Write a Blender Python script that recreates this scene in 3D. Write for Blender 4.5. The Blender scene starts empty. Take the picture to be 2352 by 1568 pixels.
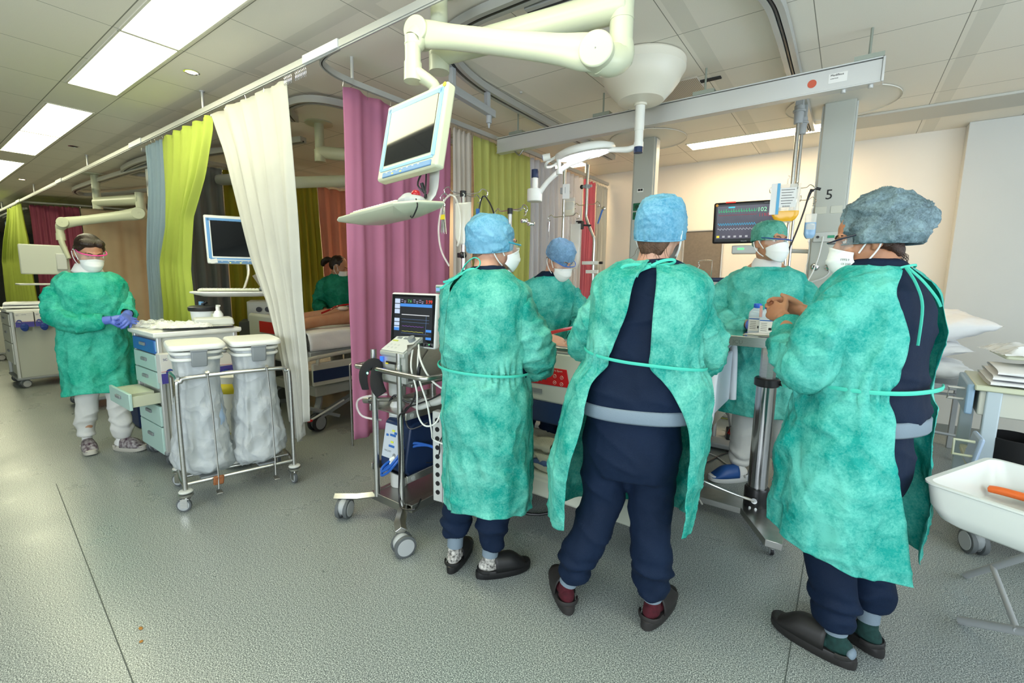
import bpy, bmesh, math, random
from math import sin, cos, pi, radians as rad
from mathutils import Vector as V3, Matrix, Euler, noise
random.seed(7)
SC = bpy.context.scene
COL = SC.collection

# ------------------------------------------------------------------ camera
cam_data = bpy.data.cameras.new('camera')
cam = bpy.data.objects.new('camera', cam_data)
COL.objects.link(cam)
cam_data.sensor_width = 36.0
cam_data.lens = 1049.0 / 2352 * 36
cam_data.clip_start = 0.05
_y, _p, _r = rad(-36.04), rad(7.88), rad(0.78)
_f = V3((sin(_y) * cos(_p), cos(_y) * cos(_p), -sin(_p)))
_rt = V3((cos(_y), -sin(_y), 0))
_up = _rt.cross(_f)
_R = _rt * cos(_r) + _up * sin(_r)
_U = -_rt * sin(_r) + _up * cos(_r)
cm = Matrix((_R, _U, -_f)).transposed().to_4x4()
cm.translation = (0, 0, 1.35)
cam.matrix_world = cm
SC.camera = cam

# ------------------------------------------------------------------ exposure, world
SC.view_settings.view_transform = 'Standard'
SC.view_settings.look = 'None'
SC.view_settings.exposure = 0.43
SC.view_settings.gamma = 1.0
SC.view_settings.use_curve_mapping = False
wd = bpy.data.worlds.new('world')
SC.world = wd
wd.use_nodes = True
wd.node_tree.nodes['Background'].inputs[0].default_value = (0.80, 0.90, 1.0, 1)
wd.node_tree.nodes['Background'].inputs[1].default_value = 1.5

def area(name, loc, rot, sx, sy, power, col):
    l = bpy.data.lights.new(name, 'AREA')
    l.shape = 'RECTANGLE'; l.size = sx; l.size_y = sy; l.energy = power; l.color = col
    o = bpy.data.objects.new(name, l); COL.objects.link(o)
    o.location = loc; o.rotation_euler = rot
    return o
# daylight through the two windows of the room (behind the camera and on the right)
area('window_daylight', (0.3, -2.55, 1.55), (rad(90), 0, 0), 5.6, 1.5, 125, (0.85, 0.94, 1.0))
area('window_daylight', (3.05, 1.6, 1.6), (rad(90), 0, rad(90)), 4.2, 1.5, 50, (0.75, 0.88, 1.0))

# ------------------------------------------------------------------ materials
MATS = {}
def nt(m):
    return m.node_tree.nodes, m.node_tree.links
def mat(name, col, rough=0.5, metal=0.0, emit=None, es=1.0, alpha=1.0, trans=0.0, ior=1.45, spec=0.5,
        var=0.0, vscale=8.0, bump=0.0, bscale=60.0, sheen=0.0, vcol=None, stretch=None, coat=0.0):
    if name in MATS: return MATS[name]
    m = bpy.data.materials.new(name); m.use_nodes = True
    N, Lk = nt(m); b = N['Principled BSDF']
    b.inputs['Base Color'].default_value = (*col, 1)
    b.inputs['Roughness'].default_value = rough
    b.inputs['Metallic'].default_value = metal
    b.inputs['Specular IOR Level'].default_value = spec
    b.inputs['Alpha'].default_value = alpha
    b.inputs['Transmission Weight'].default_value = trans
    b.inputs['IOR'].default_value = ior
    b.inputs['Coat Weight'].default_value = coat
    if sheen: b.inputs['Sheen Weight'].default_value = sheen
    if emit:
        b.inputs['Emission Color'].default_value = (*emit, 1)
        b.inputs['Emission Strength'].default_value = es
    if var or bump:
        tc = N.new('ShaderNodeTexCoord'); mp = N.new('ShaderNodeMapping')
        Lk.new(tc.outputs['Object'], mp.inputs[0])
        if stretch: mp.inputs['Scale'].default_value = stretch
    if var:
        nz = N.new('ShaderNodeTexNoise'); nz.inputs['Scale'].default_value = vscale
        nz.inputs['Detail'].default_value = 6
        Lk.new(mp.outputs[0], nz.inputs['Vector'])
        mr = N.new('ShaderNodeMapRange')
        mr.inputs[1].default_value = 0.32; mr.inputs[2].default_value = 0.68
        Lk.new(nz.outputs['Fac'], mr.inputs[0])
        mx = N.new('ShaderNodeMix'); mx.data_type = 'RGBA'
        c2 = vcol if vcol else tuple(max(0, c * (1 - var)) for c in col)
        mx.inputs[6].default_value = (*col, 1); mx.inputs[7].default_value = (*c2, 1)
        Lk.new(mr.outputs[0], mx.inputs[0])
        Lk.new(mx.outputs[2], b.inputs['Base Color'])
    if bump:
        n2 = N.new('ShaderNodeTexNoise'); n2.inputs['Scale'].default_value = bscale
        n2.inputs['Detail'].default_value = 3
        Lk.new(mp.outputs[0], n2.inputs['Vector'])
        bp = N.new('ShaderNodeBump'); bp.inputs['Strength'].default_value = bump
        bp.inputs['Distance'].default_value = 0.01
        Lk.new(n2.outputs['Fac'], bp.inputs['Height'])
        Lk.new(bp.outputs[0], b.inputs['Normal'])
    MATS[name] = m
    return m

def nonwoven(name, c1, c2, trans=0.35, fib=1.0, crease=0.9):
    """thin spun fabric: blotchy fibres, partly lets light through"""
    m = bpy.data.materials.new(name); m.use_nodes = True
    N, Lk = nt(m); b = N['Principled BSDF']; out = N['Material Output']
    tc = N.new('ShaderNodeTexCoord')
    mp = N.new('ShaderNodeMapping'); mp.inputs['Scale'].default_value = (1, 1, 1.0)
    Lk.new(tc.outputs['Object'], mp.inputs[0])
    a = N.new('ShaderNodeTexNoise'); a.inputs['Scale'].default_value = 6.0; a.inputs['Detail'].default_value = 8
    a.inputs['Roughness'].default_value = 0.68
    Lk.new(mp.outputs[0], a.inputs['Vector'])
    f = N.new('ShaderNodeTexNoise'); f.inputs['Scale'].default_value = 130; f.inputs['Detail'].default_value = 4
    f.inputs['Distortion'].default_value = 0.8
    Lk.new(mp.outputs[0], f.inputs['Vector'])
    ad = N.new('ShaderNodeMath'); ad.operation = 'MULTIPLY_ADD'
    Lk.new(f.outputs['Fac'], ad.inputs[0]); ad.inputs[1].default_value = 0.34 * fib
    Lk.new(a.outputs['Fac'], ad.inputs[2])
    mr = N.new('ShaderNodeMapRange'); mr.inputs[1].default_value = 0.55; mr.inputs[2].default_value = 0.80
    Lk.new(ad.outputs[0], mr.inputs[0])
    mx = N.new('ShaderNodeMix'); mx.data_type = 'RGBA'
    mx.inputs[6].default_value = (*c1, 1); mx.inputs[7].default_value = (*c2, 1)
    Lk.new(mr.outputs[0], mx.inputs[0]); Lk.new(mx.outputs[2], b.inputs['Base Color'])
    b.inputs['Roughness'].default_value = 0.62
    b.inputs['Specular IOR Level'].default_value = 0.3
    bp = N.new('ShaderNodeBump'); bp.inputs['Strength'].default_value = 0.25; bp.inputs['Distance'].default_value = 0.004
    Lk.new(ad.outputs[0], bp.inputs['Height'])
    dn = N.new('ShaderNodeTexNoise'); dn.inputs['Scale'].default_value = 4; Lk.new(mp.outputs[0], dn.inputs['Vector'])
    last = bp
    for sc_, dist in ((5.5, .030), (13.0, .010)):      # sharp paper-like creases
        dm = N.new('ShaderNodeMixRGB'); dm.blend_type = 'ADD'; dm.inputs[0].default_value = .22
        Lk.new(mp.outputs[0], dm.inputs[1]); Lk.new(dn.outputs['Color'], dm.inputs[2])
        vo = N.new('ShaderNodeTexVoronoi'); vo.inputs['Scale'].default_value = sc_; Lk.new(dm.outputs[0], vo.inputs['Vector'])
        b2 = N.new('ShaderNodeBump'); b2.inputs['Strength'].default_value = crease; b2.inputs['Distance'].default_value = dist
        Lk.new(vo.outputs['Distance'], b2.inputs['Height']); Lk.new(last.outputs[0], b2.inputs['Normal']); last = b2
    Lk.new(last.outputs[0], b.inputs['Normal'])
    t = N.new('ShaderNodeBsdfTranslucent'); Lk.new(last.outputs[0], t.inputs['Normal']); Lk.new(mx.outputs[2], t.inputs['Color'])
    ms = N.new('ShaderNodeMixShader'); ms.inputs[0].default_value = trans
    Lk.new(b.outputs[0], ms.inputs[1]); Lk.new(t.outputs[0], ms.inputs[2]); Lk.new(ms.outputs[0], out.inputs[0])
    MATS[name] = m
    return m

def fabric(name, col, trans=0.3, var=0.12, vs=3.0):
    m = mat(name, col, 0.8, spec=0.2, var=var, vscale=vs, bump=0.12, bscale=420)
    N, Lk = nt(m); b = N['Principled BSDF']; out = N['Material Output']
    t = N.new('ShaderNodeBsdfTranslucent'); t.inputs['Color'].default_value = (*col, 1)
    ms = N.new('ShaderNodeMixShader'); ms.inputs[0].default_value = trans
    Lk.new(b.outputs[0], ms.inputs[1]); Lk.new(t.outputs[0], ms.inputs[2]); Lk.new(ms.outputs[0], out.inputs[0])
    return m

def glassy(name, col, opac=0.25, rough=0.05):
    """thin clear film or plastic: mostly see-through with a sheen"""
    m = bpy.data.materials.new(name); m.use_nodes = True
    N, Lk = nt(m); b = N['Principled BSDF']; out = N['Material Output']
    b.inputs['Base Color'].default_value = (*col, 1); b.inputs['Roughness'].default_value = rough
    t = N.new('ShaderNodeBsdfTransparent')
    ms = N.new('ShaderNodeMixShader'); ms.inputs[0].default_value = opac
    Lk.new(t.outputs[0], ms.inputs[1]); Lk.new(b.outputs[0], ms.inputs[2]); Lk.new(ms.outputs[0], out.inputs[0])
    MATS[name] = m
    return m

steel = mat('brushed_steel', (0.56, 0.56, 0.54), 0.28, 1.0, var=0.12, vscale=30, stretch=(1, 1, 8))
steel_dark = mat('worn_steel', (0.36, 0.36, 0.34), 0.4, 1.0)
chrome = mat('chrome', (0.75, 0.75, 0.76), 0.12, 1.0)
alu = mat('satin_aluminium', (0.60, 0.61, 0.60), 0.42, 0.55)
rail_m = mat('painted_rail', (0.44, 0.45, 0.43), 0.4, 0.25)
white = mat('white_plastic', (0.78, 0.79, 0.74), 0.38)
cream = mat('cream_plastic', (0.55, 0.58, 0.43), 0.32, var=0.04, vscale=3)
warmwhite = mat('warm_white_enamel', (0.74, 0.71, 0.60), 0.35)
lightgrey = mat('light_grey_plastic', (0.55, 0.57, 0.54), 0.4)
bedgrey = mat('bed_grey_plastic', (0.50, 0.51, 0.45), 0.45)
grey = mat('grey_plastic', (0.22, 0.24, 0.25), 0.5)
midgrey = mat('mid_grey_plastic', (0.36, 0.38, 0.39), 0.5)
dgrey = mat('dark_grey_rubber', (0.09, 0.10, 0.105), 0.6)
black = mat('black_plastic', (0.012, 0.012, 0.014), 0.35)
blackr = mat('black_rubber', (0.015, 0.015, 0.016), 0.7)
glassblk = mat('dark_screen_glass', (0.006, 0.007, 0.009), 0.05, spec=0.45)
navyp = mat('navy_plastic', (0.012, 0.030, 0.090), 0.4)
bluep = mat('blue_plastic', (0.03, 0.13, 0.42), 0.4)
skyp = mat('pale_blue_plastic', (0.20, 0.44, 0.68), 0.4)
cartblue = mat('cart_pale_green', (0.42, 0.60, 0.55), 0.45)
redp = mat('red_panel', (0.50, 0.012, 0.015), 0.35)
yellowp = mat('yellow_plastic', (0.75, 0.62, 0.03), 0.4)
orangep = mat('orange_plastic', (0.75, 0.14, 0.02), 0.4)
greenp = mat('green_socket', (0.01, 0.13, 0.06), 0.4)
linen = mat('white_linen', (0.78, 0.79, 0.80), 0.85, bump=0.25, bscale=18, var=0.06)
linen_w = mat('cream_terry', (0.55, 0.53, 0.40), 0.95, bump=0.5, bscale=180)
bluecloth = mat('blue_cloth', (0.08, 0.13, 0.27), 0.9, bump=0.2, bscale=60)
ink = mat('black_ink', (0.01, 0.01, 0.01), 0.6)
paper = mat('white_label', (0.75, 0.75, 0.72), 0.6)
tubeclear = glassy('clear_tubing', (0.85, 0.83, 0.78), 0.45)
film = glassy('clear_film', (0.9, 0.92, 0.92), 0.38, 0.12)
lensclr = glassy('clear_lens', (0.85, 0.9, 0.92), 0.14)
bagpl = mat('milky_plastic', (0.72, 0.75, 0.77), 0.3, trans=0.0, var=0.06)
blood = mat('blood_line', (0.35, 0.01, 0.01), 0.2)
brown = mat('brown_paper', (0.27, 0.16, 0.08), 0.8)

# ------------------------------------------------------------------ mesh helpers
def smoothstep(a, b, x):
    t = max(0.0, min(1.0, (x - a) / (b - a))); return t * t * (3 - 2 * t)
def catmull(P, n):
    """resample a list of tuples smoothly to n points per span"""
    P = [tuple(p) for p in P]; out = []
    for i in range(len(P) - 1):
        p0 = P[max(i - 1, 0)]; p1 = P[i]; p2 = P[i + 1]; p3 = P[min(i + 2, len(P) - 1)]
        for k in range(n):
            t = k / n
            out.append(tuple(0.5 * ((2 * b) + (-a + c) * t + (2 * a - 5 * b + 4 * c - d) * t * t + (-a + 3 * b - 3 * c + d) * t ** 3)
                             for a, b, c, d in zip(p0, p1, p2, p3)))
    out.append(P[-1]); return out
def fbm(p, s=1.0, o=3, seed=0.0):
    return noise.fractal(V3((p[0] * s + seed, p[1] * s - seed, p[2] * s + seed * .7)), 1.0, 2.0, o)
def ridge(p, s=1.0, seed=0.0):
    n = noise.noise(V3((p[0] * s + seed, p[1] * s, p[2] * s - seed)))
    return 1 - min(1, abs(n) * 3.2)

class MB:
    def __init__(s, M=None):
        s.v = []; s.f = []; s.mi = []; s.M = M or Matrix()
    def add(s, verts, faces, mi=0):
        k = len(s.v)
        s.v += [s.M @ V3(p) for p in verts]
        s.f += [tuple(i + k for i in f) for f in faces]
        s.mi += [mi] * len(faces)
        return s
    def box(s, c, d, rot=None, mi=0, taper=1.0):
        x, y, z = d[0] / 2, d[1] / 2, d[2] / 2
        P = [(-x, -y, -z), (x, -y, -z), (x, y, -z), (-x, y, -z), (-x * taper, -y * taper, z), (x * taper, -y * taper, z), (x * taper, y * taper, z), (-x * taper, y * taper, z)]
        R = rot if isinstance(rot, Matrix) else (Euler(rot).to_matrix() if rot else None)
        P = [V3(p) for p in P]
        if R: P = [R.to_3x3() @ p for p in P]
        P = [p + V3(c) for p in P]
        return s.add(P, [(3, 2, 1, 0), (4, 5, 6, 7), (0, 1, 5, 4), (1, 2, 6, 5), (2, 3, 7, 6), (3, 0, 4, 7)], mi)
    def loft(s, rings, closed=True, caps=True, mi=0):
        n = len(rings[0]); P = [p for r in rings for p in r]; F = []
        for i in range(len(rings) - 1):
            for j in range(n if closed else n - 1):
                a = i * n + j; b = i * n + (j + 1) % n
                F.append((a, b, b + n, a + n))
        if caps:
            F.append(tuple(reversed(range(n)))); F.append(tuple((len(rings) - 1) * n + j for j in range(n)))
        return s.add(P, F, mi)
    def tube(s, path, r, n=10, caps=True, mi=0, sm=0, ref=None):
        path = [tuple(p) for p in path]
        R = list(r) if isinstance(r, (list, tuple)) else [r] * len(path)
        R = [(q, q) if not isinstance(q, (list, tuple)) else q for q in R]
        if sm:
            Q = catmull([p + tuple(q) for p, q in zip(path, R)], sm)
            path = [q[:3] for q in Q]; R = [q[3:] for q in Q]
        P = [V3(p) for p in path]; rings = []; up = None
        for i, p in enumerate(P):
            t = (P[min(i + 1, len(P) - 1)] - P[max(i - 1, 0)])
            if t.length < 1e-9: t = V3((0, 0, 1))
            t.normalize()
            if up is None:
                up = V3(ref) if ref else (V3((0, 0, 1)) if abs(t.z) < 0.9 else V3((0, 1, 0)))
            up = up - t * up.dot(t)
            if up.length < 1e-6: up = t.orthogonal()
            up.normalize(); sd = t.cross(up)
            a, b = R[i]
            rings.append([p + sd * (a * cos(2 * pi * k / n)) + up * (b * sin(2 * pi * k / n)) for k in range(n)])
        return s.loft(rings, True, caps, mi)
    def cyl(s, p0, p1, r, r1=None, n=18, mi=0):
        return s.tube([p0, p1], [r, r if r1 is None else r1], n, True, mi)
    def lathe(s, prof, o=(0, 0, 0), n=28, mi=0, M=None, caps=True):
        rings = [[V3((r * cos(2 * pi * k / n), r * sin(2 * pi * k / n), z)) for k in range(n)] for r, z in prof]
        if M: rings = [[M.to_3x3() @ p for p in q] for q in rings]
        rings = [[p + V3(o) for p in q] for q in rings]
        return s.loft(rings, True, caps, mi)
    def ell(s, c, r, M=None, n=16, m=10, mi=0):
        prof = []
        rings = []
        for i in range(m + 1):
            a = -pi / 2 + pi * i / m
            a = max(-pi / 2 + .02, min(pi / 2 - .02, a))
            q = [V3((r[0] * cos(a) * cos(2 * pi * k / n), r[1] * cos(a) * sin(2 * pi * k / n), r[2] * sin(a))) for k in range(n)]
            if M: q = [M.to_3x3() @ p for p in q]
            rings.append([p + V3(c) for p in q])
        return s.loft(rings, True, True, mi)
    def grid(s, fn, nu, nv, mi=0, closeu=False):
        P = [fn(i / (nu if closeu else nu - 1), j / (nv - 1)) for j in range(nv) for i in range(nu)]; F = []
        for j in range(nv - 1):
            for i in range(nu if closeu else nu - 1):
                a = j * nu + i; b = j * nu + (i + 1) % nu
                F.append((a, b, b + nu, a + nu))
        return s.add(P, F, mi)
    def text(s, txt, size, M, mi=0, ext=0.0004):
        c = bpy.data.curves.new('t', 'FONT'); c.body = txt; c.size = size; c.extrude = ext
        c.resolution_u = 2
        o = bpy.data.objects.new('t', c); COL.objects.link(o)
        dg = bpy.context.evaluated_depsgraph_get(); dg.update()
        me = bpy.data.meshes.new_from_object(o.evaluated_get(dg))
        s.add([M @ v.co for v in me.vertices], [tuple(p.vertices) for p in me.polygons], mi)
        bpy.data.objects.remove(o); bpy.data.curves.remove(c); bpy.data.meshes.remove(me)
        return s
    def mesh(s, name):
        me = bpy.data.meshes.new(name); me.from_pydata(s.v, [], s.f)
        me.polygons.foreach_set('material_index', s.mi); me.update()
        return me
    def obj(s, name, mats, parent=None, bevel=0.0, solid=0.0, smooth=38, sub=0, seg=2):
        me = s.mesh(name)
        return mk(name, me, mats, parent, bevel, solid, smooth, sub, seg)

def mk(name, me, mats, parent=None, bevel=0.0, solid=0.0, smooth=38, sub=0, seg=2):
    if not isinstance(mats, (list, tuple)): mats = [mats]
    for m in mats: me.materials.append(m)
    bm = bmesh.new(); bm.from_mesh(me); bmesh.ops.recalc_face_normals(bm, faces=bm.faces); bm.to_mesh(me); bm.free()
    if smooth:
        me.polygons.foreach_set('use_smooth', [True] * len(me.polygons)); me.set_sharp_from_angle(angle=rad(smooth))
    o = bpy.data.objects.new(name, me); COL.objects.link(o)
    if parent is not None: o.parent = parent
    if sub:
        q = o.modifiers.new('sub', 'SUBSURF'); q.levels = q.render_levels = sub
    if bevel:
        q = o.modifiers.new('bev', 'BEVEL'); q.width = bevel; q.segments = seg; q.limit_method = 'ANGLE'; q.angle_limit = rad(40)
        q.harden_normals = False
    if solid:
        q = o.modifiers.new('sol', 'SOLIDIFY'); q.thickness = solid; q.offset = 0
    return o

def tag(o, label, cat, group=None):
    o['label'] = label; o['category'] = cat
    if group: o['group'] = group
    return o
def thing(name, label, cat, loc=(0, 0, 0), rz=0.0, group=None):
    o = bpy.data.objects.new(name, None); COL.objects.link(o)
    o.empty_display_size = 0.1
    o.location = loc; o.rotation_euler = (0, 0, rad(rz))
    return tag(o, label, cat, group)
def dup(root, label, loc, rz=None, group=None):
    """copy a thing with its parts and sub-parts"""
    def cp(o, par):
        c = o.copy(); COL.objects.link(c)
        if par is not None: c.parent = par
        for ch in kids.get(o.name, []): cp(ch, c)
        return c
    kids = {}
    for o in list(bpy.data.objects):
        if o.parent is not None: kids.setdefault(o.parent.name, []).append(o)
    r = cp(root, None); r.location = loc; r['label'] = label
    if rz is not None: r.rotation_euler = (0, 0, rad(rz))
    if group: r['group'] = group
    return r
def struct(o):
    o['kind'] = 'structure'; return o
def organic(mb, voxel, it=4, fac=0.5, disp=None):
    """union of closed shapes into one skin"""
    me = mb.mesh('raw'); o = bpy.data.objects.new('raw', me); COL.objects.link(o)
    q = o.modifiers.new('r', 'REMESH'); q.mode = 'VOXEL'; q.voxel_size = voxel; q.adaptivity = 0
    q = o.modifiers.new('s', 'SMOOTH'); q.factor = fac; q.iterations = it
    dg = bpy.context.evaluated_depsgraph_get(); dg.update()
    out = bpy.data.meshes.new_from_object(o.evaluated_get(dg))
    bpy.data.objects.remove(o); bpy.data.meshes.remove(me)
    if disp:
        out.update()
        ns = [v.normal.copy() for v in out.vertices]
        for v, n in zip(out.vertices, ns): v.co = v.co + n * disp(v.co)
        out.update()
    return out
# ------------------------------------------------------------------ the setting
def floor_mat():
    m = bpy.data.materials.new('speckled_vinyl'); m.use_nodes = True
    N, Lk = nt(m); b = N['Principled BSDF']
    tc = N.new('ShaderNodeTexCoord')
    n1 = N.new('ShaderNodeTexNoise'); n1.inputs['Scale'].default_value = 240; n1.inputs['Detail'].default_value = 2
    n1.inputs['Roughness'].default_value = 0.75
    Lk.new(tc.outputs['Object'], n1.inputs['Vector'])
    cr = N.new('ShaderNodeValToRGB'); E = cr.color_ramp.elements
    E[0].position = 0.37; E[0].color = (0.045, 0.060, 0.060, 1)
    E[1].position = 0.62; E[1].color = (0.62, 0.66, 0.62, 1)
    e = E.new(0.50); e.color = (0.20, 0.23, 0.222, 1)
    Lk.new(n1.outputs['Fac'], cr.inputs[0])
    n2 = N.new('ShaderNodeTexNoise'); n2.inputs['Scale'].default_value = 1.1; n2.inputs['Detail'].default_value = 4
    Lk.new(tc.outputs['Object'], n2.inputs['Vector'])
    mx = N.new('ShaderNodeMix'); mx.data_type = 'RGBA'; mx.blend_type = 'MULTIPLY'; mx.inputs[0].default_value = 0.12
    Lk.new(cr.outputs[0], mx.inputs[6]); Lk.new(n2.outputs['Fac'], mx.inputs[7])
    Lk.new(mx.outputs[2], b.inputs['Base Color'])
    n3 = N.new('ShaderNodeTexNoise'); n3.inputs['Scale'].default_value = 3; n3.inputs['Detail'].default_value = 8
    Lk.new(tc.outputs['Object'], n3.inputs['Vector'])
    mr = N.new('ShaderNodeMapRange'); mr.inputs[3].default_value = 0.20; mr.inputs[4].default_value = 0.40
    Lk.new(n3.outputs['Fac'], mr.inputs[0]); Lk.new(mr.outputs[0], b.inputs['Roughness'])
    bp = N.new('ShaderNodeBump'); bp.inputs['Strength'].default_value = 0.03; bp.inputs['Distance'].default_value = 0.001
    Lk.new(n1.outputs['Fac'], bp.inputs['Height']); Lk.new(bp.outputs[0], b.inputs['Normal'])
    return m
FX0, FX1, FY0, FY1 = -24.0, 3.2, -2.7, 5.68
struct(MB().box(((FX0 + FX1) / 2, (FY0 + FY1) / 2, -0.05), (FX1 - FX0, FY1 - FY0, 0.1)).obj('floor', floor_mat(), smooth=0))
seam = mat('floor_seam', (0.07, 0.085, 0.08), 0.6)
for i, (a, b) in enumerate((((-0.05, -2.6), (-0.05, 5.66)), ((-4.0, 0.53), (-0.06, 0.22)), ((-20.0, 1.9), (-4.0, 1.9)))):
    m_ = MB(); d = (V3((*b, 0)) - V3((*a, 0))); c = (V3((*b, 0)) + V3((*a, 0))) / 2
    m_.box((c.x, c.y, 0.0004), (d.length, 0.0035, 0.001), (0, 0, math.atan2(d.y, d.x)))
    struct(m_.obj('trim_%d' % (i + 1), seam, smooth=0))

def ceiling_mat():
    m = bpy.data.materials.new('ceiling_tiles'); m.use_nodes = True
    N, Lk = nt(m); b = N['Principled BSDF']; b.inputs['Roughness'].default_value = 0.85
    b.inputs['Specular IOR Level'].default_value = 0.15
    tc = N.new('ShaderNodeTexCoord'); sp = N.new('ShaderNodeSeparateXYZ'); Lk.new(tc.outputs['Object'], sp.inputs[0])
    def line(src, off, per, w):
        a = N.new('ShaderNodeMath'); a.operation = 'SUBTRACT'; Lk.new(sp.outputs[src], a.inputs[0]); a.inputs[1].default_value = off
        p = N.new('ShaderNodeMath'); p.operation = 'PINGPONG'; Lk.new(a.outputs[0], p.inputs[0]); p.inputs[1].default_value = per / 2
        l = N.new('ShaderNodeMath'); l.operation = 'LESS_THAN'; Lk.new(p.outputs[0], l.inputs[0]); l.inputs[1].default_value = w
        return l
    def band(src, lo, hi):
        a = N.new('ShaderNodeMath'); a.operation = 'COMPARE'; Lk.new(sp.outputs[src], a.inputs[0])
        a.inputs[1].default_value = (lo + hi) / 2; a.inputs[2].default_value = (hi - lo) / 2; return a
    def orr(a, c):
        o = N.new('ShaderNodeMath'); o.operation = 'MAXIMUM'; Lk.new(a.outputs[0], o.inputs[0]); Lk.new(c.outputs[0], o.inputs[1]); return o
    def andd(a, c):
        o = N.new('ShaderNodeMath'); o.operation = 'MULTIPLY'; Lk.new(a.outputs[0], o.inputs[0]); Lk.new(c.outputs[0], o.inputs[1]); return o
    xl = line(0, -3.42, 0.632, 0.0022)
    xb = line(0, -0.82, 0.632 * 2, 0.045)          # broad T-bars of the bays, running to the wall
    bay = N.new('ShaderNodeMath'); bay.operation = 'GREATER_THAN'; Lk.new(sp.outputs[1], bay.inputs[0]); bay.inputs[1].default_value = 1.55
    yl = line(1, 3.355, 0.605, 0.0022)
    e1 = band(1, .897, .903); e2 = band(1, 1.238, 1.243); e3 = band(1, 1.52, 1.6); e4 = band(1, 0.3, 0.303)
    L1 = orr(orr(xl, andd(yl, bay)), orr(e1, orr(e2, e4)))
    n = N.new('ShaderNodeTexNoise'); n.inputs['Scale'].default_value = 300; Lk.new(tc.outputs['Object'], n.inputs['Vector'])
    c0 = N.new('ShaderNodeMix'); c0.data_type = 'RGBA'; c0.inputs[6].default_value = (0.74, 0.70, 0.60, 1); c0.inputs[7].default_value = (0.84, 0.80, 0.71, 1)
    Lk.new(n.outputs['Fac'], c0.inputs[0])
    c1 = N.new('ShaderNodeMix'); c1.data_type = 'RGBA'; c1.inputs[7].default_value = (0.70, 0.67, 0.58, 1)
    Lk.new(c0.outputs[2], c1.inputs[6]); bb = orr(andd(xb, bay), e3)
    Lk.new(bb.outputs[0], c1.inputs[0])
    c2 = N.new('ShaderNodeMix'); c2.data_type = 'RGBA'; c2.inputs[7].default_value = (0.26, 0.25, 0.20, 1)
    Lk.new(c1.outputs[2], c2.inputs[6]); Lk.new(L1.outputs[0], c2.inputs[0]); Lk.new(c2.outputs[2], b.inputs['Base Color'])
    return m
struct(MB().box(((FX0 + FX1) / 2, (FY0 + FY1) / 2, 2.76), (FX1 - FX0, FY1 - FY0, 0.12)).obj('ceiling', ceiling_mat(), smooth=0))
wallm = mat('painted_wall', (0.76, 0.72, 0.64), 0.75, var=0.04, vscale=1.5, bump=0.08, bscale=300)
wallg = mat('painted_wall_grey', (0.60, 0.61, 0.58), 0.75, var=0.04, vscale=1.5, bump=0.08, bscale=300)
basem = mat('grey_baseboard', (0.20, 0.22, 0.21), 0.6)
struct(MB().box((-10.3, 5.74, 1.35), (27.4, 0.12, 2.7)).obj('wall_back', wallm, smooth=0))
struct(MB().box((1.95, 5.605, 1.35), (2.5, 0.16, 2.698)).obj('wall_pilaster', wallg, smooth=0, bevel=0.004))
struct(MB().box((-10.3, 5.672, 0.05), (27.4, 0.012, 0.10)).box((1.95, 5.52, .05), (2.5, .012, .10)).obj('baseboard_back', basem, smooth=0))
struct(MB().box((-24.0, 1.5, 1.35), (0.1, 8.4, 2.7)).obj('wall_end', mat('end_wall', (0.25, 0.27, 0.22), .8), smooth=0))
# wall behind the camera with a strip window, wall on the right with a window
struct(MB().box((-10.4, -2.75, 0.42), (27.2, 0.1, 0.84)).box((-10.4, -2.75, 2.52), (27.2, 0.1, 0.36))
       .box((-13.3, -2.75, 1.58), (21.4, 0.1, 1.5)).obj('wall_front', wallg, smooth=0))
struct(MB().box((3.25, 1.5, 0.42), (0.1, 8.4, 0.84)).box((3.25, 1.5, 2.52), (0.1, 8.4, 0.36))
       .box((3.25, 4.85, 1.58), (0.1, 1.7, 1.5)).box((3.25, -1.7, 1.58), (0.1, 2.0, 1.5)).obj('wall_right', wallg, smooth=0))
wf = MB()
for x in (-2.6, -1.2, 0.2, 1.6, 3.1): wf.box((x, -2.75, 1.59), (0.06, 0.07, 1.5))
wf.box((0.25, -2.75, 0.87), (5.8, 0.08, 0.05)).box((0.25, -2.75, 2.32), (5.8, 0.08, 0.05))
struct(wf.obj('window_1', warmwhite, bevel=0.004))
wf = MB()
for y in (-0.7, 0.9, 2.4, 4.0): wf.box((3.25, y, 1.59), (0.07, 0.06, 1.5))
wf.box((3.25, 1.65, 0.87), (0.08, 4.7, 0.05)).box((3.25, 1.65, 2.32), (0.08, 4.7, 0.05))
struct(wf.obj('window_2', warmwhite, bevel=0.004))
# lowered ledge along the back of the ceiling, and the vent
lm_ = MB(); lm_.box((1.3, 5.0, 2.69), (2.75, 0.34, 0.02)); struct(lm_.obj('trim_4', mat('ceiling_ledge', (0.50, 0.50, 0.45), 0.6), bevel=0.004))
vm = MB(); vm.box((-1.24, 3.60, 2.694), (0.60, 0.52, 0.012))
pm = bpy.data.materials.new('perforated_plate'); pm.use_nodes = True
N, Lk = nt(pm); b = N['Principled BSDF']; tc = N.new('ShaderNodeTexCoord'); vo = N.new('ShaderNodeTexVoronoi'); vo.inputs['Scale'].default_value = 90
vo.inputs['Randomness'].default_value = 0
Lk.new(tc.outputs['Object'], vo.inputs['Vector']); cr = N.new('ShaderNodeValToRGB'); cr.color_ramp.elements[0].position = .25; cr.color_ramp.elements[1].position = .4
cr.color_ramp.elements[0].color = (.12, .10, .08, 1); cr.color_ramp.elements[1].color = (.55, .50, .42, 1)
Lk.new(vo.outputs['Distance'], cr.inputs[0]); Lk.new(cr.outputs[0], b.inputs['Base Color'])
tag(vm.obj('ceiling_vent', pm, bevel=.002), 'perforated square air vent plate in the ceiling beside the white bell mount', 'vent')
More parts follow.
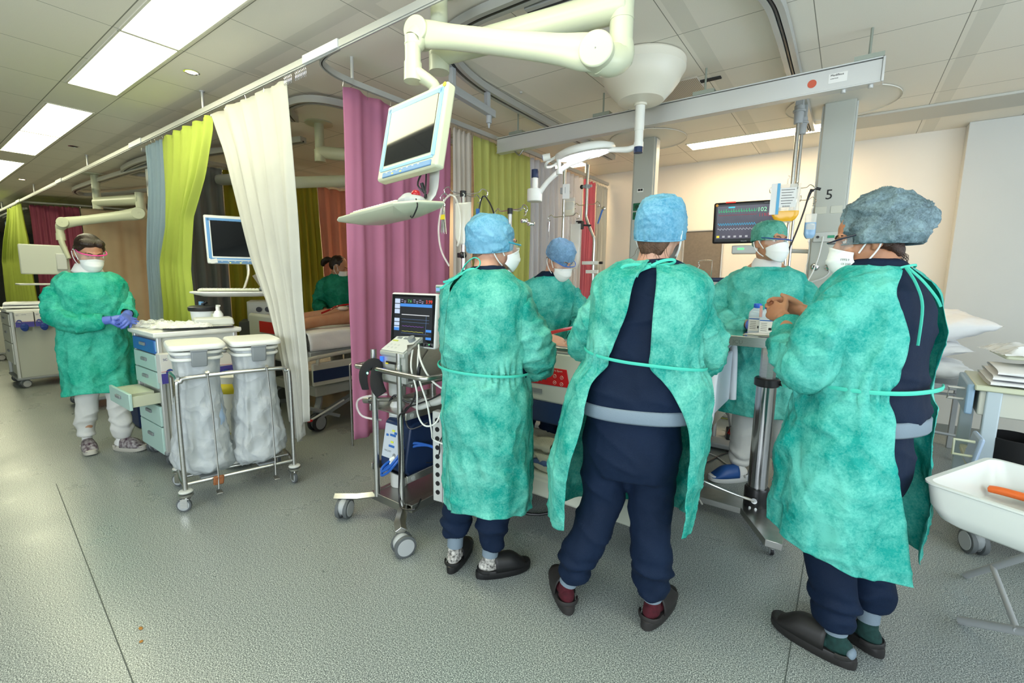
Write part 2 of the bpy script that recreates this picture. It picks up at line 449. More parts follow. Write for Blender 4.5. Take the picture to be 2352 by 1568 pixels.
gm = MB().box((-1.06, 3.44, 2.696), (0.5, 0.035, 0.01)).obj('ceiling_gap', mat('dark_gap', (.03, .03, .03), .9), smooth=0)
tag(gm, 'dark open slot beside a shifted ceiling tile near the bell mount', 'ceiling gap')

# ceiling lights
def lightpanel(name, label, x0, x1, y0, y1, col, st, group=None, dz=0.004):
    t = thing(name, label, 'ceiling light', ((x0 + x1) / 2, (y0 + y1) / 2, 2.70), 0, group)
    w, d = x1 - x0, y1 - y0
    f = MB()
    for sx in (-1, 1): f.box((sx * w / 2, 0, -0.003), (0.012, d + .012, 0.008))
    for sy in (-1, 1): f.box((0, sy * d / 2, -0.003), (w, 0.012, 0.008))
    f.obj('frame', warmwhite, t, smooth=0)
    key = 'lamp_%s_%.1f' % (col, st)
    MB().box((0, 0, -0.002), (w - .01, d - .01, 0.004)).obj('diffuser', mat(key, (0.9, 0.9, 0.9), .5, emit=col, es=st), t, smooth=0)
    return t
hallc = (1.0, 0.98, 0.66)
xs = [(-2.16, -3.415, 'nearest'), (-3.43, -4.66, 'second'), (-5.33, -6.56, 'third'), (-6.58, -7.81, 'fourth'), (-8.48, -9.72, 'fifth'), (-9.74, -10.98, 'sixth'), (-11.63, -12.88, 'seventh'), (-12.9, -14.15, 'eighth'), (-14.8, -16.05, 'ninth')]
for i, (a, b, n) in enumerate(xs):
    lightpanel('ceiling_light', 'bright panel light in the hallway ceiling, %s in the row from the near end' % n, b, a, 0.93, 1.215, hallc, 12.0, 'panel lights along the hallway')
for a in (-1.51, 1.65):
    lightpanel('ceiling_light', 'hallway panel light overhead, %s' % ('above the camera' if a < 0 else 'far to the right'), a, a + 1.24, 0.93, 1.215, hallc, 12.0)
warm = (1.0, 0.76, 0.46)
lightpanel('ceiling_light', 'narrow lit strip light in the ceiling just left of the column marked 5', -1.435, -0.19, 4.88, 5.12, warm, 28.0)
lightpanel('ceiling_light', 'narrow warm ceiling light near the back wall seen just under the operating lamp', -3.3, -2.62, 4.88, 5.12, warm, 24.0)
lightpanel('ceiling_light', 'warm ceiling light above the next bay, behind its curtains', -6.3, -5.06, 4.88, 5.12, (1., .66, .38), 22.0)
lightpanel('ceiling_light', 'warm ceiling light above the far bay in front of the beige wall', -9.6, -8.4, 4.6, 4.84, (1., .66, .38), 22.0)
for x, lb in ((-3.71, 'small round downlight glowing in the ceiling right of the second hallway panel'), (-6.9, 'small unlit round downlight right of the fourth hallway panel'), (-10.0, 'small glowing round downlight far along the hallway ceiling')):
    t = thing('downlight', lb, 'downlight', (x, 1.38, 2.70), 0, 'small round downlights')
    MB().lathe([(.045, -.001), (.048, -.004), (.036, -.005), (.034, .0)], caps=False).obj('ring', chrome, t)
    lit = x != -6.9
    MB().lathe([(.034, -.002), (.001, -.002)]).obj('lens', mat('downlight_on', (.9, .8, .7), emit=(1, .8, .6), es=4) if lit else grey, t)

# ------------------------------------------------------------------ rails
def rod(mb, x, y, z0, r=0.009):
    mb.cyl((x, y, z0), (x, y, 2.70), r, n=10); mb.cyl((x, y, 2.692), (x, y, 2.70), r * 2, n=12)
t = thing('curtain_rail', 'long white curtain rail running down the hallway under the ceiling', 'curtain rail', (-8.0, 1.555, 2.54))
MB(Matrix.Translation((8, 0, 0))).box((-11.5, 0, 0.02), (21.0, 0.022, 0.036)).box((-11.5, 0, -.001), (21, .010, .008)).obj('rail', rail_m, t, bevel=.002)
for y_ in (.15, .25): MB(Matrix.Translation((8, 0, 0))).box((-14.4, y_, 0.02), (2.9, 0.022, 0.036)).box((-13.0, y_ / 2, .02), (.02, y_, .03)).obj('rail', rail_m, t, bevel=.002)
for x in (-2.45, -5.55, -8.7, -11.8, -15):
    MB(Matrix.Translation((8, 0, 0))).box((x, -.002, 0.022), (0.34, 0.03, 0.044)).obj('joint_cover', mat('cover_white', (.72, .74, .74), .4), t, bevel=.002)
for x in (-4.02, -7.27, -10.4, -13.6): 
    m_ = MB(Matrix.Translation((8, 0, -2.54))); rod(m_, x, 0, 2.575); m_.obj('hanger_rod', alu, t)
hk = MB(Matrix.Translation((8, 0, -2.54)))
for i in range(14):
    x = -2.62 - i * .016 - (.03 if i > 7 else 0)
    hk.tube([(x, 0, 2.535), (x + .004, .002, 2.515), (x - .003, .004, 2.495), (x + .005, 0, 2.48), (x + .008, -.004, 2.49)], .0014, 5)
hk.obj('curtain_hook', chrome, t)
def track(name, label, path, w, h, z, m=rail_m, rods=()):
    o = path[0]; t = thing(name, label, 'ceiling track', (o[0], o[1], z))
    P = [V3((p[0] - o[0], p[1] - o[1], 0)) for p in catmull(path, 8)]
    rings = []
    for i, p in enumerate(P):
        d = (P[min(i + 1, len(P) - 1)] - P[max(i - 1, 0)]).normalized(); s_ = V3((d.y, -d.x, 0))
        rings.append([p + s_ * a + V3((0, 0, c)) for a, c in ((-w / 2, 0), (-w / 2, h), (w / 2, h), (w / 2, 0), (w * .14, 0), (w * .14, h * .3), (-w * .14, h * .3), (-w * .14, 0))])
    MB().loft(rings).obj('track_profile', m, t)
    rings = [[p + s2 for s2 in (V3((0, 0, h * .25)),)] for p in P]
    g = MB().tube([p + V3((0, 0, h * .16)) for p in P], w * .11, 6); g.obj('slot', black, t)
    for x, y in rods:
        m_ = MB(); m_.cyl((x - o[0], y - o[1], h), (x - o[0], y - o[1], 2.70 - z), .011, n=10); m_.obj('hanger_rod', alu, t)
    return t
track('curved_curtain_rail', 'grey curved curtain rail carrying the pink, white and yellow-green divider curtains', [(-2.30, 1.56), (-2.42, 1.567), (-2.54, 1.61), (-2.61, 1.72), (-2.632, 1.85), (-2.635, 2.05), (-2.60, 3.3), (-2.60, 4.3), (-2.6, 5.62)], .024, .034, 2.54, rods=((-2.625, 1.87), (-2.61, 3.6), (-2.6, 5.0)))
track('curved_lamp_track', 'wide curved ceiling track with a black slot left of the operating lamp', [(1.2, 1.93), (-1.15, 1.93), (-1.68, 1.93), (-1.92, 2.0), (-2.08, 2.2), (-2.17, 2.5), (-2.20, 2.85), (-2.21, 3.6), (-2.21, 4.85)], .075, .045, 2.645, rods=((-2.06, 2.9),))
track('ceiling_track', 'wide ceiling track curving in from the top right and ending above the infusion poles', [(-1.4, 2.02), (-.75, 2.08), (-.52, 2.25), (-.42, 2.55), (-0.40, 2.9), (-0.40, 3.6), (-0.39, 4.9)], .075, .045, 2.645)
track('oval_ceiling_track', 'white oval ceiling track over the next bay seen between the white and pink curtains', [(-3.9, 2.2), (-3.7, 2.03), (-3.5, 2.0), (-3.35, 2.07), (-3.27, 2.25), (-3.25, 2.6), (-3.25, 3.6)], .06, .05, 2.63)
track('oval_ceiling_track', 'long oval ceiling track above the bay behind the walking nurse', [(-4.3, 2.5), (-6.0, 2.12), (-7.4, 2.0), (-9.2, 1.92), (-10.0, 1.95), (-10.3, 2.15), (-9.6, 2.45), (-7.5, 2.8), (-5.5, 3.0)], .07, .05, 2.60)
track('oval_ceiling_track', 'short oval ceiling track just left of the pale blue curtain', [(-5.4, 2.3), (-6.3, 1.98), (-7.2, 1.93), (-7.7, 2.03), (-7.5, 2.35), (-6.4, 2.7)], .07, .05, 2.62)

# the thick horizontal beam of bay 5
t = thing('equipment_beam', 'thick silver-grey equipment beam hanging across the bay on threaded rods', 'beam', (-1.25, 3.26, 2.41))
MB().box((0, 0, 0.06), (2.58, 0.055, 0.108)).box((0, 0, 0.122), (2.585, .065, .008)).box((0, 0, .002), (2.585, .065, .008)).obj('beam', alu, t, bevel=.002)
MB().box((1.296, 0, .06), (.012, .075, .125)).cyl((1.13, 0, 0), (1.13, 0, -.018), .012).cyl((1.25, 0, 0), (1.25, 0, -.018), .012).obj('end_plate', alu, t, bevel=.003)
for x in (-2.34, -1.57, -0.86, -0.02):
    m_ = MB(Matrix.Translation((1.25, 0, -2.41))); m_.box((x, 0, 2.545), (.13, .08, .022)); m_.cyl((x, 0, 2.54), (x, 0, 2.70), .0065, n=8)
    m_.obj('threaded_rod', mat('zinc', (.34, .38, .33), .45, .7), t)
MB().tube([(-1.12, 0, .0), (-1.09, 0, -.03), (-1.075, 0, -.04), (-1.06, 0, -.03), (-1.03, 0, 0)], .006, 8).obj('hook', steel_dark, t)
MB().lathe([(.001, 0), (.022, 0), (.022, .001), (.001, .001)], M=Matrix.Rotation(rad(90), 4, 'X'), o=(.98, -.0285, .055)).obj('round_sticker', mat('sticker_red', (.55, .10, .05), .5), t)
m_ = MB().box((1.10, -.0285, .062), (.085, .001, .05)); m_.obj('maker_label', paper, t)
m_ = MB(); m_.text('Medifleus', .016, Matrix.Translation((1.065, -.030, .072)) @ Matrix.Rotation(rad(90), 4, 'X')); m_.text('onderhoud', .008, Matrix.Translation((1.065, -.030, .058)) @ Matrix.Rotation(rad(90), 4, 'X')).obj('label_text', ink, t, smooth=0)
# wall board on the back wall
t = thing('wall_board', 'brown-grey notice board with a thin frame on the back wall', 'notice board', (-1.40, 5.655, 1.64))
MB().box((0, 0, 0), (.42, .02, .56)).obj('panel', mat('board_brown', (.21, .18, .145), .8, var=.15, vscale=40), t)
f = MB()
for sx in (-1, 1): f.box((sx * .215, -.005, 0), (.014, .03, .59))
for sz in (-1, 1): f.box((0, -.005, sz * .285), (.44, .03, .014))
f.obj('frame', alu, t, bevel=.002)

# service columns
def column(x, y, z0, label, num):
    t = thing('service_column', label, 'service column', (x, y, z0), 0, 'grey service columns hanging from the ceiling')
    h = 2.70 - z0
    MB().box((0, 0, h / 2), (.20, .13, h)).obj('shaft', mat('column_grey', (.47, .49, .44), .45), t, bevel=.01)
    MB().box((0.106, 0, h / 2), (.012, .09, h * .98)).box((-0.106, 0, h / 2), (.012, .09, h * .98)).obj('side_profile', lightgrey, t, bevel=.002)
    MB().lathe([(.36, h - .012), (.36, h - .004), (.01, h - .004)], n=48, caps=False).obj('ceiling_plate', mat('plate_w', (.70, .69, .62), .7), t)
    return t
c5 = column(-.17, 4.43, .95, 'grey service column hanging from the ceiling with a black number 5', 5)
MB(Matrix.Translation((0, 0, -.95))).text('5', .105, Matrix.Translation((-.037, -.0665, 1.985)) @ Matrix.Rotation(rad(90), 4, 'X')).obj('number', ink, c5, smooth=0)
for dx in (-.055, .045):
    MB(Matrix.Translation((0, 0, -.95))).box((dx, -.067, 1.905), (.075, .004, .055)).obj('blank_cover', mat('cover_cream', (.58, .59, .50), .5), c5, bevel=.002)
MB(Matrix.Translation((0, 0, -.95))).box((0, -.075, 1.70), (.17, .02, .075)).obj('outlet_panel', lightgrey, c5, bevel=.004)
m_ = MB(Matrix.Translation((0, 0, -.95)))
m_.lathe([(.010, 0), (.010, .006), (.001, .006)], o=(-.055, -.085, 1.70), M=Matrix.Rotation(rad(90), 4, 'X')); m_.obj('jack', black, c5)
m_ = MB(Matrix.Translation((0, 0, -.95))); m_.box((.03, -.087, 1.70), (.045, .003, .02)); m_.obj('green_light', mat('led_green', (.02, .3, .15), .4), c5, bevel=.004)
for dx in (-.055, .04):
    m_ = MB(Matrix.Translation((0, 0, -.95))); R = Matrix.Rotation(rad(90), 4, 'X')
    m_.lathe([(.030, 0), (.030, .006), (.022, .012), (.022, .03), (.012, .032), (.001, .032)], o=(dx, -.065, 1.47), M=R)
    m_.obj('gas_outlet', chrome, c5)
    MB(Matrix.Translation((0, 0, -.95))).lathe([(.013, 0), (.013, .036), (.001, .036)], o=(dx, -.065, 1.47), M=R).obj('outlet_core', black, c5)
m_ = MB(Matrix.Translation((0, 0, -.95)))
m_.tube([(.04, -.09, 1.455), (.04, -.10, 1.42), (0, -.11, 1.38), (-.06, -.12, 1.355), (-.12, -.13, 1.33)], .0065, 8, sm=4); m_.obj('gas_hose', lightgrey, c5)
m_ = MB(Matrix.Translation((0, 0, -.95))); m_.tube([(-.02, -.09, 1.70), (-.022, -.11, 1.66), (-.035, -.115, 1.55), (-.06, -.12, 1.44), (-.09, -.13, 1.36)], .0055, 8, sm=4); m_.obj('white_cable', white, c5)
m_ = MB(Matrix.Translation((0, 0, -.95))); m_.box((.118, -.03, 1.32), (.022, .03, .6)); m_.obj('yellow_strip', yellowp, c5, bevel=.003)
c4 = column(-1.70, 4.52, 1.25, 'grey service column with green sockets behind the woman with the open gown', 4)
for i, (dx, z) in enumerate(((-.045, 2.06), (.045, 2.06), (-.045, 1.975), (.045, 1.975))):
    m_ = MB(Matrix.Translation((0, 0, -1.25))); m_.box((dx, -.069, z), (.076, .008, .072)); s_ = m_.obj('socket', greenp, c4, bevel=.004)
    MB(Matrix.Translation((0, 0, -1.25))).lathe([(.020, 0), (.020, .004), (.001, .004)], o=(dx, -.072, z), M=Matrix.Rotation(rad(90), 4, 'X')).obj('socket_hole', mat('socket_dark', (.004, .05, .025), .5), s_)
m_ = MB(Matrix.Translation((0, 0, -1.25))); m_.box((-.02, -.067, 2.215), (.06, .004, .035)); m_.obj('blank_plate', white, c4)
m_ = MB(Matrix.Translation((0, 0, -1.25))); m_.box((-.03, -.070, 2.218), (.02, .006, .018)).box((-.005, -.07, 2.218), (.02, .006, .018)); m_.obj('switch', black, c4)
# ------------------------------------------------------------------ people
GOWN = nonwoven('gown_turquoise', (0.008, 0.36, 0.295), (0.19, 0.66, 0.54), 0.30)
GOWN2 = nonwoven('gown_blue_green', (0.006, 0.40, 0.345), (0.17, 0.69, 0.59), 0.30)
GOWN3 = nonwoven('gown_aqua', (0.03, 0.48, 0.41), (0.20, 0.76, 0.64), 0.30)
GOWNG = nonwoven('gown_green', (0.005, 0.42, 0.29), (0.10, 0.66, 0.49), 0.30)
TIE = mat('gown_tie', (0.05, 0.50, 0.38), 0.6)
CAPB = nonwoven('cap_blue', (0.07, 0.31, 0.50), (0.22, 0.50, 0.68), 0.25, 1.4)
CAPD = nonwoven('cap_grey_blue', (0.07, 0.11, 0.125), (0.25, 0.37, 0.42), 0.25, 1.2)
CAPS = nonwoven('cap_pale_blue', (0.14, 0.28, 0.46), (0.28, 0.50, 0.74), 0.25, 1.2)
CAPG = nonwoven('cap_green', (0.07, 0.33, 0.25), (0.20, 0.58, 0.46), 0.25, 1.2)
NAVY = mat('navy_scrubs', (0.003, 0.0125, 0.038), 0.75, var=0.25, vscale=5, bump=0.25, bscale=330, spec=.25)
BAND = mat('grey_blue_band', (0.17, 0.225, 0.275), 0.8, bump=.2, bscale=400)
WHT = mat('white_trousers', (0.66, 0.66, 0.64), 0.85, var=0.06, vscale=5, bump=0.15, bscale=330)
SHIRT = mat('white_collar', (0.75, 0.75, 0.73), 0.8)
MASK = mat('white_mask', (0.80, 0.82, 0.80), 0.75, bump=.1, bscale=500)
SOCKW = mat('white_patterned_sock', (0.62, 0.60, 0.56), .9, var=.98, vscale=75, vcol=(.03, .03, .03))
GLOVE = mat('blue_glove', (0.10, 0.16, 0.55), 0.4, var=.1)

def skinmat(n, c):
    m = mat(n, c, 0.5, var=0.12, vscale=14, vcol=(c[0] * .92, c[1] * .80, c[2] * .74), bump=.05, bscale=200)
    nt(m)[0]['Principled BSDF'].inputs['Subsurface Weight'].default_value = 0.12
    nt(m)[0]['Principled BSDF'].inputs['Subsurface Radius'].default_value = (.02, .008, .004)
    return m
SK_L = skinmat('skin_light', (0.60, 0.36, 0.26)); SK_M = skinmat('skin_warm', (0.50, 0.27, 0.16)); SK_D = skinmat('skin_tan', (0.44, 0.22, 0.12))
H_DK = mat('hair_dark', (0.025, 0.012, 0.007), 0.35, var=.5, vscale=40, stretch=(1, 1, .2), bump=.5, bscale=220)
H_BR = mat('hair_brown', (0.12, 0.06, 0.032), 0.5, var=.5, vscale=60, bump=.5, bscale=260)
H_LB = mat('hair_light_brown', (0.22, 0.14, 0.085), 0.55, var=.5, vscale=60, bump=.5, bscale=260)

def crumple(me, amp, sc, seed=0.0, st=(1, 1, 1), crease=0.7, fn=None):
    me.update()
    ns = [v.normal.copy() for v in me.vertices]
    for v, n in zip(me.vertices, ns):
        p = (v.co.x * st[0], v.co.y * st[1], v.co.z * st[2])
        w = noise.noise_vector(V3(p) * (sc * .5) + V3((seed, 0, seed))) * .5
        a = noise.voronoi(V3(p) * (sc * .62) + w + V3((seed, seed, 0)))[0]
        b = noise.voronoi(V3((p[0] + p[2] * .5, p[1], p[2] - p[0] * .4)) * (sc * 1.25) + w * 1.6)[0]
        d = fbm(p, sc * .7, 2, seed) * 0.7 + crease * (.55 * ridge(p, sc * .8, seed + 3) ** 2 - .85 * math.exp(-(a[1] - a[0]) * 8) - .38 * math.exp(-(b[1] - b[0]) * 9) + .5 * a[0])
        k = fn(v.co) if fn else 1.0
        v.co = v.co + n * (amp * d * k)
    me.update()

def finger(mb, base, d, n, L, r, curl, spread=None):
    """three bones bending toward the palm normal n"""
    d = V3(d).normalized(); n = V3(n).normalized(); p = V3(base); pts = [p - d * .012]; rr = [r * 1.05]
    pts.append(p); rr.append(r * 1.05)
    a = 0.0
    for k, (f, c) in enumerate(((.45, curl[0]), (.31, curl[1]), (.24, curl[2]))):
        a += rad(c); dd = d * cos(a) + n * sin(a)
        q = p + dd * (L * f); pts.append((p + q) / 2); rr.append(r * (0.98 - .05 * k)); pts.append(q); rr.append(r * (.98 - .07 * k)); p = q
    pts.append(p + dd * r * .5); rr.append(r * .55)
    mb.tube(pts, rr, 10)
def hand(mb, wrist, d, n, side, curl=(35, 40, 25), s=1.0, thumb=(0.75, 0.55, 0.35)):
    """wrist point, pointing direction d, palm normal n, side=+1 thumb along d x n"""
    w = V3(wrist); d = V3(d).normalized(); n = V3(n); n = (n - d * n.dot(d)).normalized(); l = d.cross(n) * side
    P = [w - d * .02, w + d * .012 * s, w + d * .045 * s, w + d * .078 * s, w + d * .092 * s]
    mb.tube(P, [(.026 * s, .020 * s), (.029 * s, .019 * s), (.039 * s, .016 * s), (.041 * s, .013 * s), (.036 * s, .008 * s)], 14, ref=n)
    for i, (o, L, e) in enumerate(((.030, .072, .086), (.010, .080, .090), (-.011, .075, .088), (-.031, .058, .080))):
        c = tuple(q * (1 + .10 * i) for q in curl)
        dd = d + l * (o * 1.3)
        finger(mb, w + l * o * s + d * e * s, dd, n, L * s, .0085 * s if i < 3 else .0075 * s, c)
    tb = w + l * .026 * s + d * .022 * s
    t1 = (d * thumb[0] + l * thumb[1] + n * thumb[2]).normalized()
    pts = [tb - t1 * .01, tb + t1 * .030 * s, tb + t1 * .052 * s + d * .006, tb + t1 * .066 * s + d * .016 * s]
    mb.tube(pts, [.0135 * s, .0125 * s, .0105 * s, .0075 * s], 10)

def head_shapes(mb, female=True, wide=1.0):
    """head-local: origin between the ears, +y is the face"""
    mb.ell((0, -.006, .035), (.076 * wide, .098, .088))
    mb.ell((0, .015, -.02), (.066 * wide, .078, .085))
    mb.ell((0, .030, -.062), (.052 * wide, .060, .050))
    mb.ell((0, .070, -.095), (.024, .022, .018))
    mb.tube([(0, .088, .012), (0, .104, -.012), (0, .112, -.030), (0, .098, -.038)], [(.008, .010), (.011, .012), (.015, .013), (.012, .008)], 10)
    mb.tube([(-.045, .080, .028), (0, .095, .026), (.045, .080, .028)], .009, 8)
    for s in (-1, 1):
        mb.ell((s * .045, .062, -.028), (.022, .022, .020))
        M = Matrix.Rotation(rad(-s * 18), 4, 'Z') @ Matrix.Rotation(rad(-8), 4, 'X')
        mb.ell((s * .077 * wide, -.012, -.012), (.009, .020, .032), M)
        mb.ell((s * .074 * wide, -.004, -.036), (.008, .010, .010))
    mb.tube([(-.022, .088, -.064), (0, .096, -.064), (.022, .088, -.064)], [.006, .009, .006], 8)

def face_bits(root, MH, iris=(.05, .03, .02), hair=H_DK, closed=False, sk=SK_M):
    for s in (-1, 1):
        M = MH
        e = MB(M); e.ell((s * .030, .0695, .006), (.0125, .0120, .0110), n=14, m=10); e.obj('eye', mat('eye_white', (.62, .58, .54), .2), root)
        e = MB(M); e.ell((s * .030, .0788, .0055 - (.003 if closed else 0)), (.0055, .0035, .0055), n=12, m=8); e.obj('iris', mat('iris_dark', iris, .15), root)
        e = MB(M)
        lo, hi = (-25, 100) if closed else (12, 100)
        def fn(u, v, s=s, lo=lo, hi=hi):
            a = rad(-75 + 150 * u); b = rad(lo + (hi - lo) * v)
            r = .0136
            return (s * .031 + r * sin(a) * max(.05, cos(b * .9)), .0692 + r * cos(a) * cos(b * .9), .006 + r * .92 * sin(b * .9))
        e.grid(fn, 14, 8); e.obj('eyelid', sk, root, solid=.0012)
        e = MB(M)
        e.tube([(s * .013, .0985, .024), (s * .03, .0945, .031), (s * .050, .076, .027)], [(.0015, .0025), (.002, .0035), (.001, .0015)], 8, sm=4)
        e.obj('eyebrow', hair, root)

def mask_mesh(root, MH, strap=True, sc=1.0, ears=True):
    m = MB(MH)
    def fn(u, v):
        s = u * 2 - 1; a = s * rad(82)
        top = .000 - .040 * abs(s) ** 1.6 ; bot = -.118 + .038 * abs(s) ** 2
        z = bot + (top - bot) * v
        g = .66 + .40 * sin(pi * min(1, v * .75 + .12))
        x = (.070 - .010 * (1 - v)) * sin(a) * sc
        y = .034 + (.095 * g) * max(0, cos(a)) ** .75 * sc
        if v > .86: y += .010 * (v - .86) / .14 * cos(a)
        y += .004 * (1 - abs(s)) * (1 if abs(v - .55) < .06 else 0)
        return (x, y, z)
    m.grid(fn, 33, 21)
    o = m.obj('face_mask', MASK, root, solid=.0015, smooth=60)
    if strap:
        for s in (-1, 1):
            t = MB(MH)
            t.tube([(s * .070, .040, -.045), (s * .080, .012, -.010), (s * .083, -.006, .016), (s * .086, -.022, .004)], .0028, 6, sm=4)
            t.tube([(s * .060, .040, -.090), (s * .076, .012, -.070), (s * .085, -.016, -.038), (s * .088, -.028, -.008)], .0028, 6, sm=4)
            t.obj('ear_loop', MASK, root)
    return o

def glasses(root, MH, col, style='wrap'):
    fr = MB(MH)
    P = [(-.082, -.02, .018), (-.084, .03, .018), (-.078, .075, .016), (-.052, .110, .013), (0, .124, .015), (.052, .110, .013), (.078, .075, .016), (.084, .03, .018), (.082, -.02, .018)]
    fr.tube(P, [.0022, .0026, .003, .0034, .0034, .0034, .003, .0026, .0022], 8, sm=4)
    fr.obj('glasses_frame', col, root)
    l = MB(MH)
    def fn(u, v):
        s = u * 2 - 1; a = s * rad(72)
        return (.083 * sin(a), .020 + .103 * cos(a), .014 - .052 * v * (1 - .35 * s * s) - .0 )
    l.grid(fn, 24, 8); l.obj('glasses_lens', lensclr, root, smooth=60)

def cap_mesh(root, MH, mt, a, bf, bb, h, tilt=12, c=(0, -.012, .018), amax=104, seed=0., amp=.006, band=True, lump=None, name='surgical_cap', drop=.042):
    m = MB(MH @ Matrix.Translation(c) @ Matrix.Rotation(rad(tilt), 4, 'X'))
    def fn(u, v):
        th = 2 * pi * u; al = rad(amax) * (v ** .9)
        r = sin(al) if al < pi / 2 else 1 - (1 - sin(al)) * 1.6
        r = abs(r) ** .80
        b = bf if sin(th) > 0 else bb
        b = bb + (bf - bb) * smoothstep(-.6, .6, sin(th))
        z = h * (abs(cos(al)) ** .75) * (1 if al < pi / 2 else -1) if al < pi / 2 else -drop * (al - pi / 2) / (rad(amax) - pi / 2)
        p = V3((a * r * cos(th), b * r * sin(th), z))
        g = smoothstep(.80, 1.0, v)
        p += V3((cos(th), sin(th), 0)) * (.0022 * sin(th * 34 + 3 * sin(th * 5)) * g)
        if lump: p += lump(p, u, v)
        return p
    m.grid(fn, 120, 56, closeu=True)
    me = m.mesh('cap'); crumple(me, amp, 14, seed, (1, 1, 1.3), 1.0, None)
    o = mk(name, me, [mt], root, solid=.001, smooth=70)
    if band:
        k = MB(MH @ Matrix.Translation(c) @ Matrix.Rotation(rad(tilt), 4, 'X')); al = rad(amax)
        r = abs(1 - (1 - sin(al)) * 1.6) ** .80
        pts = []
        for i in range(49):
            th = 2 * pi * i / 48; b = bb + (bf - bb) * smoothstep(-.6, .6, sin(th))
            pts.append((a * r * cos(th), b * r * sin(th), -drop))
        k.tube(pts, .0032, 7); k.obj('cap_rim', mt, root)
    return o

def gown_sheet(mb, rings, nu=120, per=14, flare=None, seed=0.0, foldamp=0.0, nf=7, first_out=False, waist=None):
    Q = catmull(rings, per); nv = len(Q)
    def fn(u, v):
        z, cx, cy, a, b, p0, p1 = Q[min(nv - 1, int(round(v * (nv - 1))))]
        ph = rad(p0 + (360 - p0 - p1) * u)
        k = foldamp * v * (sin(nf * ph + seed) * .6 + sin(nf * 1.7 * ph + seed * 2 + v * 2) * .4)
        if waist: k += (.0075 * sin(26 * ph + 5 * sin(3 * ph + seed)) - .001) * math.exp(-((z - waist) / .045) ** 2)
        ov = .012 * (smoothstep(.5, 0, u) if first_out else smoothstep(.5, 1.0, u))
        ex = .86
        sx = math.copysign(abs(sin(ph)) ** ex, sin(ph)); sy = math.copysign(abs(cos(ph)) ** ex, cos(ph))
        hz = flare(ph) * smoothstep(.75, 1, v) if flare else 0
        return (cx + (a + k + ov) * sx, cy - (b + k + ov) * sy, z + hz)
    mb.grid(fn, nu, nv)

def ring_tie(z0, z1, x, y, a, b, p0, p1, n=14, sag=0.0):
    out = []
    for i in range(n + 1):
        t = i / n; ph = rad(p0 + (p1 - p0) * t); ex = .86
        out.append((x + a * math.copysign(abs(sin(ph)) ** ex, sin(ph)), y - b * math.copysign(abs(cos(ph)) ** ex, cos(ph)), z0 + (z1 - z0) * t - sag * sin(pi * t)))
    return out
def sleeve(mb, path, radii, n=36, sm=20):
    mb.tube(path, radii, n, caps=False, sm=sm)

def clog(root, p, ang, mt, sock, sockcol2=None, s=1.0, name='clog', sole=None, ank=None):
    M = Matrix.Translation(p) @ Matrix.Rotation(rad(ang), 4, 'Z') @ Matrix.Scale(s, 4)
    def outl(th, k=1.0):
        y = .045 + .140 * math.copysign(abs(cos(th)) ** .85, cos(th)) * k; x = .046 * math.copysign(abs(sin(th)) ** .8, sin(th)) * (1 + .16 * cos(th)) * k
        return x, y
    m = MB(M)
    rings = []
    for z, k in ((0.0, .93), (.004, .99), (.022, 1.0), (.036, .985), (.040, .94)):
        rings.append([V3((*outl(2 * pi * i / 36, k), z + .010 * max(0, cos(2 * pi * i / 36)) ** 3)) for i in range(36)])
    m.loft(rings)
    sl = m.obj('clog_sole', sole or mt, root)
    m = MB(M); rings = []
    for i in range(15):
        t = i / 14; y = -.005 + .178 * t
        c = (y - .045) / .140; w = .047 * max(.02, 1 - abs(c) ** 2.6) ** .45 * (1 + .16 * c)
        hgt = (.082 - .012 * t) * (1 - .92 * smoothstep(.35, 1.0, t) ** 1.6) + .034 * 0
        rings.append([V3((w * cos(pi * k / 14), y, .034 + hgt * .92 * abs(sin(pi * k / 14)) ** .8)) for k in range(15)])
    m.loft(rings, closed=False, caps=False)
    m.obj('clog_upper', mt, root, solid=.004)
    m = MB(M)
    m.tube([(cos(a) * .043, -.06 + .0 + .0 - sin(a) * .042 + .02, .042) for a in [pi * i / 12 for i in range(13)]], [(.005, .010)] * 13, 8)
    m.obj('clog_heel_rim', sole or mt, root)
    m = MB(M)
    m.ell((0, -.030, .058), (.032, .050, .040)); m.ell((0, .03, .055), (.036, .07, .030))
    b0 = M @ V3((0, -.030, .05)); b1 = M @ V3((0, -.026, .085)); at = V3(ank) + V3((0, 0, .03)) if ank else M @ V3((0, -.022, .125))
    m.M = Matrix(); m.tube([b0, b1, (b1 + at) / 2, at], [(.033, .038), (.031, .034), (.031, .034), (.034, .036)], 18)
    m.obj('sock', sock, root)
    if sockcol2 is not None:
        m = MB(); c0 = b1.lerp(at, .22); m.tube([c0, at + V3((0, 0, .02))], [.0365, .039], 20); m.obj('trouser_cuff_lining', sockcol2, root)

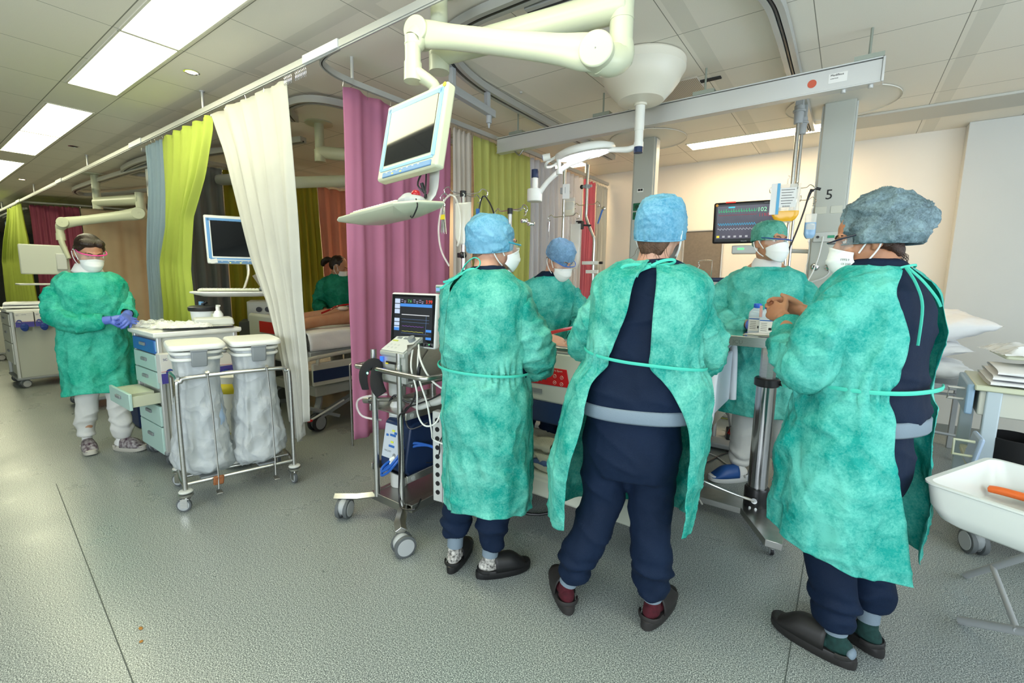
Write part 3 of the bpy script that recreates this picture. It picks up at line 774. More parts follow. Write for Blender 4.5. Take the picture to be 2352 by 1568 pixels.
def trousers(root, hips, legs, mt, bag=1.0, seed=0., name='trousers', waist=None):
    m = MB()
    hz, hx, hy, ha, hb = hips
    m.tube([(hx, hy, hz + .17), (hx, hy, hz + .08), (hx, hy - .01, hz - .02), (hx, hy - .005, hz - .12)], [(ha * .90, hb * .88), (ha * .97, hb * .93), (ha * .98, hb * .95), (ha * .90, hb * .84)], 30, sm=4, ref=(0, 1, 0))
    for side, (hp, kn, an) in zip((1, -1), legs):
        m.tube([hp, ((hp[0] + kn[0]) / 2, (hp[1] + kn[1]) / 2, (hp[2] + kn[2]) / 2), kn, ((kn[0] + an[0]) / 2, (kn[1] + an[1]) / 2 - .01, (kn[2] + an[2]) / 2), (an[0], an[1], an[2] + .08), an],
               [(.096 * bag, .102 * bag), (.096 * bag, .098 * bag), (.084 * bag, .084 * bag), (.077 * bag, .079 * bag), (.068 * bag, .070 * bag), (.056 * bag, .060 * bag)], 26, sm=4, ref=(0, 1, 0))
    def disp(c):
        p = (c.x, c.y, c.z)
        lowz = min(l[2][2] for l in legs)
        ank = math.exp(-((c.z - lowz - .07) / .09) ** 2)
        d = .006 * fbm((c.x, c.y, c.z * .5), 9, 3, seed) + .007 * (ridge((c.x * .6, c.y * .6, c.z * 1.5 + c.x * .8), 6, seed) ** 2 - .3)
        d += ank * (.007 * sin(c.z * 62 + 5 * noise.noise(V3(p) * 9)) + .005)
        kn = math.exp(-((c.z - .52) / .16) ** 2)
        d += kn * .0035 * sin(c.z * 40 + c.x * 22 + 3 * noise.noise(V3(p) * 6))
        return d
    me = organic(m, .009, 3, .5, disp)
    return mk(name, me, [mt], root, smooth=70)

def scrub_top(root, rings, sleeves, mt, seed=0.):
    m = MB()
    m.loft([[V3((q[1] + q[3] * math.copysign(abs(sin(t)) ** .86, sin(t)), q[2] - q[4] * math.copysign(abs(cos(t)) ** .86, cos(t)), q[0])) for t in [2 * pi * i / 60 for i in range(60)]] for q in catmull(rings, 8)])
    for path, r in sleeves: m.tube(path, r, 20, True, sm=5)
    def disp(c):
        return .006 * fbm((c.x, c.y, c.z), 8, 3, seed) + .008 * (ridge((c.x * .5 + c.z * .4, c.y * .6, c.z * 1.2), 6, seed) ** 2 - .3)
    me = organic(m, .009, 3, .5, disp)
    return mk('scrub_top', me, [mt], root, smooth=70)

def body_mesh(root, MH, neckp, torso, arms, legs, sk, hands=(), vox=.007, female=True, feet=()):
    m = MB(MH); head_shapes(m, female); m.M = Matrix()
    hc = MH.translation
    nb = V3(neckp); ht = MH @ V3((0, -.022, -.055))
    m.tube([nb + V3((0, 0, -.06)), nb, (nb + ht) / 2, ht], [(.075, .062), (.056, .056), (.052, .056), (.054, .062)], 20, sm=4, ref=(0, 1, 0))
    m.loft([[V3((q[1] + q[3] * .86 * sin(t), q[2] - q[4] * .84 * cos(t), q[0])) for t in [2 * pi * i / 36 for i in range(36)]] for q in catmull(torso, 6)])
    for sh, el, wr in arms:
        sh, el, wr = V3(sh) * 1, V3(el), V3(wr)
        sh.z -= .075; sh.x -= math.copysign(.012, sh.x - V3(neckp).x)
        m.tube([sh, (sh + el) / 2, el, el + (wr - el) * .3, wr], [.048, .042, .036, .034, .025], 16, sm=4)
        m.ell(sh, (.046, .046, .046))
    for hp, kn, an in legs:
        hp, kn, an = V3(hp), V3(kn), V3(an)
        m.tube([hp, (hp + kn) / 2, kn, kn + (an - kn) * .3, an], [.078, .070, .052, .050, .034], 16, sm=4)
    for h in hands: hand(m, *h[0], **h[1])
    me = organic(m, vox, 3, .5)
    return mk('body', me, [sk], root, smooth=80)

def HM(p, yaw=0, pitch=0, roll=0, s=1.0):
    """head matrix: yaw>0 turns to the person's left, pitch>0 looks down"""
    return Matrix.Translation(p) @ Matrix.Rotation(rad(yaw), 4, 'Z') @ Matrix.Rotation(rad(-pitch), 4, 'X') @ Matrix.Rotation(rad(roll), 4, 'Y') @ Matrix.Scale(s, 4)

def nape_hair(root, MH, mt, drop=-.075, w=.070, back=.088, name='hair', strands=0, seed=1):
    m = MB(MH)
    m.ell((0, -.030, -.012), (w, back - .022, .055))
    m.tube([(0, -.050, -.01), (0, -.062, -.060), (0, -.058, drop - .02)], [(w * .88, .03), (w * .86, .028), (w * .52, .014)], 18, sm=3, ref=(0, 1, 0))
    for s in (-1, 1): m.tube([(s * .070, .02, .03), (s * .076, -.015, .005), (s * .068, -.045, -.04)], [(.008, .014), (.007, .022), (.005, .014)], 10, sm=3)
    me = organic(m, .005, 3, .5, lambda c: .002 * sin(c.z * 500) * 0 + .0022 * fbm((c.x * 3, c.y * 3, c.z * .6), 22, 2, 4))
    o = mk(name, me, [mt], root, smooth=80)
    if strands:
        rn = random.Random(seed); g = MB(MH)
        for i in range(strands):
            x = rn.uniform(-.05, .05); y = -.082 + abs(x) * .5; z = rn.uniform(-.085, -.06)
            dx = rn.uniform(-.02, .02); L = rn.uniform(.03, .06)
            g.tube([(x, y, z), (x + dx * .5, y - .012, z - L * .4), (x + dx, y - rn.uniform(-.004, .012), z - L * .75), (x + dx * 1.8, y - .002, z - L)], [.0008, .0008, .0006, .0003], 4, sm=3)
        g.obj('loose_strands', mt, root)
    return o

def mkgown(root, rings, sleeves, mt, seed, amp=.009, foldamp=.012, flare=None, nf=7, sc=7.0, first_out=False, waist=None):
    m = MB(); gown_sheet(m, rings, seed=seed, foldamp=foldamp, flare=flare, nf=nf, first_out=first_out, waist=waist, nu=150, per=16)
    me = m.mesh('g')
    crumple(me, amp, sc, seed, (1, 1, .65), 1.0, lambda c: .7 + .3 * smoothstep(1.3, .7, c.z))
    ms = MB(); 
    for path, r in sleeves: sleeve(ms, path, r)
    me2 = ms.mesh('s'); crumple(me2, .017, 8.5, seed + 5, (1, 1, 1), 1.15)
    o = mk('isolation_gown', me, [mt], root, solid=.0014, smooth=80)
    o2 = mk('gown_sleeves', me2, [mt], root, solid=.0014, smooth=80)
    return o

def ties(root, curves, r=.0035, name='gown_tie', mt=None):
    m = MB()
    for c in curves: m.tube(c, [(r, r * 2.0)] * len(c), 6, sm=5)
    return m.obj(name, mt or TIE, root)

# ---- the woman with her back to us, gown open over navy scrubs
def woman_open_gown():
    r = thing('person', 'person seen from behind, green gown gaping open over navy scrubs, light blue cap', 'person', (-.66, 1.62, 0), 18)
    X = .075
    MH = HM((.108, .015, 1.530), -16, 6, 4, .95)
    to = [(.78, .05, 0, .165, .12), (.95, X - .01, 0, .19, .135), (1.08, X, 0, .175, .125), (1.22, X + .01, 0.01, .19, .13), (1.32, X + .015, 0.01, .18, .11), (1.385, X + .02, .0, .11, .075), (1.42, X + .025, .0, .06, .055)]
    arms = [((.235, .0, 1.315), (.285, .06, 1.07), (.13, .32, 1.06)), ((-.075, .0, 1.315), (-.155, .07, 1.09), (.01, .31, 1.06))]
    legs = [((.130, 0, .80), (.130, .015, .48), (.150, .0, .13)), ((-.038, 0, .80), (-.060, .01, .48), (-.150, -.02, .14))]
    body_mesh(r, MH, (.088, -.005, 1.415), to, arms, legs, SK_L, hands=[(((.13, .32, 1.06), (-.5, .8, -.1), (0, -.1, -1), -1), {}), (((.01, .31, 1.06), (.4, .9, -.1), (0, -.1, -1), 1), {})])
    nape_hair(r, MH, H_BR, -.085, .070, .090, strands=16, seed=3)
    cap_mesh(r, MH, CAPB, .093, .098, .108, .102, 14, (0.0, -.014, .020), 108, 1.3, .006, drop=.058)
    glasses(r, MH, lightgrey); mask_mesh(r, MH)
    face_bits(r, MH, sk=SK_L, hair=H_BR)
    scrub_top(r, [(.88, X - .012, 0, .212, .161), (.96, X - .01, 0, .212, .160), (1.08, X, 0, .195, .150), (1.22, X + .01, 0.01, .205, .145), (1.32, X + .01, 0.01, .185, .120), (1.385, X + .02, .0, .115, .085), (1.425, X + .025, .0, .068, .066)], [], NAVY, 2.)
    b = MB(); q = [(z, X - .015, 0, a_, b_) for z, a_, b_ in ((.855, .212, .164), (.862, .215, .167), (.896, .216, .167), (.903, .212, .163))]
    b.loft([[V3((k[1] + k[3] * math.copysign(abs(sin(t)) ** .86, sin(t)), k[2] - k[4] * math.copysign(abs(cos(t)) ** .86, cos(t)), k[0])) for t in [2 * pi * i / 60 for i in range(60)]] for k in q], caps=False)
    b.obj('waistband', BAND, r, solid=.004)
    trousers(r, (.74, .048, 0, .182, .140), legs, NAVY, .97, 5.)
    G = [(1.418, X + .02, .0, .076, .078, 2, 8), (1.400, X + .02, .0, .128, .100, 2, 8), (1.345, X + .015, .0, .200, .145, 3, 12), (1.24, X + .01, .0, .205, .170, 3, 15), (1.12, X, .0, .205, .172, 5, 24), (1.055, X, .0, .205, .172, 6, 30),
         (.98, X - .005, .0, .245, .185, 22, 36), (.86, X - .02, .0, .268, .200, 38, 34), (.70, X - .04, .0, .280, .210, 44, 36), (.58, X - .055, .0, .285, .210, 46, 36), (.425, X - .06, .0, .272, .200, 50, 38)]
    mkgown(r, G, [([(.16, 0, 1.285), (.225, .005, 1.262), (.262, .02, 1.18), (.278, .06, 1.085), (.22, .19, 1.05), (.13, .30, 1.06)], [.062, .074, .080, .080, .068, .032]),
                  ([(.0, 0, 1.285), (-.065, .005, 1.262), (-.110, .03, 1.18), (-.140, .07, 1.09), (-.08, .20, 1.06), (0, .29, 1.06)], [.062, .072, .076, .074, .066, .032])], GOWN, 1.7, .015, .010, flare=lambda ph: .03 * sin(ph + .6), waist=1.065)
    ties(r, [[(.085, -.085, 1.405), (.05, -.10, 1.395), (.005, -.105, 1.372), (-.01, -.108, 1.392), (.03, -.108, 1.402), (.08, -.10, 1.396)], [(.085, -.1, 1.398), (.12, -.09, 1.415), (.155, -.07, 1.42), (.16, -.065, 1.41), (.12, -.09, 1.40), (.085, -.1, 1.396)],
             [(.085, -.095, 1.397), (.14, -.085, 1.395), (.19, -.06, 1.37)], [(.085, -.1, 1.396), (.05, -.11, 1.38), (.04, -.118, 1.36)]], .0028, 'neck_tie')
    ties(r, [ring_tie(1.095, 1.045, X, 0, .218, .186, -75, 80)], .0030, 'waist_tie')
    clog(r, (-.195, .010, 0), 24, mat('clog_dark', (.020, .018, .018), .55), mat('sock_burgundy', (.065, .003, .010), .9, var=.4, vscale=60), BAND, 1.0, ank=(-.155, -.015, .14))
    clog(r, (.168, .030, 0), -22, MATS['clog_dark'], MATS['sock_burgundy'], BAND, 1.0, ank=(.152, .002, .13))
woman_open_gown()

# ---- the woman left of her, gown closed
def woman_closed_gown():
    r = thing('person', 'person seen from behind beside the machine trolley, closed green gown, light blue cap, black clogs', 'person', (-1.32, 1.50, 0), 14)
    X = .075
    MH = HM((.092, .045, 1.498), -50, 8, 8, .93)
    to = [(.80, X, 0, .17, .125), (.95, X, 0, .165, .125), (1.08, X, 0, .15, .115), (1.22, X, 0.01, .17, .12), (1.30, X, 0.01, .165, .10), (1.36, X + .0, .0, .10, .07), (1.395, X + .01, .0, .055, .05)]
    arms = [((.215, .0, 1.27), (.275, .06, 1.02), (.12, .27, .98)), ((-.075, .0, 1.28), (-.10, .08, 1.05), (.03, .30, 1.04))]
    legs = [((X + .075, 0, .80), (.130, .02, .46), (.118, -.01, .14)), ((X - .075, 0, .80), (-.02, .0, .46), (-.060, -.02, .17))]
    body_mesh(r, MH, (.078, .0, 1.385), to, arms, legs, SK_L, hands=[(((.12, .27, .98), (-.5, .8, -.1), (0, -.1, -1), -1), {}), (((.03, .30, 1.04), (.4, .9, -.1), (0, -.1, -1), 1), {})])
    nape_hair(r, MH, H_LB, -.088, .070, .090, strands=8)
    cap_mesh(r, MH, CAPB, .102, .106, .118, .110, 14, (-.0, -.020, .018), 110, 6.3, .007, drop=.055)
    glasses(r, MH, mat('teal_frame', (.02, .30, .42), .4)); mask_mesh(r, MH); face_bits(r, MH, sk=SK_L, hair=H_LB)
    scrub_top(r, [(.86, X, 0, .185, .15), (.96, X, 0, .18, .145), (1.08, X, 0, .165, .135), (1.20, X, 0.01, .18, .135), (1.29, X, 0.01, .165, .11), (1.355, X, .0, .105, .082), (1.40, X + .01, .0, .068, .064)], [], NAVY, 3.)
    trousers(r, (.72, X, 0, .18, .14), legs, NAVY, .95, 8.)
    G = [(1.385, X + .01, .0, .078, .076, -22, 48), (1.362, X, .0, .125, .098, -20, 38), (1.305, X, .0, .188, .135, -24, 32), (1.22, X, .0, .195, .160, -28, 16), (1.06, X, .0, .190, .165, -32, 6), (.955, X + .005, .0, .178, .160, -32, 6),
         (.86, X + .01, .0, .190, .175, -32, 6), (.70, X + .015, .0, .195, .180, -32, 8), (.50, X + .02, .0, .195, .180, -28, 10), (.355, X + .02, .0, .190, .180, -24, 12)]
    mkgown(r, G, [([(.15, 0, 1.25), (.205, .005, 1.225), (.255, .02, 1.14), (.280, .06, 1.03), (.25, .14, .97), (.14, .26, .98)], [.062, .076, .084, .084, .074, .032]),
                  ([(.0, 0, 1.25), (-.050, .005, 1.228), (-.085, .03, 1.15), (-.095, .08, 1.06), (-.05, .19, 1.03), (.03, .28, 1.04)], [.062, .070, .076, .078, .068, .032])], GOWN, 4.4, .015, .009, waist=.965, flare=lambda ph: .018 * sin(2 * ph + 1.0), first_out=True)
    ties(r, [[(.0, -.085, 1.36), (.02, -.085, 1.40), (.06, -.085, 1.43), (.085, -.08, 1.42), (.08, -.08, 1.395), (.03, -.09, 1.37), (-.005, -.095, 1.355)], [(0, -.09, 1.36), (-.04, -.10, 1.335), (-.075, -.10, 1.31), (-.09, -.1, 1.305)], [(0, -.09, 1.36), (-.03, -.105, 1.34), (-.07, -.105, 1.33)],
             [(0, -.09, 1.36), (.05, -.09, 1.385), (.09, -.07, 1.375)], [(.09, -.075, 1.38), (.13, -.06, 1.36), (.18, -.03, 1.335)]], .0028, 'neck_tie')
    ties(r, [ring_tie(.985, .955, X + .003, 0, .203, .186, -85, 85)], .0030, 'waist_tie')
    clog(r, (-.068, -.005, 0), 8, mat('clog_black', (.008, .008, .009), .45), SOCKW, BAND, .93, ank=(-.060, -.02, .17))
    clog(r, (.130, -.005, 0), -48, MATS['clog_black'], SOCKW, BAND, .95, ank=(.118, -.012, .14))
woman_closed_gown()

# ---- the woman on the right in profile with the big cap
def woman_right():
    r = thing('person', 'person on the right in a big grey-blue bouffant cap and white mask', 'person', (.08, 2.0, 0), 56)
    # local +y points to the left in the picture and a little away; +x is away-right
    MH = HM((-.005, .035, 1.500), 34, 12, 0, .97)
    to = [(.80, 0, 0, .17, .13), (.95, 0, 0, .165, .13), (1.08, 0, 0, .15, .12), (1.22, 0, 0.0, .17, .125), (1.31, 0, 0.0, .165, .105), (1.37, 0, .005, .10, .075), (1.41, 0, .01, .058, .055)]
    arms = [((.155, .0, 1.30), (.20, .09, 1.06), (.065, .310, 1.235)), ((-.155, .0, 1.30), (-.215, .08, 1.06), (-.055, .300, 1.21))]
    legs = [((.085, 0, .80), (.095, .01, .46), (.09, -.045, .16)), ((-.085, 0, .80), (-.085, .02, .46), (-.085, -.04, .13))]
    hd = [(((.065, .310, 1.235), (-.38, .86, .20), (-.75, -.25, -.35), 1), dict(curl=(28, 42, 30))),
          (((-.055, .300, 1.21), (.28, .88, .30), (.75, -.25, -.35), -1), dict(curl=(30, 40, 30)))]
    body_mesh(r, MH, (0, .012, 1.395), to, arms, legs, SK_D, hands=hd, vox=.0045)
    nape_hair(r, MH, mat('hair_chestnut', (.055, .028, .018), .5, var=.5, vscale=60, bump=.5, bscale=260), -.060, .070, .086, strands=18, seed=8)
    cap_mesh(r, MH, CAPD, .110, .104, .140, .122, 12, (0, -.020, .032), 110, 2.2, .014, drop=.055, lump=lambda p, u, v: V3((0, -.02 * math.exp(-((u - .75) / .12) ** 2) * sin(pi * v), .012 * sin(u * 12 + v * 5) * sin(pi * v))))
    glasses(r, MH, mat('dark_navy_frame', (.01, .015, .04), .3)); mask_mesh(r, MH); face_bits(r, MH, sk=SK_D)
    m = MB(MH @ Matrix.Translation((-.064, .078, -.072)) @ Matrix.Rotation(rad(-62), 4, 'Z') @ Matrix.Rotation(rad(90), 4, 'X') @ Matrix.Rotation(rad(-12), 4, 'Z'))
    m.text('FFP2 NR', .011, Matrix.Translation((-.022, .008, .004))); m.text('CE 2163', .009, Matrix.Translation((-.020, -.006, .004)))
    m.obj('mask_print', mat('print_grey', (.12, .13, .13), .7), r, smooth=0)
    scrub_top(r, [(.90, 0, 0, .195, .165), (.97, 0, 0, .19, .165), (1.08, 0, 0, .17, .150), (1.20, 0, 0.0, .185, .150), (1.31, 0, 0.0, .175, .125), (1.375, 0, .005, .112, .092), (1.43, 0, .012, .072, .070)], [], NAVY, 12.)
    b = MB(); q = [(z, 0, 0, a_, b_) for z, a_, b_ in ((.862, .199, .168), (.868, .202, .171), (.905, .200, .170), (.912, .196, .166))]
    b.loft([[V3((k[1] + k[3] * math.copysign(abs(sin(t)) ** .86, sin(t)), k[2] - k[4] * math.copysign(abs(cos(t)) ** .86, cos(t)), k[0])) for t in [2 * pi * i / 60 for i in range(60)]] for k in q], caps=False)
    b.obj('waistband', BAND, r, solid=.004)
    trousers(r, (.74, 0, 0, .185, .15), legs, NAVY, 1.0, 15.)
    # gown: open at the back (-y side)
    G = [(1.405, 0, .005, .088, .088, 25, 22), (1.375, 0, .0, .135, .108, 30, 26), (1.315, 0, .0, .195, .145, 34, 34), (1.20, 0, .0, .205, .170, 36, 24), (1.08, 0, .0, .200, .175, 40, 26), (1.00, 0, .0, .190, .170, 44, 34),
         (.92, 0, .0, .210, .185, 46, 28), (.78, 0, .01, .228, .20, 44, 22), (.60, 0, .01, .240, .21, 38, 12), (.50, 0, .01, .24, .215, 34, 8), (.415, 0, .01, .238, .215, 34, 6)]
    mkgown(r, G, [([(.12, 0, 1.265), (.16, .0, 1.25), (.20, .02, 1.18), (.20, .06, 1.09), (.15, .17, 1.12), (.075, .300, 1.22)], [.062, .074, .082, .082, .070, .040]),
                  ([(-.11, 0, 1.26), (-.155, .0, 1.245), (-.195, .02, 1.17), (-.205, .04, 1.08), (-.15, .16, 1.09), (-.06, .285, 1.18)], [.064, .080, .092, .092, .080, .044])], GOWN2, 8.1, .016, .014, waist=1.0, flare=lambda ph: -.03 * sin(ph + .9), nf=5)
    ties(r, [[(-.10, -.06, 1.375), (-.04, -.088, 1.40), (.03, -.09, 1.41), (.085, -.05, 1.40)], [(-.03, -.095, 1.402), (-.03, -.13, 1.35), (-.03, -.155, 1.28), (-.04, -.162, 1.16)], [(-.02, -.095, 1.402), (.0, -.13, 1.36), (.03, -.155, 1.31), (.055, -.158, 1.28)]], .0022, 'neck_tie')
    ties(r, [ring_tie(1.005, 1.02, 0, 0, .205, .188, -110, 36), [(-.17, .12, .99), (-.17, .17, .965), (-.15, .20, .97)]], .0038, 'waist_tie')
    ck = mat('clog_charcoal', (.014, .013, .013), .5)
    sg = mat('sock_green', (.008, .045, .04), .9, var=.4, vscale=60)
    clog(r, (-.088, -.03, 0), 16, ck, sg, BAND, 1.03, ank=(-.085, -.045, .13)); clog(r, (.09, -.03, 0), -8, ck, sg, BAND, 1.0, ank=(.09, -.05, .16))
    m = MB(Matrix.Translation((-.088, -.03, 0)) @ Matrix.Rotation(rad(16), 4, 'Z')); m.ell((-.004, -.078, .055), (.024, .014, .020)); m.obj('sock_heel_patch', BAND, r)
woman_right()

# ---- the man behind the steel table
def man_table():
    r = thing('person', 'man behind the steel table in green cap, glasses, mask and white polo collar', 'person', (-.36, 3.36, 0), 188)
    X = .075   # frontal: local +x is left in the picture
    MH = HM((.070, .065, 1.595), 42, 4, -3, 1.02)
    to = [(.86, X, 0, .18, .13), (1.02, X, 0, .175, .13), (1.16, X, 0, .17, .125), (1.30, X, 0.0, .195, .13), (1.40, X, 0.0, .185, .11), (1.46, X, .0, .11, .075), (1.50, X, .005, .062, .058)]
    arms = [((X + .19, .0, 1.38), (X + .25, .04, 1.12), (.13, .27, 1.09)), ((X - .19, .0, 1.38), (X - .25, .04, 1.12), (-.10, .27, 1.09))]
    legs = [((X + .09, 0, .86), (.12, .0, .48), (.13, -.02, .10)), ((X - .09, 0, .86), (-.08, .0, .48), (-.13, -.02, .10))]
    body_mesh(r, MH, (X, .01, 1.475), to, arms, legs, SK_M)
    m = MB(); hand(m, (.12, .275, 1.09), (-.85, .45, -.1), (-.3, -.5, -.8), -1, curl=(30, 35, 25)); hand(m, (-.09, .275, 1.09), (.75, .6, -.1), (.3, -.5, -.8), 1, curl=(30, 35, 25))
    m.tube([(.145, .262, 1.092), (.10, .29, 1.088)], .034, 14); m.tube([(-.115, .262, 1.092), (-.07, .29, 1.088)], .034, 14)
    mk('gloves', organic(m, .004, 2), [GLOVE], r, smooth=80)
    cap_mesh(r, MH, CAPG, .089, .100, .108, .094, 4, (0, -.012, .034), 104, 3.1, .005, drop=.03)
    g = MB(MH); g.ell((.0, -.105, -.01), (.03, .02, .025)); g.obj('cap_knot', CAPG, r)
    g = MB(MH); 
    for s in (-1, 1): g.tube([(s * .074, .02, .03), (s * .077, 0, .0), (s * .07, -.04, -.03)], [(.004, .012), (.004, .016), (.004, .02)], 10, sm=3)
    g.obj('hair', mat('hair_grey', (.22, .19, .16), .7), r)
    face_bits(r, MH, hair=mat('brow_grey', (.10, .07, .05), .7), sk=SK_M)
    glasses(r, MH, mat('blue_frame', (.015, .06, .30), .35)); mask_mesh(r, MH)
    c = MB()
    def cf(u, v):
        a = 2 * pi * u - pi / 2 + .0; w = .066 + .030 * v
        zz = 1.500 - .060 * v - .030 * v * max(0, cos(a - pi / 2)) - (.0 if abs(u - .5) > .03 else .02 * v)
        return (X + w * cos(a), .010 + (w + .004) * sin(a), zz)
    c.grid(cf, 48, 6, closeu=True); c.obj('shirt_collar', SHIRT, r, solid=.003)
    trousers(r, (.78, X, 0, .19, .145), legs, WHT, 1.0, 25.)
    G = [(1.440, X, .015, .108, .104, 0, 0), (1.435, X, .008, .135, .112, 0, 0), (1.385, X, .0, .212, .148, 0, 0), (1.28, X, .0, .235, .175, 0, 0), (1.14, X, .0, .225, .175, 0, 0), (1.05, X, .0, .205, .17, 0, 0), (.92, X, .0, .235, .18, 0, 0), (.75, X - .01, .0, .25, .19, 0, 0), (.50, X - .01, .0, .245, .19, 0, 0)]
    mkgown(r, G, [([(X + .13, 0, 1.33), (X + .19, .0, 1.305), (X + .25, .02, 1.22), (X + .275, .05, 1.13), (X + .20, .16, 1.08), (.15, .25, 1.09)], [.062, .080, .090, .092, .080, .034]),
                  ([(X - .13, 0, 1.33), (X - .19, .0, 1.305), (X - .25, .02, 1.22), (X - .275, .05, 1.13), (X - .19, .16, 1.08), (-.11, .25, 1.09)], [.062, .080, .090, .092, .080, .034])], GOWN3, 11.3, .015, .012, waist=1.05)
    cb = mat('clog_blue', (.015, .075, .27), .4); ws = mat('sole_white', (.62, .63, .63), .6)
    clog(r, (.15, .03, 0), -55, cb, SHIRT, None, 1.05, sole=ws, ank=(.13, .0, .11)); clog(r, (-.13, .03, 0), 25, cb, SHIRT, None, 1.05, sole=ws, ank=(-.13, .0, .11))
man_table()

# ---- the walking woman on the left
def woman_walking():
    r = thing('person', 'walking woman on the left with pink-rimmed visor, mask and blue gloves', 'person', (-4.47, .92, 0), 270)
    X = .03
    MH = HM((.018, .045, 1.495), 6, 26, 0, .98)
    to = [(.80, X, 0, .17, .13), (.95, X, 0, .165, .13), (1.08, X, 0, .155, .12), (1.20, X, 0.0, .17, .125), (1.29, X, 0.0, .165, .105), (1.345, X, .005, .10, .075), (1.385, X, .015, .056, .054)]
    arms = [((X + .145, .0, 1.26), (X + .175, .04, 1.03), (-.005, .24, 1.015)), ((X - .145, .0, 1.26), (X - .165, .06, 1.05), (-.11, .22, 1.04))]
    legs = [((X + .08, -.0, .80), (.10, -.03, .46), (.115, -.12, .12)), ((X - .08, 0, .80), (-.05, .06, .46), (-.06, .06, .10))]
    body_mesh(r, MH, (X - .002, .012, 1.375), to, arms, legs, SK_M)
    m = MB(); hand(m, (-.005, .245, 1.015), (-.90, .25, .05), (-.2, -.6, -.5), -1, curl=(10, 14, 10)); hand(m, (-.115, .23, 1.045), (.30, .75, -.25), (.55, -.4, -.5), 1, curl=(40, 45, 30))
    m.tube([(.03, .235, 1.012), (-.02, .25, 1.018)], .030, 14); m.tube([(-.13, .20, 1.055), (-.108, .24, 1.04)], .030, 14)
    mk('gloves', organic(m, .004, 2), [GLOVE], r, smooth=80)
    m = MB(MH); m.ell((0, -.016, .045), (.080, .098, .086)); m.ell((0, -.045, .0), (.078, .070, .075)); m.ell((.02, .040, .088), (.058, .048, .030)); m.ell((-.03, .035, .085), (.045, .048, .030)); m.ell((0, -.115, -.02), (.035, .03, .03))
    for s in (-1, 1): m.tube([(s * .055, .058, .070), (s * .074, .03, .035), (s * .078, -.01, .01)], [(.010, .012), (.008, .016), (.006, .02)], 10, sm=3)
    mk('hair', organic(m, .005, 4), [H_DK], r, smooth=80)
    face_bits(r, MH, closed=True, sk=SK_M); mask_mesh(r, MH)
    g = MB(MH); g.tube([(-.080, -.01, .022), (-.082, .05, .024), (-.060, .098, .026), (0, .122, .028), (.060, .098, .026), (.082, .05, .024), (.080, -.01, .022)], [.0025, .003, .0045, .005, .0045, .003, .0025], 8, sm=4)
    g.obj('visor_rim', mat('pink_rim', (.75, .05, .28), .4), r)
    l = MB(MH); l.grid(lambda u, v: (.086 * sin(rad(80) * (2 * u - 1)), .018 + .104 * cos(rad(80) * (2 * u - 1)), .026 - .075 * v * (1 - .3 * (2 * u - 1) ** 2)), 24, 8); l.obj('visor_shield', lensclr, r, smooth=60)
    c = MB(); c.grid(lambda u, v: (X + (.062 + .028 * v) * cos(2 * pi * u), .012 + (.062 + .028 * v) * sin(2 * pi * u), 1.412 - .055 * v - .02 * v * max(0, sin(2 * pi * u))), 40, 5, closeu=True); c.obj('shirt_collar', SHIRT, r, solid=.003)
    trousers(r, (.72, X, 0, .18, .14), legs, WHT, .86, 35.)
    G = [(1.350, X, .01, .105, .098, 0, 0), (1.342, X, .005, .135, .108, 0, 0), (1.29, X, .0, .195, .145, 0, 0), (1.18, X, .0, .21, .175, 0, 0), (1.05, X, .0, .20, .18, 0, 0), (.96, X, .0, .195, .175, 0, 0), (.85, X, .0, .205, .18, 0, 0), (.70, X, .0, .205, .18, 0, 0), (.48, X, .0, .205, .185, 0, 0)]
    mkgown(r, G, [([(X + .11, 0, 1.235), (X + .145, .0, 1.215), (X + .185, .02, 1.14), (X + .180, .05, 1.04), (X + .10, .17, .995), (.015, .235, 1.015)], [.062, .070, .078, .080, .070, .036]),
                  ([(X - .11, 0, 1.235), (X - .145, .0, 1.215), (X - .180, .02, 1.14), (X - .170, .06, 1.08), (X - .165, .14, 1.04), (-.125, .205, 1.05)], [.062, .070, .078, .078, .064, .036])], GOWNG, 14.9, .015, .010, flare=lambda ph: .012 * sin(3 * ph))
    fl = mat('clog_floral', (.45, .42, .42), .5, var=.95, vscale=45, vcol=(.04, .01, .03))
    clog(r, (.115, -.11, 0), -5, fl, SHIRT, None, .93, sole=mat('sole_cream', (.5, .48, .42), .6), ank=(.115, -.12, .13)); clog(r, (-.055, .085, 0), 32, fl, SHIRT, None, .95, sole=MATS['sole_cream'], ank=(-.06, .06, .11))
woman_walking()

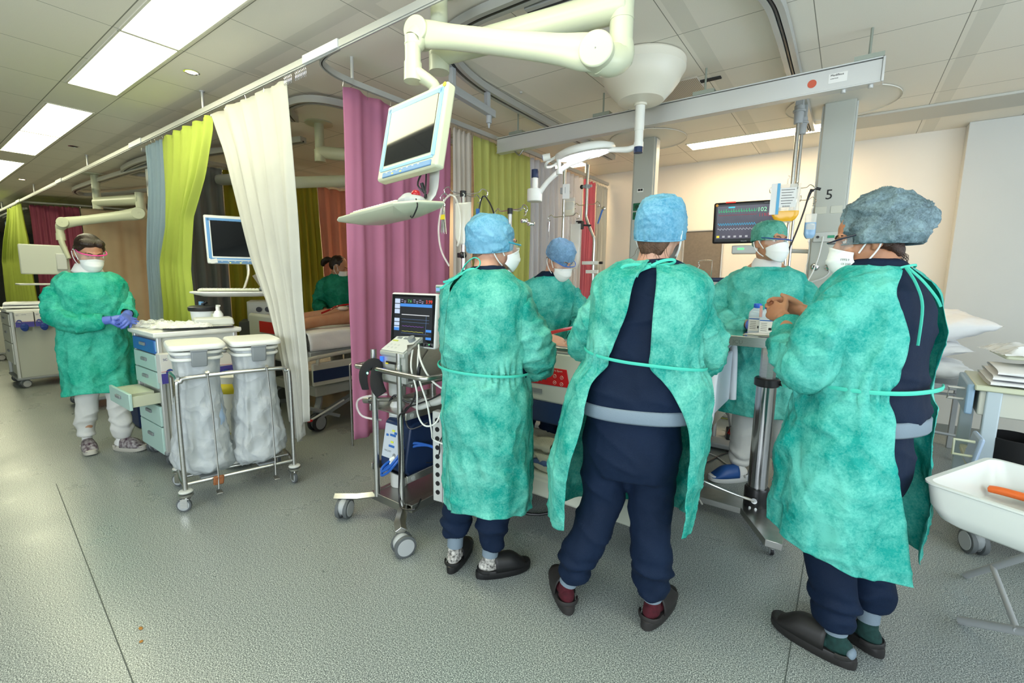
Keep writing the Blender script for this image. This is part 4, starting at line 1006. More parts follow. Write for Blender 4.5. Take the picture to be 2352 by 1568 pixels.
# ---- the man bending over the bed, pale blue cap
def man_bed():
    r = thing('person', 'person bending over the bed in pale blue cap and bright blue-rimmed glasses', 'person', (-1.77, 2.765, 0), 232)
    X = -.03
    MH = HM((-.075, .17, 1.485), 24, 34, 4, .98)
    to = [(.86, X, -.06, .17, .13), (1.0, X, -.03, .165, .13), (1.12, X, .0, .16, .12), (1.24, X, .03, .185, .125), (1.31, X, .055, .175, .105), (1.36, X - .01, .08, .105, .075), (1.395, X - .02, .10, .06, .056)]
    arms = [((X + .175, .05, 1.29), (X + .21, .14, 1.04), (.05, .36, .98)), ((X - .175, .05, 1.29), (X - .22, .14, 1.04), (-.10, .38, .98))]
    legs = [((X + .085, -.06, .84), (X + .09, -.05, .47), (X + .10, -.08, .10)), ((X - .085, -.06, .84), (X - .09, -.05, .47), (X - .10, -.08, .10))]
    body_mesh(r, MH, (X - .02, .10, 1.375), to, arms, legs, SK_L, hands=[(((.05, .36, .98), (-.5, .8, -.3), (-.4, -.1, -.8), -1), {}), (((-.10, .38, .98), (.4, .8, -.3), (.4, -.1, -.8), 1), {})])
    cap_mesh(r, MH, CAPS, .093, .105, .106, .102, 2, (0, -.008, .032), 104, 9.1, .006, drop=.03)
    g = MB(MH)
    for s in (-1, 1): g.tube([(s * .074, .02, .03), (s * .077, 0, .0), (s * .07, -.04, -.03)], [(.004, .012), (.004, .016), (.004, .02)], 10, sm=3)
    g.obj('hair', H_LB, r)
    face_bits(r, MH, sk=SK_L, hair=H_LB, closed=True); mask_mesh(r, MH)
    glasses(r, MH, mat('bright_blue_frame', (.03, .15, .55), .35))
    scrub_top(r, [(.95, X, -.03, .175, .14), (1.12, X, .0, .165, .13), (1.24, X, .03, .185, .13), (1.31, X, .055, .175, .11), (1.36, X - .01, .08, .11, .085), (1.405, X - .02, .10, .072, .068)], [], NAVY, 17.)
    trousers(r, (.77, X, -.06, .185, .145), legs, NAVY, .98, 41.)
    G = [(1.365, X - .01, .09, .108, .096, 0, 0), (1.345, X, .085, .14, .105, 0, 0), (1.30, X, .06, .185, .135, 0, 0), (1.20, X, .03, .21, .165, 0, 0), (1.06, X, -.01, .20, .165, 0, 0), (.95, X, -.03, .195, .165, 0, 0), (.75, X, -.06, .21, .18, 0, 0), (.45, X, -.06, .21, .18, 0, 0)]
    mkgown(r, G, [([(X + .12, .05, 1.26), (X + .165, .06, 1.24), (X + .20, .09, 1.15), (X + .225, .15, 1.05), (X + .15, .26, 1.0), (.06, .34, .98)], [.060, .072, .080, .080, .068, .034]),
                  ([(X - .12, .05, 1.26), (X - .165, .06, 1.24), (X - .21, .09, 1.15), (X - .235, .15, 1.05), (X - .17, .26, 1.0), (-.11, .36, .98)], [.060, .072, .080, .080, .068, .034])], GOWN2, 18.3, .014, .010)
    clog(r, (X + .10, -.06, 0), 5, MATS['clog_black'], SHIRT, None, 1.05); clog(r, (X - .10, -.06, 0), -5, MATS['clog_black'], SHIRT, None, 1.05)
man_bed()

# ---- woman with a ponytail in the next bay, mostly behind the pink curtain
def woman_ponytail():
    r = thing('person', 'person with a black ponytail in a dark green gown, half hidden behind the pink curtain', 'person', (-4.87, 3.22, 0), 215)
    X = 0
    MH = HM((-.02, .10, 1.46), 95, 28, 0, .96)
    to = [(.80, X, 0, .17, .13), (.95, X, 0, .165, .13), (1.08, X, 0.02, .155, .12), (1.20, X, 0.04, .17, .125), (1.28, X, 0.05, .165, .105), (1.335, X, .06, .10, .075), (1.375, X, .07, .056, .054)]
    arms = [((X + .155, .04, 1.25), (X + .20, .10, 1.02), (.06, .32, .96)), ((X - .155, .04, 1.25), (X - .20, .10, 1.02), (-.06, .32, .96))]
    legs = [((X + .08, 0, .80), (.085, .0, .46), (.09, -.02, .10)), ((X - .08, 0, .80), (-.085, .0, .46), (-.09, -.02, .10))]
    body_mesh(r, MH, (X, .07, 1.355), to, arms, legs, SK_M, hands=[(((.06, .32, .96), (-.5, .8, -.3), (-.4, -.1, -.8), -1), {}), (((-.06, .32, .96), (.4, .8, -.3), (.4, -.1, -.8), 1), {})], vox=.009)
    m = MB(MH); m.ell((0, -.020, .040), (.082, .096, .088)); m.ell((0, -.045, .0), (.078, .070, .075)); m.tube([(0, -.10, .03), (0, -.15, .01), (0, -.175, -.04), (0, -.165, -.09)], [.022, .038, .036, .02], 12, sm=3)
    mk('hair', organic(m, .006, 3, .5, lambda c: .004 * fbm(c, 30, 2, 2)), [H_DK], r, smooth=80)
    face_bits(r, MH, sk=SK_M, closed=True); mask_mesh(r, MH)
    trousers(r, (.72, X, 0, .18, .14), legs, WHT, .92, 45.)
    G = [(1.37, X, .06, .075, .075, 0, 0), (1.34, X, .055, .13, .10, 0, 0), (1.27, X, .04, .18, .14, 0, 0), (1.18, X, .03, .20, .165, 0, 0), (1.05, X, .01, .19, .165, 0, 0), (.85, X, .0, .20, .175, 0, 0), (.48, X, .0, .205, .18, 0, 0)]
    mkgown(r, G, [([(X + .11, .04, 1.28), (X + .155, .04, 1.25), (X + .20, .06, 1.15), (X + .215, .11, 1.03), (.16, .22, .98), (.07, .31, .96)], [.072, .084, .086, .082, .068, .034]),
                  ([(X - .11, .04, 1.28), (X - .155, .04, 1.25), (X - .20, .06, 1.15), (X - .215, .11, 1.03), (-.16, .22, .98), (-.07, .31, .96)], [.072, .084, .086, .082, .068, .034])], nonwoven('gown_dark_green', (0, .17, .09), (.02, .32, .19), .25), 21.3, .009, .010)
    clog(r, (.09, .0, 0), 5, MATS['clog_black'], SHIRT, None, .95); clog(r, (-.09, .0, 0), -5, MATS['clog_black'], SHIRT, None, .95)
woman_ponytail()
# ------------------------------------------------------------------ curtains
def curtain(label, top, bot, zt, zb, folds, amp, mt, group=None, edge=None, seed=0., nv=40, hooks=True, nu=None, header=True, tuck=0.0, wav=1.0):
    """top / bot: polylines in plan; edge(v, u) may move a point (x, y, z)"""
    def pol(P, u):
        L = [0]
        for a, b in zip(P, P[1:]): L.append(L[-1] + math.dist(a, b))
        s = u * L[-1]
        for i in range(len(P) - 1):
            if s <= L[i + 1] or i == len(P) - 2:
                t = (s - L[i]) / max(1e-6, L[i + 1] - L[i]); a, b = P[i], P[i + 1]
                d = V3((b[0] - a[0], b[1] - a[1], 0)).normalized()
                return V3((a[0] + (b[0] - a[0]) * t, a[1] + (b[1] - a[1]) * t, 0)), V3((d.y, -d.x, 0))
    nu = nu or int(folds * 20) + 1
    def fn(u, v):
        a, n1 = pol(top, u); b, n2 = pol(bot, u)
        w = v
        z0 = zt(u) if callable(zt) else zt; z1 = zb(u) if callable(zb) else zb
        p = a.lerp(b, w); p.z = z0 + (z1 - z0) * v
        if edge: p = edge(p, u, v)
        ph = 2 * pi * folds * (u + .012 * noise.noise(V3((u * 9 + seed, v * 1.3, seed))) * wav) + seed
        am = amp * (.55 + .45 * smoothstep(0, .35, v)) * (1 + .4 * noise.noise(V3((u * folds * .7, v * 1.5, seed + 4))))
        d = am * (sin(ph) * .8 + .25 * sin(2.3 * ph + v * 2)) + .012 * noise.noise(V3((u * 5, v * 3, seed + 8)))
        p += n1 * d
        if v < .02: p.z -= .012 * (1 - abs(sin(pi * folds * u)))
        return p
    m = MB(); m.grid(fn, nu, nv)
    o = m.obj('curtain', mt, None, solid=.0015, smooth=85)
    o.name = 'bed_curtain'
    tag(o, label, 'curtain', group)
    o['grp'] = 1; del o['grp']
    # hooks and a stitched header as children
    if hooks:
        h = MB()
        k = max(3, int(folds))
        for i in range(k + 1):
            u = min(1, max(0, i / k)); a = fn(u, 0.004)
            c, _ = pol(top, u)
            zr = 2.545
            h.tube([(a.x, a.y, a.z - .01), (a.x + .004, a.y, a.z + .012), (c.x, c.y, zr)], .0014, 5)
        h.obj('hooks', chrome, o)['kind'] = 'stuff'
    return o
C_WH = fabric('curtain_white', (0.68, 0.68, 0.62), .35); C_CR = fabric('curtain_cream', (0.72, 0.60, 0.42), .3)
C_GR = fabric('curtain_lime', (0.58, 0.68, 0.13), .35); C_OL = fabric('curtain_olive', (0.42, 0.40, 0.05), .3)
C_BL = fabric('curtain_pale_blue', (0.36, 0.47, 0.53), .3); C_PK = fabric('curtain_pink', (0.60, 0.24, 0.38), .35)
C_SA = fabric('curtain_salmon', (0.72, 0.34, 0.26), .3); C_GW = fabric('curtain_silver', (0.70, 0.69, 0.71), .3); C_GB = fabric('curtain_slate', (0.30, 0.33, 0.36), .3)
C_PB = fabric('curtain_far_pink', (0.40, 0.10, 0.16), .3)
def interp(T, z):
    T = sorted(T)
    if z <= T[0][0]: return T[0][1]
    for (a, b), (c, d) in zip(T, T[1:]):
        if z <= c: return b + (d - b) * (z - a) / (c - a)
    return T[-1][1]
def swept(Lx, Rx, y=1.555):
    def e(p, u, v):
        l, r = interp(Lx, p.z), interp(Rx, p.z); return V3((l + (r - l) * u, y, p.z))
    return e
curtain('white bed curtain with a swept left edge behind the waste bag trolley', [(-3.877, 1.555), (-2.86, 1.555)], [(-2.98, 1.555), (-2.78, 1.555)], 2.515, lambda u: .40 - .16 * sin(pi * min(1, u * 1.3)), 4.5, .026, C_WH,
        edge=swept([(2.51, -3.87), (2.216, -3.69), (1.9, -3.56), (1.44, -3.37), (1.147, -3.19), (.711, -3.03), (.4, -2.98), (.2, -2.96)], [(2.51, -2.85), (1.96, -2.83), (1.16, -2.80), (.7, -2.775), (.2, -2.775)]), seed=1.)
curtain('lime green bed curtain bunched on the hallway rail left of the white one', [(-4.92, 1.555), (-3.88, 1.555)], [(-5.3, 1.555), (-4.5, 1.555)], 2.515, .42, 5, .030, C_GR,
        edge=swept([(2.51, -4.916), (2.21, -4.94), (1.77, -5.02), (1.46, -5.24), (1.05, -5.23), (.42, -5.4)], [(2.51, -3.885), (2.4, -3.91), (2.11, -4.10), (1.81, -4.40), (1.38, -4.53), (1.03, -4.51), (.4, -4.5)]), seed=4.)
curtain('pale blue bed curtain hanging left of the lime green one', [(-5.37, 1.56), (-4.93, 1.56)], [(-5.6, 1.56), (-5.2, 1.56)], 2.515, .40, 5, .028, C_BL,
        edge=swept([(2.5, -5.366), (2.18, -5.37), (1.465, -5.54), (.95, -5.62)], [(2.5, -4.91), (1.85, -4.98), (1.46, -5.18), (.95, -5.2)], 1.575), seed=7.)
curtain('lime green curtain fanning out at the far left end of the hallway rail', [(-13.0, 1.555), (-11.5, 1.555)], [(-14.9, 1.555), (-11.6, 1.555)], 2.515, .42, 8, .05, C_GR,
        edge=swept([(2.5, -12.9), (2.3, -13.1), (1.56, -14.3), (.4, -14.6)], [(2.5, -11.6), (1.9, -11.4), (1.2, -11.35), (.4, -11.2)]), seed=9.)
curtain('white curtain behind the far lime green one at the left edge', [(-14.4, 1.70), (-13.1, 1.70)], [(-14.9, 1.70), (-13.3, 1.70)], 2.515, .42, 6, .03, C_WH, seed=3.)
curtain('pale blue curtain at the far left edge of the picture', [(-15.6, 1.80), (-14.5, 1.80)], [(-15.9, 1.80), (-15.0, 1.80)], 2.515, .42, 5, .03, C_BL, seed=2.)
X0 = -2.6
curtain('tall pink curtain between the next bay and the machine trolley', [(-2.615, 1.80), (-2.635, 2.05), (-2.61, 2.74)], [(-2.62, 1.80), (-2.64, 2.1), (-2.61, 2.74)], 2.515, lambda u: .24 + .06 * u, 5, .024, C_PK, seed=5.)
curtain('narrow cream curtain panel between the pink and the yellow-green one', [(X0, 2.75), (X0, 2.97)], [(X0, 2.75), (X0, 2.98)], 2.515, .27, 4, .020, fabric('curtain_ivory', (.70, .64, .56), .3), seed=6.)
curtain('yellow-green curtain panel behind the infusion stands', [(X0, 2.98), (X0, 3.81)], [(X0, 2.98), (X0, 3.84)], 2.515, .27, 8, .024, fabric('curtain_yellow_green', (.60, .62, .19), .3), seed=8.)
curtain('silvery white curtain panel behind the man with the pale blue cap', [(X0, 3.82), (X0, 4.95)], [(X0, 3.85), (X0, 4.95)], 2.515, .27, 11, .024, C_GW, seed=11.)
curtain('bright pink curtain panel close to the back wall', [(X0, 4.96), (X0, 5.28)], [(X0, 4.96), (X0, 5.25)], 2.515, .27, 4, .024, fabric('curtain_bright_pink', (.70, .20, .26), .3), seed=12.)
curtain('last white curtain panel against the back wall', [(X0, 5.29), (X0, 5.60)], [(X0, 5.26), (X0 + .02, 5.60)], 2.515, .27, 4, .03, C_WH, seed=13.)
X1 = -5.76
curtain('slate grey curtain panel behind the second computer monitor', [(X1, 1.75), (X1, 2.36)], [(X1, 1.75), (X1, 2.36)], 2.515, .27, 5, .022, C_GB, seed=14.)
curtain('olive curtain panel next to the slate grey one in the next bay', [(X1, 2.37), (X1, 2.98)], [(X1, 2.37), (X1, 2.98)], 2.515, .27, 5, .022, C_OL, seed=15.)
curtain('olive curtain seen between the white and pink curtains', [(X1, 2.99), (X1, 3.51)], [(X1, 2.99), (X1, 3.60)], 2.515, .27, 6, .022, C_OL, seed=16.)
curtain('salmon curtain behind the woman with the ponytail', [(X1, 3.52), (X1, 5.0)], [(X1, 3.61), (X1, 5.0)], 2.515, .27, 9, .022, C_SA, seed=17.)
X2 = -12.1
curtain('dark pink curtain far behind the walking woman', [(-11.75, 1.66), (-11.6, 1.9), (-11.4, 2.25)], [(-11.75, 1.66), (-11.6, 1.9), (-11.4, 2.3)], 2.515, .3, 8, .03, C_PB, seed=18.)
curtain('wide cream curtain far behind the walking woman', [(-11.4, 2.27), (-11.0, 5.3)], [(-11.4, 2.3), (-11.0, 5.3)], 2.515, .3, 9, .02, C_CR, seed=19.)
t = thing('curtain_rail', 'divider rail of the next bay carrying slate, olive and salmon curtains', 'curtain rail', (X1, 1.9, 2.54))
MB().box((0, 1.7, .017), (.024, 3.9, .034)).obj('rail', rail_m, t); m_ = MB(); rod(m_, 0, 1.0, .03); 
for y in (.6, 2.2): m_ = MB(); m_.cyl((0, y, .03), (0, y, .16), .008, n=8); m_.obj('hanger_rod', alu, t)
t = thing('curtain_rail', 'divider rail far behind the walking woman', 'curtain rail', (-11.4, 2.2, 2.54))
m_ = MB(); m_.tube([(-.36, -.6, .015), (-.15, -.2, .015), (0, .1, .015), (.4, 3.1, .015)], .016, 8); m_.obj('rail', rail_m, t)
# ------------------------------------------------------------------ wheels
def caster(parent, x, y, r=.04, w=.022, ztop=.13, twin=True, body=midgrey, tyre=dgrey, rz=0., fork=None, name='caster', yellow=False, hubm=midgrey):
    M = Matrix.Translation((x, y, 0)) @ Matrix.Rotation(rad(rz), 4, 'Z')
    m = MB(M); m.cyl((0, 0, r * 1.3), (0, 0, ztop), .010, n=10)
    if twin: m.ell((0, 0, r * 1.25), (w * 1.5, r * .8, r * .8))
    else:
        for s in (-1, 1): m.box((s * (w / 2 + .003), r * .25, r * 1.25), (.003, r * .9, r * 1.3))
        m.box((0, 0, r * 1.25 + r * .68), (w + .01, r * .9, .006))
        m.lathe([(r * .9, 0), (r * .95, .012), (.012, .018)], o=(0, 0, ztop - .02)) if fork is None else None
    c = m.obj(name, body, parent)
    t = MB(M); RY = Matrix.Rotation(rad(90), 4, 'Y')
    for s in ((-1, 1) if twin else (0,)):
        ww = w if twin else w
        o = (s * (w * .95) - ww / 2, r * (.35 if not twin else .15), r)
        t.lathe([(r * .80, 0), (r * .97, ww * .1), (r, ww * .35), (r, ww * .65), (r * .97, ww * .9), (r * .80, ww)], o=o, M=RY, n=30)
    t.obj('wheel', tyre, c)
    t = MB(M)
    for s in ((-1, 1) if twin else (0,)):
        o = (s * (w * .95) - w / 2 - .0015, r * (.35 if not twin else .15), r)
        t.lathe([(.002, 0), (r * .76, .0), (r * .78, .002), (r * .78, w + .001), (r * .76, w + .003), (.002, w + .003)], o=o, M=RY, n=24)
    t.obj('wheel_hub', hubm, c)
    if yellow:
        MB(M).lathe([(.022, 0), (.026, .004), (.026, .010), (.018, .012)], o=(0, 0, ztop - .016)).obj('yellow_ring', yellowp, c)
    return c

# ------------------------------------------------------------------ computer on the big ceiling arm
def monitor_part(t, M, w, h, body=cream, rimc=skyp, scr=glassblk, thick=.05, notes=True):
    """M: centre of the front, x right, y up, z out of the screen"""
    m = MB(M); m.box((0, 0, -thick / 2), (w, h, thick)); m.obj('monitor_housing', body, t, bevel=.012, seg=3)
    m = MB(M); b = .022
    for a, c, d in (((-w / 2 + .027, .012, .001), (b, h - .068), 0), ((w / 2 - .027, .012, .001), (b, h - .068), 0)):
        m.box(a, (c[0], c[1], .003))
    m.box((0, h / 2 - .033, .001), (w - .05, b, .003)); m.box((0, -h / 2 + .045 + .0, .001), (w - .05, .012, .003))
    m.obj('blue_surround', rimc, t)
    m = MB(M); m.box((0, .012, .001), (w - .092, h - .105, .003)); m.obj('screen', scr, t)
    m = MB(M); m.box((.01, -h / 2 + .018, .002), (w - .08, .024, .008)); k = m.obj('button_strip', mat('strip_blue', (.13, .27, .48), .4), t, bevel=.003)
    m = MB(M)
    for i in range(7): m.box((-w * .3 + i * w * .09, -h / 2 + .024, .0065), (.012, .003, .001))
    m.obj('button_mark', paper, k)
    m = MB(M)
    for x in (-.08, -.02): m.box((x * w / .42, -h / 2 + .014, .0068), (.012, .005, .001))
    m.obj('led', mat('led_yellow', (.7, .7, .05), .4, emit=(.8, .8, .05), es=1), k)
    return t
def ceiling_arm(label, col, hub, rpost, rj, lj, post, brk, mon_top, s=1.0, bits=True, mt=cream):
    t = thing('computer_station', label, 'computer station', (col[0], col[1], 2.70))
    T = Matrix.Translation((-col[0], -col[1], -2.70))
    m = MB(T); m.cyl((col[0], col[1], 2.70), (col[0], col[1], hub[2]), .040 * s, n=28); m.lathe([(.12 * s, 2.69), (.12 * s, 2.70)], o=(col[0], col[1], 0)); m.obj('ceiling_post', mt, t)
    m = MB(T); h = V3(hub); r = V3(rpost); d = (r - h)
    m.tube([h - d.normalized() * .03, h, h + d * .15, r - d * .15, r, r + d.normalized() * .02], [(.04 * s, .045 * s), (.052 * s, .055 * s), (.050 * s, .055 * s), (.058 * s, .060 * s), (.055 * s, .058 * s), (.045 * s, .05 * s)], 24, sm=3)
    m.cyl(h - V3((0, 0, .085 * s)), h + V3((0, 0, .02)), .048 * s, n=28)
    m.obj('extension_arm', mt, t, smooth=60)
    m = MB(T); j = V3(rj)
    m.cyl(r + V3((0, 0, .075 * s)), V3((r.x, r.y, j.z - .01)), .046 * s, n=28)
    m.lathe([(.0475 * s, -.003), (.0475 * s, .003)], o=(r.x, r.y, r.z - .055 * s))
    m.tube([V3((r.x, r.y, j.z + .07)), V3((r.x, r.y, j.z + .02)), (V3((r.x, r.y, j.z)) + j) / 2 - V3((0, 0, .01)), j - V3((0, 0, .02))], [.048 * s, .055 * s, .06 * s, .05 * s], 24, sm=3)
    m.obj('elbow_joint', mt, t, smooth=60)
    l = V3(lj); d = l - j; n_ = V3((d.y, -d.x, 0)).normalized()
    m = MB(T)
    m.tube([j, j + d * .08, j + d * .22, j + d * .5, j + d * .8, j + d * .93, l], [(.034 * s, .066 * s), (.040 * s, .068 * s), (.040 * s, .056 * s), (.040 * s, .050 * s), (.038 * s, .050 * s), (.036 * s, .056 * s), (.034 * s, .056 * s)], 28, sm=4)
    m.obj('spring_arm', mt, t, smooth=60)
    for p, rr in ((j, .066 * s), (l, .055 * s)):
        m = MB(T); m.cyl(p - n_ * .050 * s, p + n_ * .050 * s, rr, n=40); d_ = m.obj('joint_disc', mt, t, bevel=.006)
        m = MB(T)
        for q in (-1, 1): m.cyl(p + n_ * .051 * s * q, p + n_ * .0505 * s * q + n_ * q * .001, .003, n=10)
        m.obj('screw', grey, d_)
    m = MB(T); b = V3(brk); p0 = V3(post)
    m.tube([l, V3((l.x - .0, l.y, l.z)) + (p0 - l) * .25 + V3((p0.x - l.x, p0.y - l.y, 0)) * .6, V3((p0.x, p0.y, l.z - .05 * s))], [.05 * s, .045 * s, .036 * s], 20, sm=3)
    m.cyl((p0.x, p0.y, l.z - .03 * s), p0, .034 * s, .034 * s, n=26); m.cyl(p0 + V3((0, 0, .07 * s)), p0 - V3((0, 0, .006)), .038 * s, .040 * s, n=26)
    m.obj('drop_joint', mt, t, smooth=60)
    m = MB(T); mp = V3(mon_top)
    m.tube([p0 + V3((0, 0, .04 * s)), b, b + (mp - b) * .3, mp], [(.036 * s, .028 * s), (.034 * s, .026 * s), (.030 * s, .024 * s), (.028 * s, .02 * s)], 14, sm=3)
    m.obj('monitor_bracket', mt, t, smooth=60)
    return t, T
t, T = ceiling_arm('large cream ceiling arm holding the tilted monitor and keyboard tray above the trolley', (-1.664, 1.67), (-1.665, 1.67, 2.40), (-.818, 1.832, 2.42), (-.862, 1.72, 2.212), (-1.614, 1.504, 2.405), (-1.615, 1.46, 2.20), (-1.55, 1.52, 2.185), (-1.555, 1.53, 2.10))
ya = Matrix.Rotation(rad(-4.9), 4, 'Z') @ Matrix.Rotation(rad(-12.9), 4, 'X') @ Matrix.Rotation(rad(-1.9), 4, 'Y')
MM = T @ Matrix.Translation((-1.60, 1.423, 1.966)) @ ya @ Matrix.Rotation(rad(90), 4, 'X')
monitor_part(t, MM, .42, .36)
m = MB(MM); m.box((.165, .158, .002), (.034, .014, .001), (0, 0, 0)); m.box((-.18, .160, .002), (.034, .012, .001)); m.obj('sticker', paper, t)
m = MB(MM); m.lathe([(.001, .002), (.010, .002), (.010, .003), (.001, .003)], o=(.194, .165, 0)); m.obj('yellow_sticker', yellowp, t)
# bracket down from the monitor to the tray
m = MB(T); m.tube([(-1.50, 1.47, 1.86), (-1.49, 1.46, 1.78), (-1.475, 1.43, 1.70), (-1.52, 1.40, 1.655)], [(.032, .010), (.030, .010), (.026, .010), (.03, .01)], 10, sm=3); m.obj('tray_bracket', alu, t)
m = MB(T)
m.tube([(-1.56, 1.45, 1.80), (-1.53, 1.40, 1.74), (-1.50, 1.42, 1.70), (-1.47, 1.38, 1.67)], .004, 8, sm=4); m.tube([(-1.53, 1.45, 1.80), (-1.49, 1.41, 1.75), (-1.475, 1.39, 1.70), (-1.49, 1.40, 1.66)], .0035, 8, sm=4)
m.tube([(-1.41, 1.28, 1.655), (-1.37, 1.25, 1.62), (-1.42, 1.27, 1.585), (-1.5, 1.33, 1.60)], .003, 8, sm=4)
m.obj('cable', black, t); m = MB(T); m.cyl((-1.505, 1.40, 1.745), (-1.492, 1.405, 1.705), .008); m.obj('plug', black, t)
# tray: plan orientation
TR = Matrix.Translation((-1.655, 1.35, 1.628)) @ Matrix.Rotation(rad(-6), 4, 'Z') @ Matrix.Rotation(rad(5), 4, 'X') @ Matrix.Rotation(rad(-3), 4, 'Y')
m = MB(T @ TR); 
m.loft([[V3((x * k, y * k2, z)) for x, y in ((-.29, -.10), (-.22, -.13), (.22, -.13), (.29, -.06), (.29, .07), (.22, .12), (-.22, .12), (-.29, .10))] for z, k, k2 in ((-.035, .55, .5), (-.006, .97, .97), (.002, 1, 1), (.008, .99, .98))])
m.obj('keyboard_tray', cream, t, bevel=.003)
kb = thing('keyboard', 'cream keyboard on the tray under the tilted monitor', 'keyboard', (-1.70, 1.355, 1.643), -6); kb.rotation_euler = (rad(5), rad(-3), rad(-6))
def keyboard(kb, w=.36, d=.135):
    MB().box((0, 0, .004), (w, d, .012)).obj('keyboard_base', cream, kb, bevel=.003)
    m = MB()
    for r_ in range(5):
        for c_ in range(16): m.box((-w / 2 + .018 + c_ * (w - .036) / 15, -d / 2 + .02 + r_ * (d - .04) / 4, .013), ((w - .05) / 17, (d - .05) / 5.4, .006), taper=.85)
    m.obj('key', white, kb)['kind'] = 'stuff'
keyboard(kb)
tb = thing('trackball', 'grey trackball mouse with a red ball on the keyboard tray', 'trackball', (-1.47, 1.31, 1.642), 10)
m = MB(); m.ell((0, 0, .014), (.065, .045, .026)); m.ell((-.01, 0, .022), (.04, .034, .026)); o = mk('mouse_body', organic(m, .004, 3), [midgrey], tb, smooth=80)
MB().ell((.022, .0, .040), (.019, .019, .017)).obj('red_ball', mat('ball_red', (.35, .01, .015), .12), tb)

# ------------------------------------------------------------------ second computer in the next bay
t, T2 = ceiling_arm('cream ceiling arm in the next bay carrying the wide dark monitor', (-3.95, 2.45), (-3.95, 2.45, 2.45), (-3.45, 3.0, 2.42), (-3.52, 2.93, 2.25), (-4.10, 2.05, 2.13), (-4.12, 2.03, 1.94), (-4.17, 1.96, 1.92), (-4.24, 1.90, 1.83))
MM = T2 @ Matrix.Translation((-4.22, 1.86, 1.635)) @ Matrix.Rotation(rad(62), 4, 'Z') @ Matrix.Rotation(rad(97), 4, 'X')
monitor_part(t, MM, .54, .40, body=white, rimc=mat('mid_blue_rim', (.12, .32, .62), .4))
m = MB(MM); m.box((-.22, -.175, .006), (.05, .035, .002), (0, 0, .2)); m.obj('paper_note', paper, t)
m = MB(T2); m.tube([(-4.25, 1.90, 1.45), (-4.2, 1.88, 1.35), (-4.08, 1.78, 1.22)], [(.02, .01)] * 3, 8, sm=3); m.obj('tray_bracket', alu, t)
TR2 = Matrix.Translation((-4.03, 1.69, 1.205)) @ Matrix.Rotation(rad(63), 4, 'Z')
m = MB(T2 @ TR2); m.loft([[V3((x * k, y * k, z)) for x, y in ((-.30, -.06), (-.20, -.15), (.20, -.15), (.30, -.08), (.30, .08), (.2, .12), (-.2, .12), (-.3, .06))] for z, k in ((-.03, .7), (-.004, .98), (.004, 1), (.010, .98))]); m.obj('keyboard_tray', white, t, bevel=.003)
kb = thing('keyboard', 'cream keyboard on the tray in the next bay', 'keyboard', (-4.04, 1.66, 1.222), 63); keyboard(kb, .42, .16)
tb = thing('computer_mouse', 'dark grey computer mouse on the tray in the next bay', 'mouse', (-3.93, 1.87, 1.216), 63)
m = MB(); m.ell((0, 0, .016), (.032, .055, .026)); m.obj('mouse_shell', grey, tb)

# ------------------------------------------------------------------ far computer seen from the back
t, T3 = ceiling_arm('far ceiling arm reaching over the walking woman with a monitor seen from behind', (-8.6, 1.9), (-8.6, 1.9, 2.33), (-7.55, 2.1, 2.30), (-7.55, 2.08, 2.12), (-7.95, 1.42, 1.96), (-8.0, 1.38, 1.75), (-7.98, 1.38, 1.72), (-7.93, 1.42, 1.52), s=1.15)
m = MB(T3 @ Matrix.Translation((-8.05, 1.22, 1.50)) @ Matrix.Rotation(rad(80), 4, 'Z')); m.box((0, 0, 0), (.44, .06, .36), taper=.98); m.obj('monitor_housing', mat('far_monitor_cream', (.55, .58, .50), .5), t, bevel=.015)
m = MB(T3 @ Matrix.Translation((-8.05, 1.25, 1.50)) @ Matrix.Rotation(rad(80), 4, 'Z')); m.box((.12, -.05, -.02), (.10, .05, .2)); m.obj('monitor_back_plate', lightgrey, t, bevel=.01)
m = MB(T3); m.box((-8.0, 1.2, 1.20), (.30, .5, .02)); m.obj('keyboard_tray', lightgrey, t, bevel=.01)
# pale arm end by the blue curtain (far operating lamp) and its tray
t = thing('lamp_arm', 'thin lamp arm end with a dark blue tip in front of the far cream curtain', 'lamp arm', (-7.2, 2.9, 2.05))
m = MB(); m.cyl((0, 0, 0), (.9, .5, .03), .015); m.cyl((0, 0, -.02), (0, 0, .10), .03); m.cyl((0, 0, -.10), (.9, .5, -.10), .02); m.ell((0, 0, -.08), (.06, .05, .05)); m.cyl((.9, .5, -.12), (.9, .5, .65), .03); m.obj('arm', cream, t)
MB().cyl((0, 0, .10), (0, 0, .16), .032).obj('blue_tip', navyp, t)
t = thing('ceiling_post', 'thick pale post under the ceiling above the walking woman', 'ceiling post', (-7.0, 2.1, 2.70))
m = MB(); m.cyl((0, 0, 0), (0, 0, -.42), .075, n=24); m.tube([(0, 0, -.28), (.9, .15, -.30), (2.0, .5, -.32)], .06, 16); m.obj('post', lightgrey, t)

